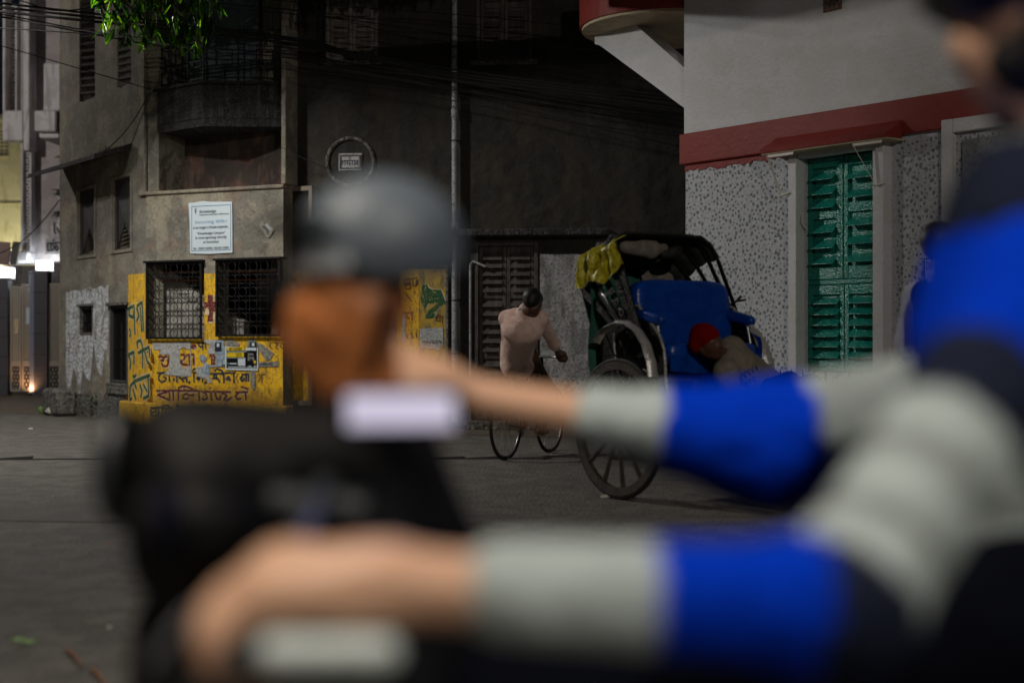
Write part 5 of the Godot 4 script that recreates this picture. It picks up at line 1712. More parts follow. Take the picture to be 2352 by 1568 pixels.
# ---------------------------------------------------------------- neighbours up the side street
func build_neighbours():
	var st: SurfaceTool
	var wn := Wall.new(Vector3(at(0, 784, 31).x, 0, -31.0), Vector3(1, 0, 0))
	var h := thing("mauve_house", "tall pale mauve house with white framed balconies and pierced screens up the side street", "house", wn.pt(1.0, 0))
	var px := func(x): return wn.u(x)
	var py := func(y): return wn.uv(100, y).y
	T = wn.xf()
	st = mb()
	pane(st, px.call(79), py.call(600), px.call(190), 9.2, -6.0, 0.0)
	part("wall", st, M.neighbour_mauve, h)
	# white balcony bay on the left
	st = mb()
	pane(st, px.call(70), py.call(352), px.call(84), 9.2, 0.0, 0.5, 0.02)
	pane(st, px.call(23), py.call(330), px.call(69), py.call(262), 0.1, 0.5, 0.02)
	pane(st, px.call(23), py.call(268), px.call(30), 9.2, 0.1, 0.5, 0.02)
	pane(st, px.call(23), py.call(2), px.call(70), 9.2, 0.1, 0.45, 0.02)
	part("balcony", st, M.neighbour_white, h)
	st = mb()
	pane(st, px.call(30), py.call(268), px.call(70), 9.0, -0.5, -0.4)
	part("recess_wall", st, M.neighbour_mauve, h)
	for it in [[31, 44, 260, 22, 14], [62, 77, 575, 335, 16]]:
		st = mb()
		var a: float = px.call(it[0]); var b: float = px.call(it[1])
		var va: float = py.call(it[2]); var vb: float = py.call(it[3])
		frame_of(st, Rect2(a, va, b - a, vb - va), 0.045, 0.05, 0.3, 0.01)
		var sc := part("pierced_screen", st, M.neighbour_white, h)
		for k in it[4] * 2:
			var v: float = lerpf(va, vb, (k + 0.5) / (it[4] * 2))
			st = mb()
			pane(st, a, v - 0.018, b, v + 0.018, 0.12, 0.18, 0.004)
			pane(st, lerpf(a, b, 0.25 + 0.35 * (k % 2)), v + 0.018, lerpf(a, b, 0.42 + 0.35 * (k % 2)), v + (vb - va) / (it[4] * 2) - 0.018, 0.121, 0.179, 0.004)
			part("screen_block", st, M.neighbour_white, sc)
	st = mb()
	pane(st, px.call(60), py.call(580), px.call(79), py.call(335), -0.05, 0.04)
	part("recess_wall", st, M.concrete_dark, h)
	# right balconies with parapets
	st = mb()
	pane(st, px.call(126), py.call(268), px.call(165), py.call(160), 0.0, 0.8, 0.03)
	pane(st, px.call(116), py.call(318), px.call(165), py.call(272), 0.0, 1.1, 0.03)
	pane(st, px.call(120), py.call(330), px.call(165), py.call(318), 0.0, 0.9, 0.02)
	part("balcony", st, M.neighbour_white, h)
	# ground floor behind the gate
	st = mb()
	pane(st, px.call(-40), 0.0, px.call(190), py.call(600), -6.0, -1.6)
	part("ground_floor_wall", st, M.dark_wood, h)
	st = mb()
	pane(st, px.call(-10), py.call(605), px.call(84), py.call(580), -0.6, 0.6, 0.02)
	part("porch_slab", st, M.neighbour_white, h)
	# boards with carved letters
	for it in [[129, 155, 548, 508, "board_a"], [117, 155, 588, 552, "board_b"]]:
		var a: float = px.call(it[0]); var b: float = px.call(it[1])
		var va: float = py.call(it[2]); var vb: float = py.call(it[3])
		st = mb()
		pane(st, a, va, b, vb, 0.3, 0.42, 0.012)
		var bd := part("name_board", st, M.neighbour_white, h)
		st = mb()
		var ls := []
		if it[4] == "board_a": ls = [[Vector2(0.35, 0.85), Vector2(0.35, 0.3), Vector2(0.5, 0.2)], [Vector2(0.55, 0.85), Vector2(0.75, 0.8), Vector2(0.6, 0.5), Vector2(0.78, 0.25)], [Vector2(0.88, 0.9), Vector2(0.86, 0.1)]]
		else: ls = [[Vector2(0.1, 0.72), Vector2(0.85, 0.78)], [Vector2(0.15, 0.7), Vector2(0.17, 0.25), Vector2(0.28, 0.3)], [Vector2(0.34, 0.72), Vector2(0.36, 0.22)], [Vector2(0.45, 0.7), Vector2(0.55, 0.45), Vector2(0.43, 0.25)], [Vector2(0.64, 0.75), Vector2(0.64, 0.25)], [Vector2(0.72, 0.6), Vector2(0.8, 0.4), Vector2(0.7, 0.25)], [Vector2(0.45, 0.88), Vector2(0.6, 0.95)]]
		var q := []
		for l in ls:
			var k := []
			for p in l: k.append(Vector2(lerpf(a, b, p.x), lerpf(va, vb, p.y)))
			q.append(k)
		strokes(st, q, 0.035, 0.4225)
		part("lettering", st, M.print_ink, bd)
	T = Transform3D()
	# tilted rose coloured panels over the gate
	for k in 2:
		st = mb()
		var a := at([6, 34][k], 582, 30.2)
		box(st, a, Vector3([0.27, 0.2][k], 0.5, 0.06), 0.01, Basis.from_euler(Vector3(-0.1, [0.25, -0.5][k], -0.08)))
		var p := thing("hoarding_panel", ["rose coloured hoarding panel leaning over the gate, left of the dark one", "dark grey hoarding panel leaning over the gate, right of the rose one"][k], "panel", a, "panels over the gate")
		part("board", st, [M.board_rose, M.concrete_dark][k], p)
	# pot plants on the balconies
	for it in [["pot_plant", "spiky pot plant on the white balcony of the mauve house, uppermost of three", 148, 372, 0.32], ["pot_plant", "bushy pot plant hanging at mid height beside the corner house", 146, 452, 0.42], ["pot_plant", "spiky pot plant just above the carved name boards", 142, 500, 0.3]]:
		var a := at(it[2], it[3], 30.1)
		var t := thing(it[0], it[1], "plant", a, "pot plants on the mauve house")
		st = mb()
		lathe(st, a, Vector3.UP, [[0.0, -0.22], [0.09, -0.22], [0.12, 0.0], [0.1, 0.0], [0.0, -0.03]], 10)
		part("pot", st, M.neighbour_white, t)
		st = mb()
		st.set_smooth_group(-1)
		for k in 46:
			var d = Vector3(rng.randf_range(-1, 1), rng.randf_range(0.1, 1.3), rng.randf_range(-1, 1)).normalized() * it[4] * rng.randf_range(0.5, 1.0)
			var s = d.cross(Vector3(rng.randf(), 0.3, rng.randf())).normalized() * 0.018
			var m = a + d * 0.55 + Vector3(0, 0.03, 0)
			tri(st, a - s * 0.5, a + s * 0.5, m + s)
			tri(st, a - s * 0.5, m + s, m - s)
			tri(st, m - s, m + s, a + d - Vector3(0, 0.06, 0))
		part("foliage", st, M.weed, t)
	# gate: pillars faced with granite slabs, lit box lamps, two steel leaves
	var wg := Wall.new(Vector3(at(0, 784, 30.2).x, 0, -30.2), Vector3(1, 0, 0))
	var gx := func(x): return wg.u(x)
	var gy := func(y): return wg.uv(60, y).y
	T = wg.xf()
	for k in 2:
		var x0: float = [-14, 78][k]
		var x1: float = [17, 108][k]
		var base_y := 0.0
		var topv: float = [gy.call(640), gy.call(624)][k]
		var t := thing("gate_pillar", ["granite faced gate pillar at the left picture edge", "granite faced gate pillar between the wide gate and the narrow gate"][k], "pillar", wg.pt(gx.call((x0 + x1) * 0.5), 0), "gate pillars")
		st = mb()
		pane(st, gx.call(x0) + 0.012, 0.0, gx.call(x1) - 0.012, topv, -0.3, 0.0)
		part("core", st, M.concrete_dark, t)
		var n := 6
		for i in n:
			st = mb()
			pane(st, gx.call(x0), topv * i / n + 0.004, gx.call(x1), topv * (i + 1) / n - 0.004, 0.001, 0.025, 0.004)
			part("granite_slab", st, M.granite, t)
			st = mb()
			pane(st, gx.call(x0) - 0.1, topv * i / n + 0.004, gx.call(x0) - 0.001, topv * (i + 1) / n - 0.004, -0.3, 0.026, 0.004)
			part("granite_slab", st, M.granite_pale, t)
		var lx: float = gx.call(96 if k == 1 else 7)
		var lv: float = topv + 0.13
		var lamp := thing("gate_lamp", ["lit white box lamp on the gate pillar at the left picture edge", "lit white box lamp on the gate pillar right of the wide gate"][k], "lamp", wg.pt(lx, topv, -0.14), "box lamps on the gate pillars")
		st = mb()
		pane(st, lx - 0.15, topv, lx + 0.15, topv + 0.03, -0.29, 0.01, 0.004)
		pane(st, lx - 0.15, topv + 0.235, lx + 0.15, topv + 0.25, -0.29, 0.01, 0.004)
		for e in [[-1, -1], [1, -1], [-1, 1], [1, 1]]: pane(st, lx + e[0] * 0.14 - 0.006, topv + 0.03, lx + e[0] * 0.14 + 0.006, topv + 0.235, -0.14 + e[1] * 0.14 - 0.006, -0.14 + e[1] * 0.14 + 0.006)
		part("lamp_frame", st, M.neighbour_white, lamp)
		st = mb()
		pane(st, lx - 0.132, topv + 0.032, lx + 0.132, topv + 0.233, -0.272, -0.008, 0.01)
		part("lamp_glass", st, lamp_glow("gate_glow_%d" % k, Color(0.95, 0.98, 1.0), 2.2), lamp)
		var l := OmniLight3D.new()
		l.name = "lamp_light"
		l.light_color = Color(0.95, 0.98, 1.0)
		l.light_energy = 1.1
		l.light_size = 0.12
		l.omni_range = 40.0
		l.omni_attenuation = 2.0
		l.shadow_enabled = true
		lamp.add_child(l, true)
		l.position = wg.pt(lx, lv, -0.14) - lamp.position
	for k in 3:
		var x0: float = [20, 47, 108][k]
		var x1: float = [46, 75, 136][k]
		var v1: float = [gy.call(657), gy.call(652), gy.call(650)][k]
		var gl := thing("gate_leaf", ["left leaf of the wide pale steel gate, with vertical bars", "right leaf of the wide pale steel gate, lit warmly at its foot", "narrow brownish steel gate with vertical bars beside the corner house"][k], "gate", wg.pt(gx.call((x0 + x1) * 0.5), 0.06), "steel gates of the mauve house")
		var a: float = gx.call(x0)
		var b: float = gx.call(x1)
		st = mb()
		frame_of(st, Rect2(a + 0.04, 0.12, b - a - 0.08, v1 - 0.16), 0.035, -0.08, -0.04, 0.004)
		pane(st, a + 0.04, 0.62, b - 0.04, 0.74, -0.078, -0.042, 0.004)
		part("frame", st, M.gate_paint, gl)
		for i in 5:
			var uu := lerpf(a + 0.05, b - 0.05, (i + 0.5) / 5.0)
			st = mb()
			pane(st, uu - 0.012, 0.74, uu + 0.012, v1 - 0.04, -0.07, -0.05, 0.003)
			part("gate_bar", st, M.gate_paint, gl)
		st = mb()
		for i in 6:
			for j in 5:
				if (i + j) % 2 == 0: pane(st, lerpf(a + 0.045, b - 0.045, j / 5.0) + 0.004, 0.13 + 0.08 * i, lerpf(a + 0.045, b - 0.045, (j + 1) / 5.0) - 0.004, 0.13 + 0.08 * i + 0.05, -0.066, -0.058)
		pane(st, a + 0.04, 0.12, b - 0.04, 0.13, -0.07, -0.05)
		part("pierced_panel", st, M.gate_paint, gl)
		if k < 2:
			st = mb()
			pane(st, lerpf(a, b, 0.35), v1 - [0.7, 0.5][k], lerpf(a, b, 0.75), v1 - [1.0, 0.85][k], -0.048, -0.044)
			part("notice_plate", st, [M.cream_paint, M.print_white][k], gl)
	T = Transform3D()
	# small warm light of unseen source, placed to light the gate foot
	var gp := wg.pt(gx.call(70), 0.0, 0.12)
	var up := thing("unseen_warm_light", "small warm light of unseen source, placed to light the foot of the wide gate", "lamp", gp)
	st = mb()
	lathe(st, gp, Vector3.UP, [[0.0, 0.0], [0.06, 0.0], [0.06, 0.07], [0.05, 0.07]], 10)
	part("housing", st, M.iron_grey, up)
	st = mb()
	lathe(st, gp, Vector3.UP, [[0.048, 0.05], [0.03, 0.066], [0.0, 0.07]], 10)
	part("bulb", st, lamp_glow("ground_glow", Color(1.0, 0.72, 0.46), 3.0), up)
	var sl := SpotLight3D.new()
	sl.name = "lamp_light"
	sl.light_color = Color(1.0, 0.72, 0.48)
	sl.light_energy = 0.35
	sl.light_size = 0.04
	sl.spot_range = 10.0
	sl.spot_angle = 70.0
	sl.spot_attenuation = 2.0
	sl.shadow_enabled = true
	up.add_child(sl, true)
	sl.position = Vector3(0, 0.09, 0)
	sl.rotation = Vector3(PI / 2 - 0.5, 0, 0)
	# unseen lamp behind the hoarding, placed to light the yellow house
	var wp := at(2, 618, 35.6)
	var wl := thing("unseen_wall_lamp", "unseen lamp hidden behind the hoarding panels, placed to light the pale yellow house", "lamp", wp)
	st = mb()
	bar(st, wp + Vector3(0, 0.1, -1.38), wp + Vector3(0, 0.12, 0.0), 0.03, 0.03, 0.004)
	part("bracket", st, M.iron_grey, wl)
	st = mb()
	lathe(st, wp, Vector3.UP, [[0.0, -0.08], [0.07, -0.05], [0.085, 0.0], [0.06, 0.06], [0.03, 0.09]], 12)
	part("bulb", st, lamp_glow("wall_glow", Color(1.0, 0.98, 0.86), 3.0), wl)
	var ol := OmniLight3D.new()
	ol.name = "lamp_light"
	ol.light_color = Color(1.0, 0.97, 0.84)
	ol.light_energy = 4.0
	ol.light_size = 0.08
	ol.omni_range = 30.0
	ol.omni_attenuation = 2.0
	ol.shadow_enabled = true
	wl.add_child(ol, true)
	# yellow house behind
	var wy := Wall.new(Vector3(at(0, 784, 37).x, 0, -37.0), Vector3(1, 0, 0))
	var yh := thing("yellow_house", "pale yellow house with a small vent grille behind the gate at the left", "house", wy.pt(0, 0))
	T = wy.xf()
	st = mb()
	pane(st, -8.0, 0.0, wy.u(100), wy.uv(20, 262).y, -6.0, 0.0, 0.02)
	part("wall", st, M.pale_yellow, yh)
	st = mb()
	pane(st, -8.0, wy.uv(20, 282).y, wy.u(100), wy.uv(20, 272).y, 0.0, 0.1, 0.02)
	pane(st, -8.0, wy.uv(20, 470).y, wy.u(100), wy.uv(20, 465).y, 0.0, 0.06, 0.02)
	part("moulding", st, M.pale_yellow, yh)
	var vr := hole(wy, -12, 298, 19, 358)
	st = mb()
	frame_of(st, vr, 0.04, 0.0, 0.06, 0.01)
	var ve := part("vent_grille", st, M.pale_yellow, yh)
	for i in 7:
		for j in 3:
			st = mb()
			pane(st, vr.position.x + vr.size.x * (j + 0.12) / 3.0, vr.position.y + vr.size.y * (i + 0.25) / 7.0, vr.position.x + vr.size.x * (j + 0.88) / 3.0, vr.position.y + vr.size.y * (i + 0.75) / 7.0, 0.001, 0.01)
			part("vent_slot", st, M.room_dark, ve)
	T = Transform3D()
	# cement block against the foot of the corner house, far end
	var bp := WS.pt(WS.u(160), 0, 0.2)
	var blk := thing("cement_block", "rough cement block against the far foot of the corner house", "block", bp)
	st = mb()
	T = WS.xf()
	pane(st, WS.u(143), 0.0, WS.u(180), 0.42, 0.022, 0.34, 0.05)
	part("block", st, M.damp_cement, blk)
	T = Transform3D()

# ---------------------------------------------------------------- cables over the street
func build_cables():
	# [label tail, sag, radius, points in the picture with their distance]
	var runs := [
		["thick cable, lowest strand of the sagging black bundle", 0.018, [[-60, 20, 17.0], [640, 96, 18.3], [795, 124, 18.3], [915, 149, 18.3], [1045, 175, 18.35], [1317, 212, 18.02], [1600, 250, 17.95]]],
		["thick cable, middle strand of the sagging black bundle", 0.016, [[-60, 10, 17.1], [640, 88, 18.3], [795, 121, 18.3], [915, 144, 18.3], [1045, 168, 18.35], [1317, 204, 18.02], [1600, 238, 17.95]]],
		["thick cable, top strand of the sagging black bundle", 0.014, [[-60, 0, 17.2], [640, 82, 18.3], [795, 117, 18.3], [915, 138, 18.3], [1045, 160, 18.35], [1317, 197, 18.02], [1600, 230, 17.95]]],
		["thin cable crossing from the bundle down past the drainpipe", 0.008, [[640, 100, 18.3], [800, 124, 18.3], [915, 148, 18.3], [1045, 185, 18.35], [1317, 226, 18.02], [1600, 268, 17.95]]],
		["thin cable just below the bundle at the white house", 0.007, [[-60, 60, 17.0], [640, 108, 18.3], [800, 128, 18.3], [1045, 180, 18.35], [1317, 219, 18.02], [1600, 258, 17.95]]],
		["thin cable crossing the left upper shutters near their top", 0.006, [[350, -30, 17.4], [690, 6, 18.3], [1045, 33, 18.35], [1317, 60, 18.0], [1600, 92, 17.95]]],
		["thin cable crossing the left upper shutters in their middle", 0.006, [[350, -4, 17.4], [690, 24, 18.3], [860, 44, 18.3], [1045, 62, 18.35], [1317, 92, 18.0], [1600, 124, 17.95]]],
		["thin cable crossing the left upper shutters below their middle", 0.006, [[350, 6, 17.4], [755, 40, 18.3], [1045, 80, 18.35], [1317, 110, 18.0], [1600, 142, 17.95]]],
		["thin cable slanting from the left upper shutters to the drainpipe", 0.006, [[640, 18, 18.3], [760, 40, 18.3], [900, 76, 18.3], [1045, 110, 18.35], [1317, 160, 18.0], [1600, 205, 17.95]]],
		["thin cable above the bundle", 0.006, [[350, 60, 17.4], [640, 86, 18.3], [790, 100, 18.3], [1045, 132, 18.35], [1317, 160, 18.0], [1600, 190, 17.95]]],
		["thin single cable that passes above the round relief", 0.006, [[-60, 30, 17.2], [440, 112, 17.4], [690, 165, 18.3], [1045, 232, 18.35], [1317, 282, 18.02], [1600, 318, 17.95]]],
		["thin single cable that branches down towards the white house", 0.006, [[690, 140, 18.3], [960, 180, 18.3], [1100, 218, 18.35], [1317, 280, 18.02], [1600, 345, 17.95]]],
		["thin cable across the mauve house into the leaves, upper of the pair", 0.009, [[-60, 22, 18.0], [26, 37, 18.0], [220, 74, 18.0], [440, 108, 17.8], [640, 122, 18.3], [900, 160, 18.3], [1317, 236, 18.02], [1600, 285, 17.95]]],
		["thin cable across the mauve house into the leaves, lower of the pair", 0.009, [[-60, 28, 18.1], [26, 42, 18.1], [220, 80, 18.1], [440, 116, 17.9], [640, 130, 18.3], [900, 166, 18.3], [1317, 222, 18.02], [1600, 276, 17.95]]],
		["thin cable that crosses the side face to the corner pilaster", 0.007, [[-60, 90, 19.0], [26, 112, 19.0], [150, 148, 19.0], [345, 205, 19.3]]],
		["slack pale cable near the top of the mauve house", 0.008, [[-60, -30, 18.0], [55, 4, 18.0], [125, 24, 18.0], [215, 15, 18.0], [330, -20, 18.0]]],
		["slack service wire hanging from the balcony to the sunshade, left strand", 0.007, [[343, 212, 19.4], [310, 270, 19.4], [272, 318, 19.5], [232, 352, 19.8]]],
		["slack service wire hanging from the balcony to the sunshade, right strand", 0.005, [[346, 214, 19.4], [320, 280, 19.3], [298, 338, 19.4]]],
		["thin wire from the bay past the round relief", 0.005, [[640, 335, 18.5], [700, 365, 18.4], [760, 390, 18.4], [900, 440, 18.2], [1045, 470, 18.35]]],
		["thin wire across the yellow house to the mauve house", 0.012, [[-40, 600, 29.5], [40, 560, 29.5], [95, 510, 29.5], [150, 440, 29.0]]],
	]
	for r in runs:
		var pts := []
		for p in r[2]: pts.append(at(p[0], p[1], p[2]))
		var fine := []
		for i in pts.size() - 1:
			var p0: Vector3 = pts[maxi(i - 1, 0)]
			var p3: Vector3 = pts[mini(i + 2, pts.size() - 1)]
			for k in 6: fine.append(pts[i].cubic_interpolate(pts[i + 1], p0, p3, k / 6.0))
		fine.append(pts[-1])
		var st := mb()
		tube(st, fine, r[1], 6)
		var t := thing("overhead_cable", r[0], "cable", pts[0], "cables over the street")
		part("strand", st, M.cable, t)

# ---------------------------------------------------------------- the tree that hangs in at the top left
func build_tree():
	var foot := Vector3(-6.9, 0, -13.2)
	var t := thing("leafy_tree", "tree with long drooping leaves hanging in at the top left, lit from behind", "tree", foot)
	var st := mb()
	var fork := Vector3(-6.3, 4.9, -13.4)
	tube(st, [foot, foot.lerp(fork, 0.3) + Vector3(0.08, 0, 0), foot.lerp(fork, 0.65), fork], [0.26, 0.2, 0.17, 0.15], 10)
	part("trunk", st, M.bark, t)
	var tips := []
	var heads := [Vector3(-3.9, 5.7, -15.0), Vector3(-3.2, 5.6, -15.0), Vector3(-4.1, 5.9, -16.8), Vector3(-3.2, 5.8, -16.9), Vector3(-2.3, 6.0, -17.0), Vector3(-1.4, 6.0, -17.1), Vector3(-3.4, 6.7, -16.9), Vector3(-2.4, 6.8, -17.0), Vector3(-6.5, 5.9, -16.6), Vector3(-5.8, 5.8, -16.6), Vector3(-5.1, 5.8, -16.7), Vector3(-4.5, 5.9, -16.8)]  # branch ends out of view, set where their leaves shade the fronts
	for hd in heads:
		st = mb()
		var mid := fork.lerp(hd, 0.5) + Vector3(0, 0.55, 0.05)
		tube(st, [fork, fork.lerp(mid, 0.5) + Vector3(0, 0.15, 0), mid, mid.lerp(hd, 0.6) + Vector3(0, 0.1, 0), hd], [0.1, 0.07, 0.05, 0.035, 0.02], 7)
		part("branch", st, M.bark, t)
	# a leaf: long blade folded along the midrib, wavy and drooping
	var leaves := []
	for k in 4:
		st = mb()
		T = Transform3D()
		var bend := rng.randf_range(0.02, 0.07)
		var tw := rng.randf_range(-0.5, 0.5)
		var prof := [0.004, 0.021, 0.026, 0.024, 0.015, 0.001]
		var f := func(i, s):
			var y = -0.2 * i / 5.0
			var a = tw * i / 5.0
			var wv: float = prof[i] * s * (1.0 + 0.15 * sin(i * 5.0 + k))
			return Vector3(cos(a) * wv, y, bend * pow(i / 5.0, 2.0) + absf(wv) * 0.45 + sin(a) * wv)
		st.set_smooth_group(0)
		for i in 5:
			for s in [-1.0, 1.0]:
				var m0 := Vector3(0, -0.2 * i / 5.0, bend * pow(i / 5.0, 2.0))
				var m1 := Vector3(0, -0.2 * (i + 1) / 5.0, bend * pow((i + 1) / 5.0, 2.0))
				quad(st, m0, f.call(i, s), f.call(i + 1, s), m1)
		st.generate_normals()
		leaves.append(st.commit())
	# hanging twigs in view, every leaf a part
	var n := 0
	var twigs := []
	for c in [[236, 30], [262, 42], [290, 60], [300, 20], [330, 64], [350, 30], [372, 8], [395, 40], [412, 70], [430, 30], [448, 78], [470, 50], [250, 5], [280, -20], [320, -10], [440, -10], [485, 20], [230, -25], [262, -45], [300, -50], [345, -35], [385, -45], [420, -50], [462, -40], [500, -15], [315, 35], [360, 56], [440, 52]]:
		twigs.append(at(c[0], c[1] + 22, rng.randf_range(14.95, 15.1)))
	for tw in twigs:
		var from: Vector3 = tw + Vector3(rng.randf_range(-0.15, 0.15), rng.randf_range(0.5, 0.9), rng.randf_range(-0.1, 0.1))
		st = mb()
		tube(st, [from, from.lerp(tw, 0.5) + Vector3(0.04, 0.05, 0), tw], [0.008, 0.006, 0.004], 5)
		part("twig", st, M.bark, t)
		for k in 10:
			if n >= 290: break
			n += 1
			var p: Vector3 = from.lerp(tw, rng.randf_range(0.45, 1.0)) if k > 3 else tw
			var b := Basis(Vector3.UP, rng.randf() * TAU) * Basis(Vector3.RIGHT, rng.randf_range(-0.75, 0.1)) * Basis.from_scale(Vector3.ONE * rng.randf_range(0.7, 1.15))
			put("leaf", leaves[n % 4], [M.leaf_green, M.leaf_dark, M.leaf_light, M.leaf_dark][rng.randi() % 4], t, Transform3D(b, p))
	# unseen rest of the crown, placed above the picture to shade the walls
	var mm := MultiMesh.new()
	mm.transform_format = MultiMesh.TRANSFORM_3D
	mm.mesh = leaves[0]
	mm.instance_count = 7000
	for i in 7000:
		var hd: Vector3 = heads[2 + i % (heads.size() - 2)]
		var p := hd + Vector3(rng.randfn(0, 0.5), absf(rng.randfn(0, 0.5)) - 0.2, rng.randfn(0, 0.16))
		p.y = maxf(p.y, (5.0 if p.z > -15.6 else 5.5) + rng.randf() * 0.1)
		mm.set_instance_transform(i, Transform3D(Basis(Vector3.UP, rng.randf() * TAU) * Basis(Vector3.RIGHT, rng.randf_range(-1.0, 0.2)) * Basis.from_scale(Vector3.ONE * rng.randf_range(0.9, 1.4)), p))
	var mi := MultiMeshInstance3D.new()
	mi.name = "crown"
	mi.multimesh = mm
	mi.material_override = M.leaf_green
	t.add_child(mi, true)
	mi.position = -foot
	tag(mi, "", "", "", "stuff")

# ---------------------------------------------------------------- the hand pulled rickshaw
func pillow(st: SurfaceTool, c: Vector3, h: Vector3, e := 0.45, turn := Basis(), n := 28):   # a stuffed, rounded cushion
	var keep := T
	T = T * Transform3D(turn, c)
	var sg = func(v): return signf(v) * pow(absf(v), e)
	grid(st, n, n / 2, func(a, b):
		var p: float = -a * TAU
		var q: float = (b - 0.5) * PI
		return Vector3(h.x * sg.call(cos(q)) * sg.call(cos(p)), h.y * sg.call(sin(q)), h.z * sg.call(cos(q)) * sg.call(sin(p))))
	T = keep

func ribbon(st: SurfaceTool, pts: Array, side: Vector3, w: float, crown: float, thick: float):   # a bowed strip following pts, w wide along side
	var n := pts.size() - 1
	var f := func(a, b, up):
		var x: float = a * n
		var i := mini(int(x), n - 1)
		var p: Vector3 = pts[i].lerp(pts[i + 1], x - i)
		var t: Vector3 = (pts[mini(i + 1, n)] - pts[maxi(i - 1, 0)]).normalized()
		var nn := side.cross(t).normalized()
		return p + side * (b - 0.5) * w + nn * (crown * (1.0 - pow(2.0 * b - 1.0, 2.0)) + up)
	grid(st, n * 2, 6, func(a, b): return f.call(a, b, thick))
	grid(st, n * 2, 6, func(a, b): return f.call(a, 1.0 - b, 0.0))

func wheel_of(t: Node3D, c: Vector3, r: float, wood: Material, n: int, turn: float):
	var st := mb()
	tube(st, circle(c, Vector3.BACK, Vector3.UP, r - 0.016, 48), 0.017, 8, true)
	var w := part("wheel", st, M.rubber, t)
	st = mb()
	for k in 48:
		var a := TAU * k / 48
		var b := TAU * (k + 1) / 48
		var p := func(an, rr, x): return c + Vector3(x, sin(an) * rr, cos(an) * rr)
		st.set_smooth_group(0)
		var ro := r - 0.026
		var ri := r - 0.085
		quad(st, p.call(a, ro, 0.02), p.call(a, ri, 0.02), p.call(b, ri, 0.02), p.call(b, ro, 0.02))
		quad(st, p.call(b, ro, -0.02), p.call(b, ri, -0.02), p.call(a, ri, -0.02), p.call(a, ro, -0.02))
		st.set_smooth_group(1)
		quad(st, p.call(a, ri, 0.02), p.call(a, ri, -0.02), p.call(b, ri, -0.02), p.call(b, ri, 0.02))
		quad(st, p.call(a, ro, -0.02), p.call(a, ro, 0.02), p.call(b, ro, 0.02), p.call(b, ro, -0.02))
	part("rim", st, wood, w)
	st = mb()
	lathe(st, c - Vector3(0.09, 0, 0), Vector3.RIGHT, [[0.0, 0.0], [0.035, 0.0], [0.045, 0.03], [0.065, 0.06], [0.065, 0.12], [0.045, 0.15], [0.03, 0.18], [0.0, 0.18]], 14)
	part("hub", st, wood, w)
	for k in n:
		var a := TAU * k / n + turn
		var d := Vector3(0, sin(a), cos(a))
		st = mb()
		tube(st, [c + d * 0.05, c + d * (r * 0.5), c + d * (r - 0.08)], [0.02, 0.016, 0.019], 7)
		part("spoke", st, wood, w)

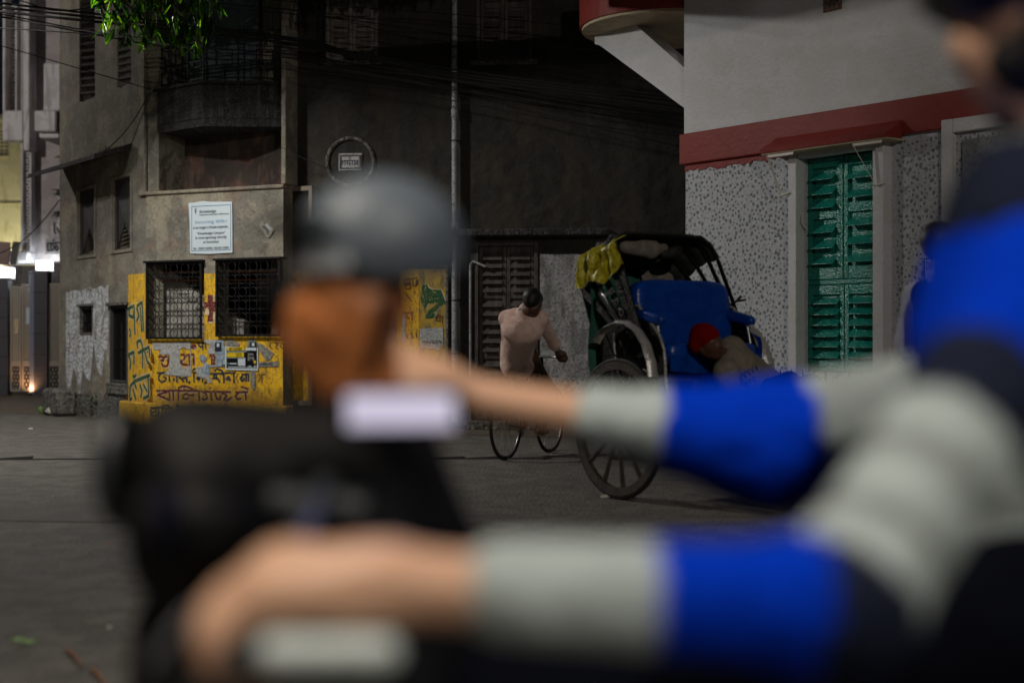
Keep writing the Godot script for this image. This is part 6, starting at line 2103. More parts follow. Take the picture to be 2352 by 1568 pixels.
func build_rickshaw():
	var R := Transform3D(Basis(Vector3(0.829, 0, -0.559), Vector3.UP, Vector3(0.559, 0, 0.829)), Vector3(1.23, 0, -10.66))
	T = R
	var t := thing("rickshaw", "hand pulled rickshaw with tall spoked wheels, blue seat and folded black hood", "rickshaw", R.origin)
	var st: SurfaceTool
	wheel_of(t, Vector3(-0.55, 0.515, 0), 0.515, M.old_wood, 12, 0.13)
	wheel_of(t, Vector3(0.55, 0.515, 0), 0.515, M.old_wood, 12, 0.3)
	st = mb()
	tube(st, [Vector3(-0.5, 0.515, 0), Vector3(0.5, 0.515, 0)], 0.022, 8)
	part("axle", st, M.iron, t)
	for x in [-0.38, 0.38]:
		st = mb()
		for k in 4: tube(st, [Vector3(x, 0.62 + 0.012 * k, -0.3 + 0.05 * k), Vector3(x, 0.54 + 0.012 * k, 0.0), Vector3(x, 0.62 + 0.012 * k, 0.32 - 0.05 * k)], 0.012, 5)
		part("spring", st, M.iron, t)
	# mudguards with their stays
	for x in [-0.57, 0.57]:
		var pts := []
		for p in [[-0.25, 1.13], [-0.2, 1.185], [-0.1, 1.245], [0.02, 1.28], [0.14, 1.275], [0.25, 1.225], [0.34, 1.13], [0.4, 1.0], [0.42, 0.9]]: pts.append(Vector3(x, p[1], p[0]))
		st = mb()
		ribbon(st, pts, Vector3.LEFT, 0.09, 0.02, 0.004)
		var g := part("mudguard", st, M.tin, t)
		st = mb()
		tube(st, [Vector3(x, 1.2, -0.12), Vector3(x, 1.05, -0.02), Vector3(x + 0.1 * signf(-x), 0.96, 0.12)], 0.009, 6)
		tube(st, [Vector3(x, 1.02, 0.38), Vector3(x + 0.1 * signf(-x), 0.95, 0.2)], 0.009, 6)
		part("stay", st, M.iron, g)
		st = mb()
		lathe(st, Vector3(x, 1.155, 0.3), Vector3(0, 0.75, 0.66), [[0.0, 0.034], [0.012, 0.03], [0.014, 0.02]], 8)
		lathe(st, Vector3(x, 1.215, -0.15), Vector3(0, 0.85, -0.5), [[0.0, 0.034], [0.012, 0.03], [0.014, 0.02]], 8)
		part("bolt", st, M.steel, g)
	# body: floor, seat box, curved sides with studded metal edge
	st = mb()
	box(st, Vector3(0, 0.68, 0.05), Vector3(0.84, 0.05, 0.8), 0.01)
	box(st, Vector3(0, 0.72, -0.3), Vector3(0.84, 0.5, 0.03), 0.006)
	var body := part("body", st, M.black_lacquer, t)
	st = mb()
	box(st, Vector3(0, 0.895, 0.33), Vector3(0.82, 0.06, 0.025), 0.006)
	part("seat_board", st, M.old_wood, t)
	st = mb()
	box(st, Vector3(0, 0.64, 0.62), Vector3(0.8, 0.03, 0.42), 0.008)
	for k in 5: box(st, Vector3(0, 0.664, 0.46 + 0.08 * k), Vector3(0.78, 0.014, 0.06), 0.004)
	part("footboard", st, M.old_wood, t)
	for x in [-0.46, 0.46]:
		T = R * Transform3D(Basis(Vector3.BACK, Vector3.UP, Vector3.LEFT), Vector3(x, 0, 0))
		st = mb()
		var edge := [Vector2(0.06, 1.42), Vector2(0.13, 1.4), Vector2(0.21, 1.33), Vector2(0.3, 1.25), Vector2(0.36, 1.19), Vector2(0.405, 1.1), Vector2(0.42, 1.0), Vector2(0.425, 0.9), Vector2(0.45, 0.76), Vector2(0.5, 0.66)]
		var poly := PackedVector2Array([Vector2(-0.34, 0.66), Vector2(-0.36, 1.1), Vector2(-0.2, 1.3)])
		poly.append_array(PackedVector2Array(edge))
		prism(st, poly, -0.015, 0.015)
		var sp := part("side_panel", st, M.black_lacquer, t)
		st = mb()
		var e3 := []
		for p in edge: e3.append(Vector3(p.x, p.y, 0))
		tube(st, e3, 0.012, 6)
		part("edge_strip", st, M.tin, sp)
		st = mb()
		for k in 26:
			var q := k / 26.0 * (e3.size() - 1)
			var p: Vector3 = e3[int(q)].lerp(e3[mini(int(q) + 1, e3.size() - 1)], q - int(q))
			lathe(st, p + Vector3(0.008, 0.003, 0), Vector3(0.8, 0.6, 0).normalized(), [[0.009, 0.0], [0.007, 0.008], [0.0, 0.011]], 6)
		tag(part("stud", st, M.steel, sp), "", "", "", "stuff")
		st = mb()
		tube(st, [Vector3(-0.12, 1.3, 0.02), Vector3(-0.13, 1.1, 0.025), Vector3(-0.1, 0.95, 0.025), Vector3(0.0, 0.84, 0.02)], 0.009, 6)
		part("edge_strip", st, M.tin, sp)
		T = R
	# reflective patch under the left guard
	st = mb()
	box(st, Vector3(-0.485, 0.93, 0.16), Vector3(0.012, 0.055, 0.2), 0.003, Basis(Vector3.RIGHT, 0.12))
	part("reflector", st, M.reflector_white, body)
	# upholstery
	st = mb()
	pillow(st, Vector3(-0.01, 1.35, 0.07), Vector3(0.46, 0.255, 0.07), 0.32, Basis(Vector3.RIGHT, -0.12))
	part("seat_back", st, M.blue_vinyl, t)
	st = mb()
	pillow(st, Vector3(0, 1.06, 0.22), Vector3(0.44, 0.085, 0.24), 0.28)
	grid(st, 20, 4, func(a, b): return Vector3(-0.44 + 0.88 * a, 1.06 - 0.12 * b - 0.02 * sin(a * PI), 0.462 + 0.012 * sin(a * 26.0) * b - 0.01 * b))
	M.blue_vinyl.cull_mode = BaseMaterial3D.CULL_DISABLED
	part("seat_cushion", st, M.blue_vinyl, t)
	for x in [-0.44, 0.43]:
		st = mb()
		pillow(st, Vector3(x, 1.335, 0.2), Vector3(0.042, 0.04, 0.19), 0.55, Basis(Vector3.RIGHT, 0.2), 20)
		part("armrest", st, M.blue_vinyl, t)
		st = mb()
		tube(st, [Vector3(x, 1.31, 0.3), Vector3(x, 1.2, 0.33), Vector3(x, 0.95, 0.4)], 0.012, 6)
		part("arm_post", st, M.steel, t)
	st = mb()   # blue flank that sweeps down at the far side
	grid(st, 10, 6, func(a, b): return Vector3(0.445 + 0.01 * sin(b * 9.0), lerpf(1.3 - 0.12 * a, 0.86 + 0.05 * (1.0 - a), b), 0.12 + 0.32 * a + 0.05 * b * a))
	part("side_flap", st, M.blue_vinyl, t)
	# folding hood: bows, roof, back curtain
	var tops := [[1.95, -0.15], [1.945, -0.27], [1.9, -0.42], [1.82, -0.55], [1.7, -0.64]]
	var arches := []
	for i in tops.size():
		var y: float = tops[i][0]
		var z: float = tops[i][1]
		var piv := Vector3(0.5, 1.04, 0.27 - 0.03 * i)
		var pts := []
		for s in [-1.0, 1.0]:
			var side := [Vector3(piv.x * s, piv.y, piv.z), Vector3(0.5 * s, lerpf(piv.y, y, 0.5), lerpf(piv.z, z, 0.5)), Vector3(0.49 * s, y - 0.17, lerpf(piv.z, z, 0.83)), Vector3(0.465 * s, y - 0.07, lerpf(piv.z, z, 0.94)), Vector3(0.4 * s, y - 0.012, z), Vector3(0.3 * s, y, z)]
			if s > 0: side.reverse()
			pts += side
		arches.append(pts)
		for s in [0, 1]:
			st = mb()
			for k in 2: bar(st, pts[k if s == 0 else 11 - k], pts[k + 1 if s == 0 else 10 - k], 0.016, 0.058 if s == 0 else 0.036, 0.004, Vector3.BACK)
			part("hood_bow", st, M.black_lacquer, t)
		st = mb()
		tube(st, pts.slice(2, 10), 0.012, 6)
		part("hood_bow", st, M.black_lacquer, t)
	var roof := func(a, b, lift):
		var x: float = a * (arches.size() - 1)
		var i := mini(int(x), arches.size() - 2)
		var y: float = b * 7.0
		var j := mini(int(y), 6)
		var p: Vector3 = arches[i][2 + j].lerp(arches[i][3 + j], y - j)
		var q: Vector3 = arches[i + 1][2 + j].lerp(arches[i + 1][3 + j], y - j)
		var r := p.lerp(q, x - i)
		var c := Vector3(0, 1.3, 0.1)
		return r + (r - c).normalized() * (0.014 + lift - 0.03 * sin((x - i) * PI) + 0.006 * sin(b * 40.0 + a * 7.0))
	st = mb()
	grid(st, 20, 42, func(a, b): return roof.call(a, b, 0.0))
	grid(st, 20, 42, func(a, b): return roof.call(a, 1.0 - b, 0.006))
	tube(st, range(0, 29).map(func(k): return roof.call(0.0, k / 28.0, 0.0)), 0.013, 6)
	part("hood_cover", st, M.hood_cloth, t)
	st = mb()
	grid(st, 24, 12, func(a, b): return Vector3(lerpf(-0.46, 0.46, a), lerpf(1.7, 1.02, b), lerpf(-0.64, -0.36, b) + 0.012 * sin(a * 24.0 + b * 3.0)))
	grid(st, 24, 12, func(a, b): return Vector3(lerpf(0.46, -0.46, a), lerpf(1.7, 1.02, b), lerpf(-0.648, -0.368, b) + 0.012 * sin((1.0 - a) * 24.0 + b * 3.0)))
	part("back_curtain", st, M.green_cloth, t)
	st = mb()
	grid(st, 10, 10, func(a, b): return Vector3(lerpf(0.14, 0.45, a) + 0.01 * b, lerpf(1.72, 1.42, b), lerpf(-0.6, -0.5, b) + 0.02 * sin(a * 8.0)))
	M.grey_cloth.cull_mode = BaseMaterial3D.CULL_DISABLED
	part("rear_flap", st, M.grey_cloth, t)
	st = mb()
	grid(st, 6, 12, func(a, b): return Vector3(lerpf(-0.52, -0.4, a), lerpf(1.6, 0.86, b), -0.38 + 0.02 * sin(b * 7.0 + a * 3.0)))
	grid(st, 6, 12, func(a, b): return Vector3(lerpf(-0.4, -0.52, a), lerpf(1.6, 0.86, b), -0.386 + 0.02 * sin(b * 7.0 + (1.0 - a) * 3.0)))
	part("hanging_cloth", st, M.green_cloth, t)
	# steel stays of the hood on the near and the far side
	st = mb()
	tube(st, [Vector3(-0.53, 1.5, -0.22), Vector3(-0.54, 1.49, -0.18), Vector3(-0.54, 1.4, -0.1), Vector3(-0.535, 1.32, -0.05), Vector3(-0.52, 1.3, 0.0)], 0.008, 6)
	tube(st, [Vector3(-0.53, 1.5, -0.2), Vector3(-0.5, 1.52, -0.05), Vector3(-0.48, 1.56, 0.0)], 0.006, 6)
	part("hood_stay", st, M.steel, t)
	for k in 3:
		st = mb()
		bar(st, Vector3(0.505, 1.66 + 0.035 * k, -0.1 - 0.035 * k), Vector3(0.51, 1.2 + 0.05 * k, 0.19 - 0.045 * k), 0.006, 0.012, 0.002)
		part("hood_stay", st, M.tin, t)
	st = mb()
	tube(st, [Vector3(0.51, 1.43, 0.05), Vector3(0.56, 1.46, 0.06), Vector3(0.59, 1.5, 0.08)], 0.01, 6)
	tube(st, [Vector3(0.56, 1.46, 0.06), Vector3(0.62, 1.47, 0.1)], 0.01, 6)
	part("hood_catch", st, M.iron, t)
	st = mb()   # tangle of wire and buckles on the near bows
	for k in 14:
		var a := rng.randf()
		var p := Vector3(-0.515, lerpf(1.62, 1.08, a), lerpf(-0.12, 0.24, a) - rng.randf() * 0.2)
		lathe(st, p, Vector3(-1, rng.randf_range(-0.3, 0.6), rng.randf_range(-0.2, 0.6)).normalized(), [[0.009, 0.0], [0.008, 0.008], [0.0, 0.012]], 6)
	for k in 5:
		var p := Vector3(-0.52, 1.2 + 0.08 * k, 0.12 - 0.06 * k)
		tube(st, circle(p, Vector3.UP, Vector3(0, 0.3, 1).normalized(), 0.022, 10), 0.003, 4, true)
	part("buckle", st, M.steel, t)
	# shafts resting on the road in front
	for x in [-0.4, 0.4]:
		st = mb()
		tube(st, [Vector3(x, 0.64, -0.3), Vector3(x, 0.62, 0.6), Vector3(x * 0.9, 0.42, 1.4), Vector3(x * 0.8, 0.06, 2.5)], [0.026, 0.026, 0.024, 0.02], 8)
		part("shaft", st, M.old_wood, t)
	st = mb()
	tube(st, [Vector3(-0.34, 0.2, 2.1), Vector3(0.34, 0.2, 2.1)], 0.02, 8)
	part("crossbar", st, M.old_wood, t)
	# the yellow sheet tied over the near corner of the hood
	T = R
	var ys := thing("plastic_sheet", "crumpled yellow plastic sheet draped over the hood corner of the rickshaw", "sheet", R * Vector3(-0.5, 1.56, -0.3))
	st = mb()
	var ysf := func(a, b):
		var z: float = lerpf(-0.06, -0.47, a)
		var y0: float = lerpf(1.93, 1.86, a)
		var y1: float = lerpf(1.70, 1.53, a) + 0.022 * sin(a * 11.0 + 1.0) - 0.03 * sin(a * 4.3) + 0.01 * sin(a * 29.0)
		var x: float = -0.53 - 0.02 * sin(a * a * 13.0 + b * 3.5 + 0.7) - 0.012 * sin(a * 23.0 - b * 3.0) - 0.005 * sin(a * 47.0 + b * 5.0) - 0.004 * sin(b * 17.0 + a * 9.0) - 0.03 * b * a
		if b < 0.22: x += (0.22 - b) * 0.55
		return Vector3(x, lerpf(y0, y1, b) + (0.02 if b < 0.22 else 0.0) * (0.22 - b), z - 0.06 * b * a + 0.16 * b * (1.0 - a) * 0.4)
	grid(st, 40, 22, ysf)
	part("sheet", st, M.yellow_plastic, ys)
	# bundle of cloth pushed under the hood
	var bu := thing("cloth_bundle", "grey cloth bundle pushed up under the front of the rickshaw hood", "bundle", R * Vector3(-0.12, 1.83, -0.25))
	var fl := flesh([[R * Vector3(-0.28, 1.86, -0.26), R * Vector3(-0.05, 1.84, -0.24), 0.05, 0.06], [R * Vector3(-0.05, 1.84, -0.24), R * Vector3(0.12, 1.87, -0.28), 0.055, 0.035], [R * Vector3(-0.14, 1.87, -0.23), R * Vector3(-0.02, 1.88, -0.24), 0.05, 0.04]], 0.014, 0.012)
	put("bundle", fl, M.grey_cloth, bu)
	var bu2 := thing("cloth_bundle", "smaller dark crumpled cloth under the hood, right of the grey bundle", "bundle", R * Vector3(0.2, 1.8, -0.25))
	put("bundle", flesh([[R * Vector3(0.1, 1.82, -0.26), R * Vector3(0.24, 1.84, -0.28), 0.035, 0.045], [R * Vector3(0.2, 1.84, -0.26), R * Vector3(0.3, 1.87, -0.3), 0.04, 0.025]], 0.014, 0.012), M.hood_cloth, bu2)
	T = Transform3D()

# ---------------------------------------------------------------- people beyond the riders
func build_people():
	build_sleeper()
	build_cyclist()
	build_bystander()

func clothing(called: String, bones: Array, m: Material, parent: Node, cell := 0.016, kk := 0.02) -> MeshInstance3D:
	return put(called, flesh(bones, cell, kk), m, parent)

func build_sleeper():
	var R := Transform3D(Basis(Vector3(0.829, 0, -0.559), Vector3.UP, Vector3(0.559, 0, 0.829)), Vector3(1.23, 0, -10.66))
	var v := func(x, y, z): return R * Vector3(x, y, z)
	var hip: Vector3 = v.call(0.34, 0.76, 0.6)
	var t := thing("person", "person asleep on the rickshaw footboard in a red cap and pale printed shirt", "person", v.call(0.3, 0.66, 0.6))
	var chest: Vector3 = v.call(0.08, 0.96, 0.56)
	var s1: Vector3 = v.call(0.1, 1.09, 0.5)
	var s2: Vector3 = v.call(-0.1, 0.93, 0.66)
	var hc: Vector3 = v.call(-0.2, 1.13, 0.58)
	var up := (R.basis * Vector3(-0.35, 0.85, -0.1)).normalized()
	var fw := (R.basis * Vector3(0.15, -0.15, 0.9)).normalized()
	fw = (fw - up * fw.dot(up)).normalized()
	var hx := Transform3D(Basis(up.cross(fw), up, fw), hc)
	var e1: Vector3 = v.call(0.4, 0.84, 0.68)
	var w1: Vector3 = v.call(0.26, 0.7, 0.86)
	var e2: Vector3 = v.call(-0.13, 0.74, 0.78)
	var w2: Vector3 = v.call(0.1, 0.72, 0.9)
	var knees := [v.call(0.2, 0.86, 0.98), v.call(0.42, 0.84, 0.98)]
	var ankles := [v.call(0.16, 0.7, 1.02 - 0.25), v.call(0.44, 0.7, 0.8)]
	var b := head_bones(hx)
	b += [[hc - up * 0.05, chest.lerp(s1, 0.5), 0.05, 0.06], [hip, chest, 0.12, 0.13], [s1, s2, 0.06, 0.06], [s1, e1, 0.045, 0.036], [e1, w1, 0.036, 0.026], [s2, e2, 0.045, 0.036], [e2, w2, 0.036, 0.026]]
	for k in 2: b += [[hip + R.basis.x * (0.09 * (k * 2 - 1)), knees[k], 0.08, 0.055], [knees[k], ankles[k], 0.05, 0.035], [ankles[k], ankles[k] + R.basis.z * 0.16 - Vector3(0, 0.02, 0), 0.035, 0.025]]
	for wv in [w1, w2]:
		var d: Vector3 = (R.basis * Vector3(0.3, -0.4, 0.6)).normalized()
		b.append([wv, wv + d * 0.06, 0.026, 0.03])
		for k in 5: b.append([wv + d * 0.06 + R.basis.x * (0.014 * (k - 2)), wv + d * (0.12 if k else 0.09) + R.basis.x * (0.016 * (k - 2.0 - (1.2 if k == 0 else 0.0))) - Vector3(0, 0.02, 0), 0.01, 0.008])
	put("body", flesh(b, 0.012, 0.012), M.skin_brown, t)
	eyes(t, hx)
	clothing("shirt", [[hip, chest, 0.145, 0.155], [chest, s1, 0.15, 0.095], [chest, s2, 0.13, 0.085], [s1, s2, 0.085, 0.085], [s1, e1, 0.08, 0.066], [e1, e1.lerp(w1, 0.8), 0.062, 0.05], [s2, e2, 0.078, 0.064], [e2, e2.lerp(w2, 0.8), 0.06, 0.05], [v.call(0.2, 0.84, 0.72), v.call(0.04, 0.9, 0.7), 0.03, 0.03], [v.call(0.26, 0.9, 0.66), v.call(0.1, 1.02, 0.66), 0.02, 0.02], [v.call(0.3, 0.8, 0.7), v.call(-0.02, 0.82, 0.75), 0.03, 0.02]], M.grey_cotton, t, 0.014, 0.014)
	clothing("trousers", [[hip, hip + R.basis.x * 0.06, 0.15, 0.15], [hip - R.basis.x * 0.09, knees[0], 0.1, 0.075], [hip + R.basis.x * 0.09, knees[1], 0.1, 0.075], [knees[0], ankles[0], 0.07, 0.05], [knees[1], ankles[1], 0.07, 0.05]], M.navy_cotton, t)
	var cap := [[hx * Vector3(0, 0.05, -0.03), hx * Vector3(0, 0.05, 0.02), 0.094, 0.088], [hx * Vector3(0, 0.09, -0.01), hx * Vector3(0.0, 0.1, -0.03), 0.07, 0.06], [hx * Vector3(-0.05, 0.02, -0.05), hx * Vector3(0.05, 0.02, -0.05), 0.06, 0.06]]
	var c := clothing("knitted_cap", cap, M.red_wool, t, 0.01, 0.012)
	# dark lettering printed on the chest, unreadable in its folds
	var st := mb()
	var px := Transform3D(Basis(R.basis.x, (R.basis.y * 0.9 + R.basis.z * -0.3).normalized(), (R.basis.z * 0.9 + R.basis.y * 0.3).normalized()), v.call(0.02, 0.92, 0.745))
	T = px * Transform3D(Basis(Vector3.BACK, 0.42), Vector3.ZERO)
	for k in 6:
		var x := -0.12 + 0.045 * k
		tube(st, [Vector3(x, 0.03, -0.01), Vector3(x + 0.012, -0.02, -0.004), Vector3(x + 0.03, 0.028, -0.008)], 0.0045, 4)
	for k in 4:
		var x := -0.1 + 0.05 * k
		tube(st, circle(Vector3(x, -0.055, -0.006), Vector3.RIGHT, Vector3.UP, 0.014, 8, 0.4, 5.0), 0.004, 4)
	part("shirt_print", st, M.print_ink, t)
	T = Transform3D()

func build_cyclist():
	var f := Vector3(0.44, 0, -0.9).normalized()   # rides away to the right
	var rear := Vector3(-0.06, 0.33, -13.95)
	var front := rear + f * 1.04
	var side := f.cross(Vector3.UP)
	# bicycle
	var bk := thing("bicycle", "dark bicycle ridden away past the second louvred door", "bicycle", Vector3(rear.x, 0, rear.z))
	var st: SurfaceTool
	for c in [rear, front]:
		st = mb()
		tube(st, circle(c, f, Vector3.UP, 0.33, 36), 0.017, 7, true)
		var w := part("wheel", st, M.rubber, bk)
		st = mb()
		tube(st, circle(c, f, Vector3.UP, 0.308, 36), 0.008, 6, true)
		part("rim", st, M.steel, w)
		st = mb()
		for k in 18:
			var a := TAU * k / 18
			tube(st, [c + side * (0.02 if k % 2 else -0.02), c + (f * cos(a) + Vector3.UP * sin(a)) * 0.306], 0.0016, 4)
		part("spokes", st, M.steel, w)
		st = mb()
		ribbon(st, circle(c, f, Vector3.UP, 0.36, 16, 0.2, PI * 0.95), side, 0.055, 0.008, 0.002)
		part("mudguard", st, M.bike_black, bk)
	var bb := rear + f * 0.44 - Vector3(0, 0.05, 0)
	var seat := rear + f * 0.26 + Vector3(0, 0.56, 0)
	var hd := front - f * 0.17 + Vector3(0, 0.5, 0)
	var hb := hd - f * 0.04 + Vector3(0, 0.16, 0)
	st = mb()
	for e in [[rear, bb, 0.011], [rear, seat - Vector3(0, 0.1, 0), 0.009], [bb, seat, 0.016], [bb, hd - Vector3(0, 0.12, 0), 0.018], [seat - Vector3(0, 0.1, 0), hd, 0.015], [front, hd - Vector3(0, 0.1, 0), 0.014], [hd - Vector3(0, 0.14, 0), hb, 0.017]]: tube(st, [e[0], e[1]], e[2], 8)
	part("frame", st, M.bike_black, bk)
	st = mb()
	pillow(st, seat + Vector3(0, 0.04, 0), Vector3(0.09, 0.03, 0.13), 0.7, Basis(side, Vector3.UP, -f), 16)
	part("saddle", st, M.seat_black, bk)
	var gl := hb - side * 0.28 - f * 0.12
	var gr := hb + side * 0.28 - f * 0.12
	st = mb()
	tube(st, [gl, hb - side * 0.24, hb - side * 0.1, hb, hb + side * 0.1, hb + side * 0.24, gr], 0.011, 8)
	part("handlebar", st, M.steel, bk)
	for g in [[gl, hb - side * 0.24], [gr, hb + side * 0.24]]:
		st = mb()
		tube(st, [g[0], g[0].lerp(g[1], 0.95)], 0.016, 8)
		part("grip", st, M.grip_black, bk)
	st = mb()
	lathe(st, bb - side * 0.05, side, [[0.0, 0.0], [0.09, 0.0], [0.09, 0.008], [0.0, 0.008]], 16)
	for s in [-1, 1]:
		var cr = bb + side * 0.07 * s
		var pd = cr + (f * 0.15 - Vector3(0, 0.08, 0)) * s
		tube(st, [cr, pd], 0.01, 6)
		bar(st, pd, pd + side * 0.09 * s, 0.07, 0.02, 0.004)
	part("pedal_crank", st, M.steel, bk)
	# rider
	var t := thing("person", "person in a pale pink shirt cycling away, seen from behind", "person", seat + Vector3(0, 0.07, 0))
	var hip := seat + Vector3(0, 0.14, 0)
	var chest := at(1200, 755, 13.45)
	var neck := at(1206, 710, 13.38)
	var hc := at(1224, 697, 13.3)
	var fw := (f * 0.9 - Vector3(0, 0.35, 0)).normalized()
	var up := (Vector3.UP + f * 0.35).normalized()
	up = (up - fw * up.dot(fw)).normalized()
	var hx := Transform3D(Basis(up.cross(fw), up, fw), hc)
	var sl := chest - side * 0.165 + Vector3(0, 0.1, 0)
	var sr := chest + side * 0.185 + Vector3(0, 0.1, 0)
	var hl := [gl, gr]
	var b := head_bones(hx, 0.95)
	b += [[hc - up * 0.06, neck - Vector3(0, 0.03, 0), 0.052, 0.056], [hip, chest, 0.12, 0.125], [sl, sr, 0.06, 0.06]]
	var shirt := [[hip - Vector3(0, 0.1, 0), hip + Vector3(0, 0.1, 0), 0.175, 0.155], [hip, chest, 0.155, 0.16], [chest - side * 0.08, chest - side * 0.06 + Vector3(0, 0.09, 0), 0.13, 0.11], [chest + side * 0.08, chest + side * 0.06 + Vector3(0, 0.09, 0), 0.13, 0.11], [sl, sr, 0.075, 0.075], [neck - Vector3(0, 0.03, 0), neck, 0.066, 0.06]]
	for k in 7: shirt.append([hip + side * rng.randf_range(-0.14, 0.0) - f * 0.13 + Vector3(0, 0.03 * k - 0.04, 0), hip + side * rng.randf_range(0.0, 0.14) - f * 0.13 + Vector3(0, 0.03 * k - 0.04 + rng.randf_range(-0.02, 0.02), 0), 0.012, 0.012])
	for k in 2:
		var s: Vector3 = [sl, sr][k]
		var hand: Vector3 = hl[k]
		var wrist := hand - f * 0.07 + Vector3(0, 0.03, 0)
		var el := s.lerp(wrist, 0.5) + side * (0.05 * k) - Vector3(0, 0.07, 0)
		b += [[s, el, 0.048, 0.038], [el, wrist, 0.038, 0.026]]
		b += grip_bones(hand + f * 0.02, side * (1 - 2 * k), (wrist - hand).normalized(), Vector3.UP, 0.016)
		shirt += [[s, el, 0.068, 0.058], [el, el.lerp(wrist, 0.25), 0.056, 0.05]]
	var trs := [[hip - Vector3(0, 0.04, 0), hip - Vector3(0, 0.02, 0), 0.15, 0.15]]
	for k in 2:
		var s := k * 2 - 1
		var ft := bb + side * 0.12 * s + (f * 0.15 - Vector3(0, 0.08, 0)) * s + Vector3(0, 0.06, 0)
		var kn := (hip + ft) * 0.5 + f * 0.27 + side * 0.05 * s + Vector3(0, 0.05, 0)
		b += [[hip + side * 0.09 * s, kn, 0.08, 0.055], [kn, ft, 0.05, 0.035], [ft - f * 0.06 - Vector3(0, 0.02, 0), ft + f * 0.12 - Vector3(0, 0.03, 0), 0.034, 0.026]]
		trs += [[hip + side * 0.09 * s, kn, 0.105, 0.075], [kn, kn.lerp(ft, 0.85), 0.072, 0.058]]
	clothing("collar", [[neck - side * 0.045 - Vector3(0, 0.012, 0), neck + side * 0.045 - Vector3(0, 0.012, 0), 0.03, 0.03], [neck - f * 0.045 - side * 0.03, neck - f * 0.045 + side * 0.03, 0.02, 0.02]], M.white_cotton, t, 0.01, 0.01)
	put("body", flesh(b, 0.013, 0.012), M.skin_brown, t)
	eyes(t, hx, 0.95)
	clothing("shirt", shirt, M.pink_cotton, t, 0.014, 0.014)
	clothing("trousers", trs, M.brown_cotton, t)
	clothing("hair", [[hx * Vector3(0, 0.05, -0.03), hx * Vector3(0, 0.055, 0.02), 0.092, 0.082], [hx * Vector3(0, 0.0, -0.05), hx * Vector3(0, 0.03, -0.05), 0.066, 0.075]], M.hair, t, 0.012, 0.01)

func build_bystander():
	var z := 7.6
	var foot := at(2165, 784, z); foot.y = 0
	var t := thing("person", "dark haired bystander in white shirt and navy vest, half hidden behind the striped rider", "person", foot)
	var fw := Vector3(0.85, 0, -0.5).normalized()
	var side := fw.cross(Vector3.UP)
	var y := func(v, s := 0.0, q := 0.0): return foot + Vector3(0, v, 0) + side * s + fw * q
	var hx := Transform3D(Basis(Vector3.UP.cross(fw), Vector3.UP, fw), y.call(1.645))
	var b := head_bones(hx)
	b += [[y.call(1.58, 0, -0.01), y.call(1.47, 0, -0.02), 0.053, 0.06], [y.call(1.3), y.call(1.0), 0.13, 0.12], [y.call(1.41, -0.17), y.call(1.41, 0.17), 0.06, 0.06]]
	var shirt := [[y.call(1.32), y.call(0.95), 0.145, 0.14], [y.call(1.4, -0.17), y.call(1.4, 0.17), 0.075, 0.075], [y.call(1.44, 0, -0.02), y.call(1.5, 0, -0.02), 0.07, 0.062]]
	var trs := []
	for s in [-1, 1]:
		b += [[y.call(1.4, 0.18 * s), y.call(1.13, 0.24 * s, -0.03), 0.046, 0.038], [y.call(1.13, 0.24 * s, -0.03), y.call(0.9, 0.23 * s, 0.08), 0.036, 0.026], [y.call(0.9, 0.23 * s, 0.08), y.call(0.84, 0.23 * s, 0.1), 0.028, 0.03]]
		for k in 5: b.append([y.call(0.84, 0.23 * s, 0.08 + 0.016 * k), y.call(0.775 + (0.03 if k == 4 else 0.0), 0.225 * s, 0.085 + 0.018 * k), 0.0095, 0.008])
		b += [[y.call(0.95, 0.09 * s), y.call(0.5, 0.1 * s, 0.02), 0.085, 0.055], [y.call(0.5, 0.1 * s, 0.02), y.call(0.09, 0.1 * s, -0.02), 0.052, 0.036], [y.call(0.05, 0.1 * s, -0.05), y.call(0.03, 0.11 * s, 0.15), 0.036, 0.026]]
		shirt += [[y.call(1.4, 0.18 * s), y.call(1.13, 0.24 * s, -0.03), 0.07, 0.062]]
		trs += [[y.call(0.95, 0.09 * s), y.call(0.5, 0.1 * s, 0.02), 0.11, 0.08], [y.call(0.5, 0.1 * s, 0.02), y.call(0.1, 0.1 * s, -0.02), 0.078, 0.066]]
	put("body", flesh(b, 0.013, 0.012), M.skin_brown, t)
	eyes(t, hx)
	clothing("shirt", shirt, M.white_cotton, t, 0.015, 0.015)
	clothing("vest", [[y.call(1.34), y.call(0.98), 0.153, 0.148], [y.call(1.4, -0.12), y.call(1.4, 0.12), 0.086, 0.086]], M.navy_cotton, t, 0.015, 0.015)
	clothing("trousers", trs, M.navy_cotton, t)
	clothing("hair", [[hx * Vector3(0, 0.055, -0.03), hx * Vector3(0, 0.06, 0.025), 0.095, 0.083], [hx * Vector3(0, 0.0, -0.055), hx * Vector3(0, 0.03, -0.05), 0.062, 0.075]], M.hair, t, 0.012, 0.01)

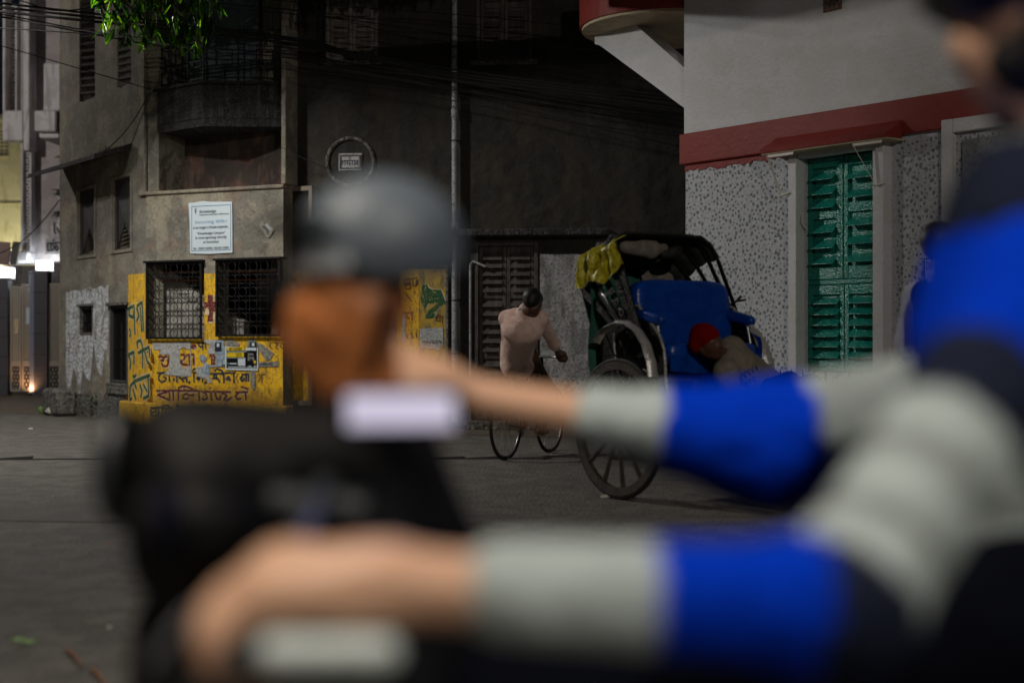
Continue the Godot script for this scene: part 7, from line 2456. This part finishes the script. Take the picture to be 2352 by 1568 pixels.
# ---------------------------------------------------------------- the riders passing close in front
func build_riders():
	var st: SurfaceTool
	var gn := at(600, 1430, 1.22)
	var gf := at(860, 868, 2.0)
	var ax := (gf - gn).normalized()
	# the scooter, leaning a little towards the camera
	var B := Transform3D(Basis(Vector3.RIGHT, 0.29), Vector3(0.0, 0.0, -1.96))
	T = B
	var t := thing("scooter", "black scooter passing close in front, ridden to the left", "scooter", Vector3(0.1, 0, -1.96))
	for x in [-0.58, 0.78]:
		var c := Vector3(x, 0.26, 0)
		st = mb()
		tube(st, circle(c, Vector3.RIGHT, Vector3.UP, 0.21, 32), 0.05, 10, true)
		var w := part("wheel", st, M.rubber, t)
		st = mb()
		lathe(st, c - Vector3(0, 0, 0.05), Vector3.BACK, [[0.0, 0.0], [0.07, 0.0], [0.15, 0.03], [0.17, 0.02], [0.17, 0.08], [0.15, 0.07], [0.07, 0.1], [0.0, 0.1]], 20)
		part("rim", st, M.bike_grey, w)
	put("front_apron", flesh(moved([[Vector3(-0.42, 0.36, 0), Vector3(-0.34, 0.82, 0), 0.1, 0.12], [Vector3(-0.4, 0.5, -0.12), Vector3(-0.33, 0.8, -0.13), 0.05, 0.06], [Vector3(-0.4, 0.5, 0.12), Vector3(-0.33, 0.8, 0.13), 0.05, 0.06], [Vector3(-0.58, 0.52, 0), Vector3(-0.4, 0.5, 0), 0.06, 0.09]], B), 0.02, 0.03), M.bike_black, t)
	put("floor", flesh(moved([[Vector3(-0.36, 0.3, -0.08), Vector3(0.2, 0.3, -0.08), 0.06, 0.06], [Vector3(-0.36, 0.3, 0.08), Vector3(0.2, 0.3, 0.08), 0.06, 0.06]], B), 0.02, 0.03), M.bike_black, t)
	put("rear_body", flesh(moved([[Vector3(0.24, 0.36, 0), Vector3(0.3, 0.6, 0), 0.11, 0.13], [Vector3(0.3, 0.58, -0.06), Vector3(0.98, 0.66, -0.03), 0.12, 0.06], [Vector3(0.3, 0.58, 0.06), Vector3(0.98, 0.66, 0.03), 0.12, 0.06], [Vector3(0.3, 0.45, 0), Vector3(0.8, 0.4, 0), 0.13, 0.1]], B), 0.02, 0.03), M.bike_black, t)
	put("seat", flesh(moved([[Vector3(0.2, 0.76, 0), Vector3(0.86, 0.78, 0), 0.08, 0.08], [Vector3(0.3, 0.75, -0.06), Vector3(0.8, 0.76, -0.06), 0.07, 0.07], [Vector3(0.3, 0.75, 0.06), Vector3(0.8, 0.76, 0.06), 0.07, 0.07]], B), 0.02, 0.03), M.seat_black, t)
	T = Transform3D()
	var mid := gn.lerp(gf, 0.52)
	st = mb()
	tube(st, [gn - ax * 0.09, gn, gf, gf + ax * 0.09], 0.013, 8)
	var hb := part("handlebar", st, M.bike_grey, t)
	for g in [[gn, -1.0], [gf, 1.0]]:
		st = mb()
		tube(st, [g[0] + ax * 0.07 * g[1], g[0] - ax * 0.06 * g[1]], 0.018, 10)
		part("grip", st, M.grip_black, hb)
		st = mb()
		var q: Vector3 = g[0] - ax * 0.075 * g[1]
		tube(st, [q + Vector3(-0.02, 0, 0), q + Vector3(-0.07, -0.01, 0) + ax * 0.03 * g[1], g[0] + Vector3(-0.085, -0.02, 0) + ax * 0.05 * g[1]], [0.009, 0.007, 0.006], 6)
		part("brake_lever", st, M.bike_grey, hb)
	put("head_cowl", flesh([[mid + Vector3(-0.16, 0.0, 0.0), mid + Vector3(0.03, 0.01, 0), 0.085, 0.06], [mid + Vector3(-0.12, -0.03, 0.0) - ax * 0.12, mid + Vector3(-0.12, -0.03, 0) + ax * 0.12, 0.06, 0.06], [mid + Vector3(-0.15, -0.1, 0), mid + Vector3(-0.05, -0.2, -0.04), 0.08, 0.09]], 0.014, 0.02), M.bike_black, t)
	put("cowl_highlight", flesh([[mid + Vector3(-0.13, -0.028, 0.075), mid + Vector3(0.035, -0.04, 0.07), 0.024, 0.016]], 0.008, 0.008), M.bike_grey, t)  # grey strip that stands for the highlight along the black cowl
	st = mb()
	lathe(st, mid + Vector3(-0.235, 0.0, 0.0), Vector3.LEFT, [[0.07, 0.0], [0.072, 0.015], [0.05, 0.028], [0.0, 0.033]], 18)
	part("headlight", st, M.bike_grey, t)
	for s in [-1.0, 1.0]:
		var fr = mid + ax * 0.2 * s + Vector3(-0.02, 0.02, 0)
		var to = fr + ax * 0.1 * s + Vector3(-0.1, 0.1 if s > 0 else 0.02, 0.0)
		st = mb()
		tube(st, [fr, to], 0.006, 6)
		var mr := part("mirror", st, M.bike_black, t)
		st = mb()
		pillow(st, to, Vector3(0.014, 0.04, 0.06), 0.7, Basis(), 16)
		part("mirror_shell", st, M.bike_black, mr)
	put("pale_strip", flesh([[at(630, 1500, 1.14), at(880, 1498, 1.16), 0.0145, 0.0145]], 0.005, 0.006), M.bike_silver, t)  # pale strip low in front of the scooter
	# phone with a lilac screen beside the far hand
	var pc := at(920, 942, 1.56)
	var pb := Basis(Vector3.UP, 0.12) * Basis(Vector3.RIGHT, -0.18)
	var ph := thing("phone", "phone with a bright lilac screen on a stalk before the small rider's chest", "phone", pc)
	st = mb()
	T = Transform3D(pb, pc)
	box(st, Vector3(0, 0, -0.006), Vector3(0.126, 0.046, 0.009), 0.003)
	part("case", st, M.black_gloss, ph)
	st = mb()
	box(st, Vector3(0, 0, 0.0), Vector3(0.118, 0.037, 0.0016))
	part("screen", st, lamp_glow("screen_glow", Color(0.56, 0.57, 0.96), 0.36), ph)
	T = Transform3D()
	st = mb()
	tube(st, [pc + pb * Vector3(0, -0.02, -0.012), pc + Vector3(-0.08, -0.08, -0.03), mid + Vector3(0.0, 0.02, 0.02)], 0.007, 6)
	part("stalk", st, M.bike_black, ph)
	var al := AreaLight3D.new()
	al.name = "screen_light"
	al.light_color = Color(0.58, 0.58, 0.96)
	al.light_energy = 0.012
	al.area_size = Vector2(0.116, 0.035)
	al.area_range = 6.0
	al.shadow_enabled = true
	ph.add_child(al, true)
	al.transform = Transform3D(pb * Basis(Vector3.UP, PI), pb * Vector3(0, 0, 0.003))
	# ---------------- rider in the striped jersey
	var r := thing("person", "near rider in a blue and grey striped jersey, arms stretched to the handlebar", "person", Vector3(0.64, 0.8, -1.78))
	var hip := Vector3(0.74, 0.84, -1.78)
	var chest := at(2420, 790, 1.78)
	var upper := at(2440, 560, 1.78)
	var neck := at(2420, 400, 1.77)
	var hc := at(2400, 35, 1.75)
	var sn := at(2400, 690, 1.45)
	var sf := at(2340, 900, 2.0)
	var en := at(1930, 1390, 1.22)
	var wn := at(930, 1345, 1.2)
	var ef := at(1760, 1020, 2.02)
	var wf := at(1110, 915, 2.02)
	var fw := Vector3(-0.97, -0.18, 0.12).normalized()
	var up := (Vector3.UP - fw * fw.y).normalized()
	var hx := Transform3D(Basis(up.cross(fw), up, fw), hc)
	var b := head_bones(hx, 1.05)
	b += [[hc - up * 0.06, neck, 0.055, 0.062], [hip, chest, 0.12, 0.12], [sn, sf, 0.06, 0.06], [sn, en, 0.05, 0.042], [en, wn, 0.041, 0.03], [sf, ef, 0.05, 0.042], [ef, wf, 0.041, 0.029]]
	b += grip_bones(gn, ax, (wn - gn).normalized(), Vector3(0.1, 0.97, 0.1).normalized(), 0.018)
	b += grip_bones(gf, -ax, (wf - gf).normalized(), Vector3(0.1, 0.97, 0.1).normalized(), 0.018)
	var trs := [[hip, hip - Vector3(0, 0.03, 0), 0.165, 0.16]]
	for s in [-1, 1]:
		var kn := Vector3(0.02, 0.73, -1.78 + 0.19 * s)
		var an := Vector3(-0.06, 0.4, -1.8 + 0.15 * s)
		b += [[hip + Vector3(0, 0, 0.1 * s), kn, 0.085, 0.06], [kn, an, 0.055, 0.038], [an, an + Vector3(-0.17, -0.04, 0), 0.038, 0.028]]
		trs += [[hip + Vector3(0, -0.01, 0.1 * s), kn, 0.12, 0.085], [kn, an, 0.08, 0.06]]
	put("body", flesh(b, 0.011, 0.012), M.skin_tan, r)
	eyes(r, hx, 1.05)
	var blue := Color(0.001, 0.032, 0.46)
	var navy := Color(0.012, 0.018, 0.032)
	var grey := Color(0.37, 0.43, 0.435)
	var grey2 := Color(0.2, 0.23, 0.23)
	var jersey := [[hip - Vector3(0, 0.02, 0), chest, 0.165, 0.165], [chest, upper, 0.165, 0.15], [upper, neck, 0.13, 0.075], [sn, sf, 0.085, 0.085],
		[sn, en, 0.075, 0.058], [en, en.lerp(wn, 0.77), 0.054, 0.044], [sf, ef, 0.085, 0.082], [ef, ef.lerp(wf, 0.3), 0.084, 0.058], [ef, ef.lerp(wf, 0.6), 0.056, 0.046]]
	var paint := func(i, tt, p):
		if i >= 4:
			if i == 4: return blue if tt < 0.3 else (navy if tt < 0.5 else (grey2 if absf(tt - 0.66) < 0.03 or absf(tt - 0.84) < 0.025 else (navy if tt > 0.96 else grey)))
			if i == 5: return navy if tt < 0.08 else (blue if tt < 0.56 else grey)
			if i == 6: return navy if tt < 0.35 else (grey if tt < 0.8 else blue)
			if i == 7: return blue
			return blue if tt < 0.5 else grey
		var y: float = p.y
		if y > 1.4: return grey2
		if y > 1.285: return navy
		if y > 1.12: return blue
		if y > 1.02: return navy
		return grey2 if absf(y - 0.95) < 0.012 else grey
	put("jersey", flesh(jersey, 0.012, 0.016, paint), M.striped_jersey, r)
	clothing("trousers", trs, M.navy_cotton, r, 0.018, 0.02)
	var hs := 1.05
	put("beard", flesh([[hx * Vector3(-0.04, -0.06, 0.03), hx * Vector3(0, -0.1, 0.055), 0.034, 0.03], [hx * Vector3(0.04, -0.06, 0.03), hx * Vector3(0, -0.1, 0.055), 0.034, 0.03], [hx * Vector3(-0.065, -0.02, -0.01), hx * Vector3(-0.04, -0.07, 0.03), 0.02, 0.03], [hx * Vector3(0.065, -0.02, -0.01), hx * Vector3(0.04, -0.07, 0.03), 0.02, 0.03], [hx * Vector3(-0.03, -0.05, 0.07), hx * Vector3(0.03, -0.05, 0.07), 0.034, 0.034], [hx * Vector3(-0.06, -0.02, 0.03), hx * Vector3(0.06, -0.02, 0.03), 0.042, 0.042]], 0.01, 0.01), M.hair, r)
	put("helmet", flesh([[hx * Vector3(0, 0.07, -0.03), hx * Vector3(0, 0.075, 0.02), 0.125, 0.115], [hx * Vector3(-0.07, -0.01, -0.03), hx * Vector3(0.07, -0.01, -0.03), 0.06, 0.06], [hx * Vector3(-0.05, 0.055, 0.11), hx * Vector3(0.05, 0.055, 0.11), 0.024, 0.024]], 0.013, 0.014), M.helmet_black, r)
	# ---------------- smaller rider in front, in a grey helmet
	var c := thing("person", "small rider in a big grey helmet and black jacket, seated between the striped rider's arms", "person", Vector3(0.0, 0.74, -1.74))
	var chip := Vector3(-0.12, 0.8, -1.75)
	var cch := Vector3(-0.185, 0.985, -1.75)
	var chc := at(812, 735, 1.74)
	var cf := Vector3(-0.95, -0.1, 0.22).normalized()
	var cu := (Vector3.UP - cf * cf.y).normalized()
	var chx := Transform3D(Basis(cu.cross(cf), cu, cf), chc)
	b = head_bones(chx, 0.74)
	b += [[chc - cu * 0.06, cch + Vector3(0, 0.07, 0), 0.05, 0.055], [chip, cch, 0.085, 0.08]]
	var jk := [[chip, cch, 0.11, 0.1], [cch - Vector3(0, -0.03, 0.1), cch + Vector3(0, 0.03, 0.1), 0.055, 0.055], [cch, cch + Vector3(0.01, 0.06, 0), 0.08, 0.06]]
	trs = [[chip, chip - Vector3(0, 0.03, 0), 0.125, 0.125]]
	for s in [-1.0, 1.0]:
		var sh := cch + Vector3(0, 0.03, 0.12 * s)
		var hand: Vector3 = Vector3(-0.17 - 0.02 * s, 0.86, -1.72 + 0.06 * s)
		var wr: Vector3 = hand + Vector3(0.06, 0.03, 0.01 * s)
		var el = (sh + wr) * 0.5 + Vector3(0.02, -0.07, 0.03 * s)
		b += [[sh, el, 0.04, 0.034], [el, wr, 0.033, 0.024]]
		b += grip_bones(hand, Vector3.UP, (wr - hand).normalized(), Vector3(0.4, 0, 0.9).normalized(), 0.006, 0.8)
		jk += [[sh, el, 0.06, 0.05], [el, wr, 0.048, 0.038]]
		var kn := Vector3(-0.13, 0.76, -1.75 + 0.12 * s)
		var an := Vector3(-0.12, 0.48, -1.8 + 0.1 * s)
		b += [[chip + Vector3(0, 0, 0.07 * s), kn, 0.065, 0.048], [kn, an, 0.044, 0.03], [an, an + Vector3(-0.12, -0.03, 0), 0.03, 0.022]]
		trs += [[chip + Vector3(0, 0, 0.07 * s), kn, 0.085, 0.065], [kn, an, 0.06, 0.046]]
	put("body", flesh(b, 0.0105, 0.01), M.skin_warm, c)
	eyes(c, chx, 0.74)
	clothing("jacket", jk, M.black_jacket, c, 0.014, 0.016)
	clothing("trousers", trs, M.black_jacket, c, 0.018, 0.02)
	# helmet: open faced shell with a visor peak, band and strap
	var hx2 := Transform3D(chx.basis, chc + cu * 0.085 - cf * 0.04)
	T = hx2
	st = mb()
	var shell := func(a, bb, g):
		var p: float = -a * TAU
		var q: float = lerpf(-0.42, PI / 2, bb)
		var low := 0.0
		if bb < 0.5 and cos(p) > 0.35: low = (0.5 - bb) * 0.12 * (cos(p) - 0.35)
		return Vector3(sin(-p) * cos(q) * (0.09 - g), sin(q) * (0.092 - g) + low, cos(p) * cos(q) * (0.106 - g))
	grid(st, 30, 14, func(a, bb): return shell.call(1.0 - a, bb, 0.0))
	grid(st, 30, 14, func(a, bb): return shell.call(a, bb, 0.014))
	var hm := part("helmet", st, M.helmet_grey, c)
	M.helmet_grey.cull_mode = BaseMaterial3D.CULL_DISABLED
	st = mb()
	ribbon(st, range(0, 13).map(func(k): return Vector3(sin(-1.1 + 2.2 * k / 12.0) * 0.096, -0.012, cos(-1.1 + 2.2 * k / 12.0) * 0.114)), Vector3.UP, 0.022, 0.002, 0.003)
	part("helmet_band", st, M.visor_stripe, hm)
	st = mb()
	grid(st, 14, 5, func(a, bb): return Vector3(sin(-1.0 + 2.0 * a) * (0.092 + 0.025 * bb), 0.03 + 0.012 * bb, cos(-1.0 + 2.0 * a) * (0.104 + 0.045 * bb)))
	part("helmet_peak", st, M.helmet_black, hm)
	st = mb()
	tube(st, [Vector3(-0.095, -0.05, 0.0), Vector3(-0.075, -0.12, 0.02), Vector3(-0.025, -0.175, 0.05), Vector3(0.025, -0.175, 0.05), Vector3(0.075, -0.12, 0.02), Vector3(0.095, -0.05, 0.0)], 0.009, 6)
	part("chin_strap", st, M.helmet_black, hm)
	T = Transform3D()

# ---------------------------------------------------------------- litter, weeds and sticks
func build_litter():
	var st: SurfaceTool
	var lp := at(98, 951, 22.6); lp.y = 0.05
	var o := thing("coconut_husk", "pale green coconut husk lying on the dirt by the cement block", "litter", lp - Vector3(0, 0.05, 0))
	put("husk", flesh([[lp, lp + Vector3(0.05, 0.01, 0), 0.065, 0.05], [lp + Vector3(-0.03, 0.03, 0.02), lp, 0.04, 0.05]], 0.012, 0.01), M.litter_green, o)
	lp = at(127, 955, 22.0); lp.y = 0.05
	o = thing("plastic_bag", "crumpled whitish plastic bag on the dirt right of the coconut husk", "litter", lp - Vector3(0, 0.05, 0))
	st = mb()
	st.set_smooth_group(-1)
	var pr := []
	for i in 9:
		var ring := []
		for k in 14: ring.append(lp + Vector3(cos(TAU * k / 14) * 0.15, 0, sin(TAU * k / 14) * 0.09) * sin(PI * (i + 0.3) / 9.0) * rng.randf_range(0.7, 1.2) + Vector3(0, 0.09 * cos(PI * (i + 0.3) / 9.0) * rng.randf_range(0.7, 1.1) + 0.02, 0))
		pr.append(ring)
	for i in 8:
		for k in 14: quad(st, pr[i][(k + 1) % 14], pr[i][k], pr[i + 1][k], pr[i + 1][(k + 1) % 14])
	part("bag", st, M.litter_white, o)
	# weeds at the foot of the side face
	for it in [[232, 968, 21.3, 0.42, "tall leafy weed growing at the foot of the whitewashed side wall"], [268, 970, 20.7, 0.2, "small weed at the wall foot left of the yellow plinth"]]:
		var p := at(it[0], it[1], it[2]); p.y = 0
		var w := thing("weed", it[4], "plant", p, "weeds at the foot of the corner house")
		st = mb()
		for k in 5: tube(st, [p, p + Vector3(rng.randf_range(-0.05, 0.05), it[3] * 0.5, rng.randf_range(0, 0.05)), p + Vector3(rng.randf_range(-0.16, 0.16), it[3] * rng.randf_range(0.7, 1.0), rng.randf_range(0, 0.12))], 0.006, 5)
		part("stem", st, M.weed, w)
		st = mb()
		st.set_smooth_group(-1)
		for k in 44:
			var a := p + Vector3(rng.randf_range(-0.16, 0.16), rng.randf_range(0.1, 1.0) * it[3], rng.randf_range(0.0, 0.12))
			var d := Vector3(rng.randf_range(-1, 1), rng.randf_range(-0.6, 0.5), rng.randf_range(-0.4, 1)).normalized() * 0.085
			var s := d.cross(Vector3.UP).normalized() * 0.022
			tri(st, a, a + d * 0.5 + s, a + d)
			tri(st, a, a + d, a + d * 0.5 - s - Vector3(0, 0.01, 0))
		part("foliage", st, M.weed, w)
	# growth on the sunshade and on the ledge of the bay
	var g := thing("ledge_moss", "dark tufts growing on the sloping sunshade of the side face", "plant", WS.pt(-0.8, 3.95, 0.2), "growth on the corner house")
	st = mb()
	st.set_smooth_group(-1)
	for k in 160:
		var q: float = rng.randf()
		var a := WS.pt(WS.u(302) - 0.1 - rng.randf() * 1.2, WS.uv(302, 338).y + 0.05 - 0.3 * q, 0.05 + 0.45 * q)
		var d := Vector3(rng.randf_range(-1, 1), rng.randf_range(0.4, 1.4), rng.randf_range(-1, 1)).normalized() * rng.randf_range(0.03, 0.11)
		var s := d.cross(Vector3.RIGHT).normalized() * 0.012
		tri(st, a - s, a + s, a + d)
	part("tuft", st, M.weed, g)
	# a leaf and two dry sticks on the near road
	var lf := at(52, 1482, 5.4); lf.y = 0.012
	o = thing("fallen_leaf", "pale fallen leaf on the road at the lower left", "leaf", lf)
	st = mb()
	st.set_smooth_group(-1)
	for k in 6:
		var a := Vector3(-0.05 + 0.017 * k, 0.006 * sin(k), 0)
		var b := Vector3(-0.05 + 0.017 * (k + 1), 0.006 * sin(k + 1.0), 0)
		var wa := 0.02 * sin(PI * k / 6.0)
		var wb := 0.02 * sin(PI * (k + 1) / 6.0)
		quad(st, lf + a + Vector3(0, 0, wa), lf + b + Vector3(0, 0, wb), lf + b - Vector3(0, -0.008, wb), lf + a - Vector3(0, -0.008, wa))
	part("blade", st, M.litter_green, o)
	for k in 2:
		var a: Vector3 = [at(150, 1500, 5.25), at(207, 1547, 4.95)][k]
		var b: Vector3 = [at(186, 1536, 5.0), at(240, 1580, 4.7)][k]
		a.y = 0.012
		b.y = 0.016
		o = thing("dry_stick", ["short dry stick on the near road, the upper of two", "short dry stick on the near road at the bottom edge, the lower of two"][k], "stick", a, "sticks on the road")
		st = mb()
		tube(st, [a, a.lerp(b, 0.4) + Vector3(0.004, 0.006, 0), b], [0.006, 0.007, 0.004], 6)
		part("stick", st, M.dry_stick, o)
	# crumbs of dry leaf, too alike to tell apart
	for k in 12:
		var p := Vector3(rng.randf_range(-2.6, -0.9), 0.006, rng.randf_range(-8.5, -5.2))
		o = thing("leaf_crumb", "tiny crumb of dry leaf on the grey road at the lower left", "leaf", p, "leaf crumbs on the near road")
		st = mb()
		var d := Vector3.RIGHT.rotated(Vector3.UP, rng.randf() * TAU) * rng.randf_range(0.012, 0.028)
		var e := d.cross(Vector3.UP) * 0.5
		tri(st, p - d, p + e, p + d + Vector3(0, 0.006, 0))
		tri(st, p - d, p + d + Vector3(0, 0.006, 0), p - e + Vector3(0, 0.004, 0))
		part("crumb", st, [M.dry_stick, M.litter_white][k % 2], o)
	# scraps on the road
	for it in [[520, 1012, "tiny white scrap of paper on the road before the yellow plinth", 17.6], [70, 992, "tiny pale scrap on the road at the left, before the gate", 18.5], [1390, 1152, "tiny pale scrap on the road left of the near rickshaw wheel", 10.4]]:
		var p := at(it[0], it[1], it[3]); p.y = 0.01
		o = thing("paper_scrap", it[2], "litter", p, "scraps on the road")
		st = mb()
		tri(st, p + Vector3(-0.03, 0, 0.02), p + Vector3(0.03, 0.004, 0.015), p + Vector3(0.01, 0.02, -0.02))
		tri(st, p + Vector3(-0.03, 0, 0.02), p + Vector3(0.01, 0.02, -0.02), p + Vector3(-0.035, 0.012, -0.015))
		part("scrap", st, M.litter_white, o)
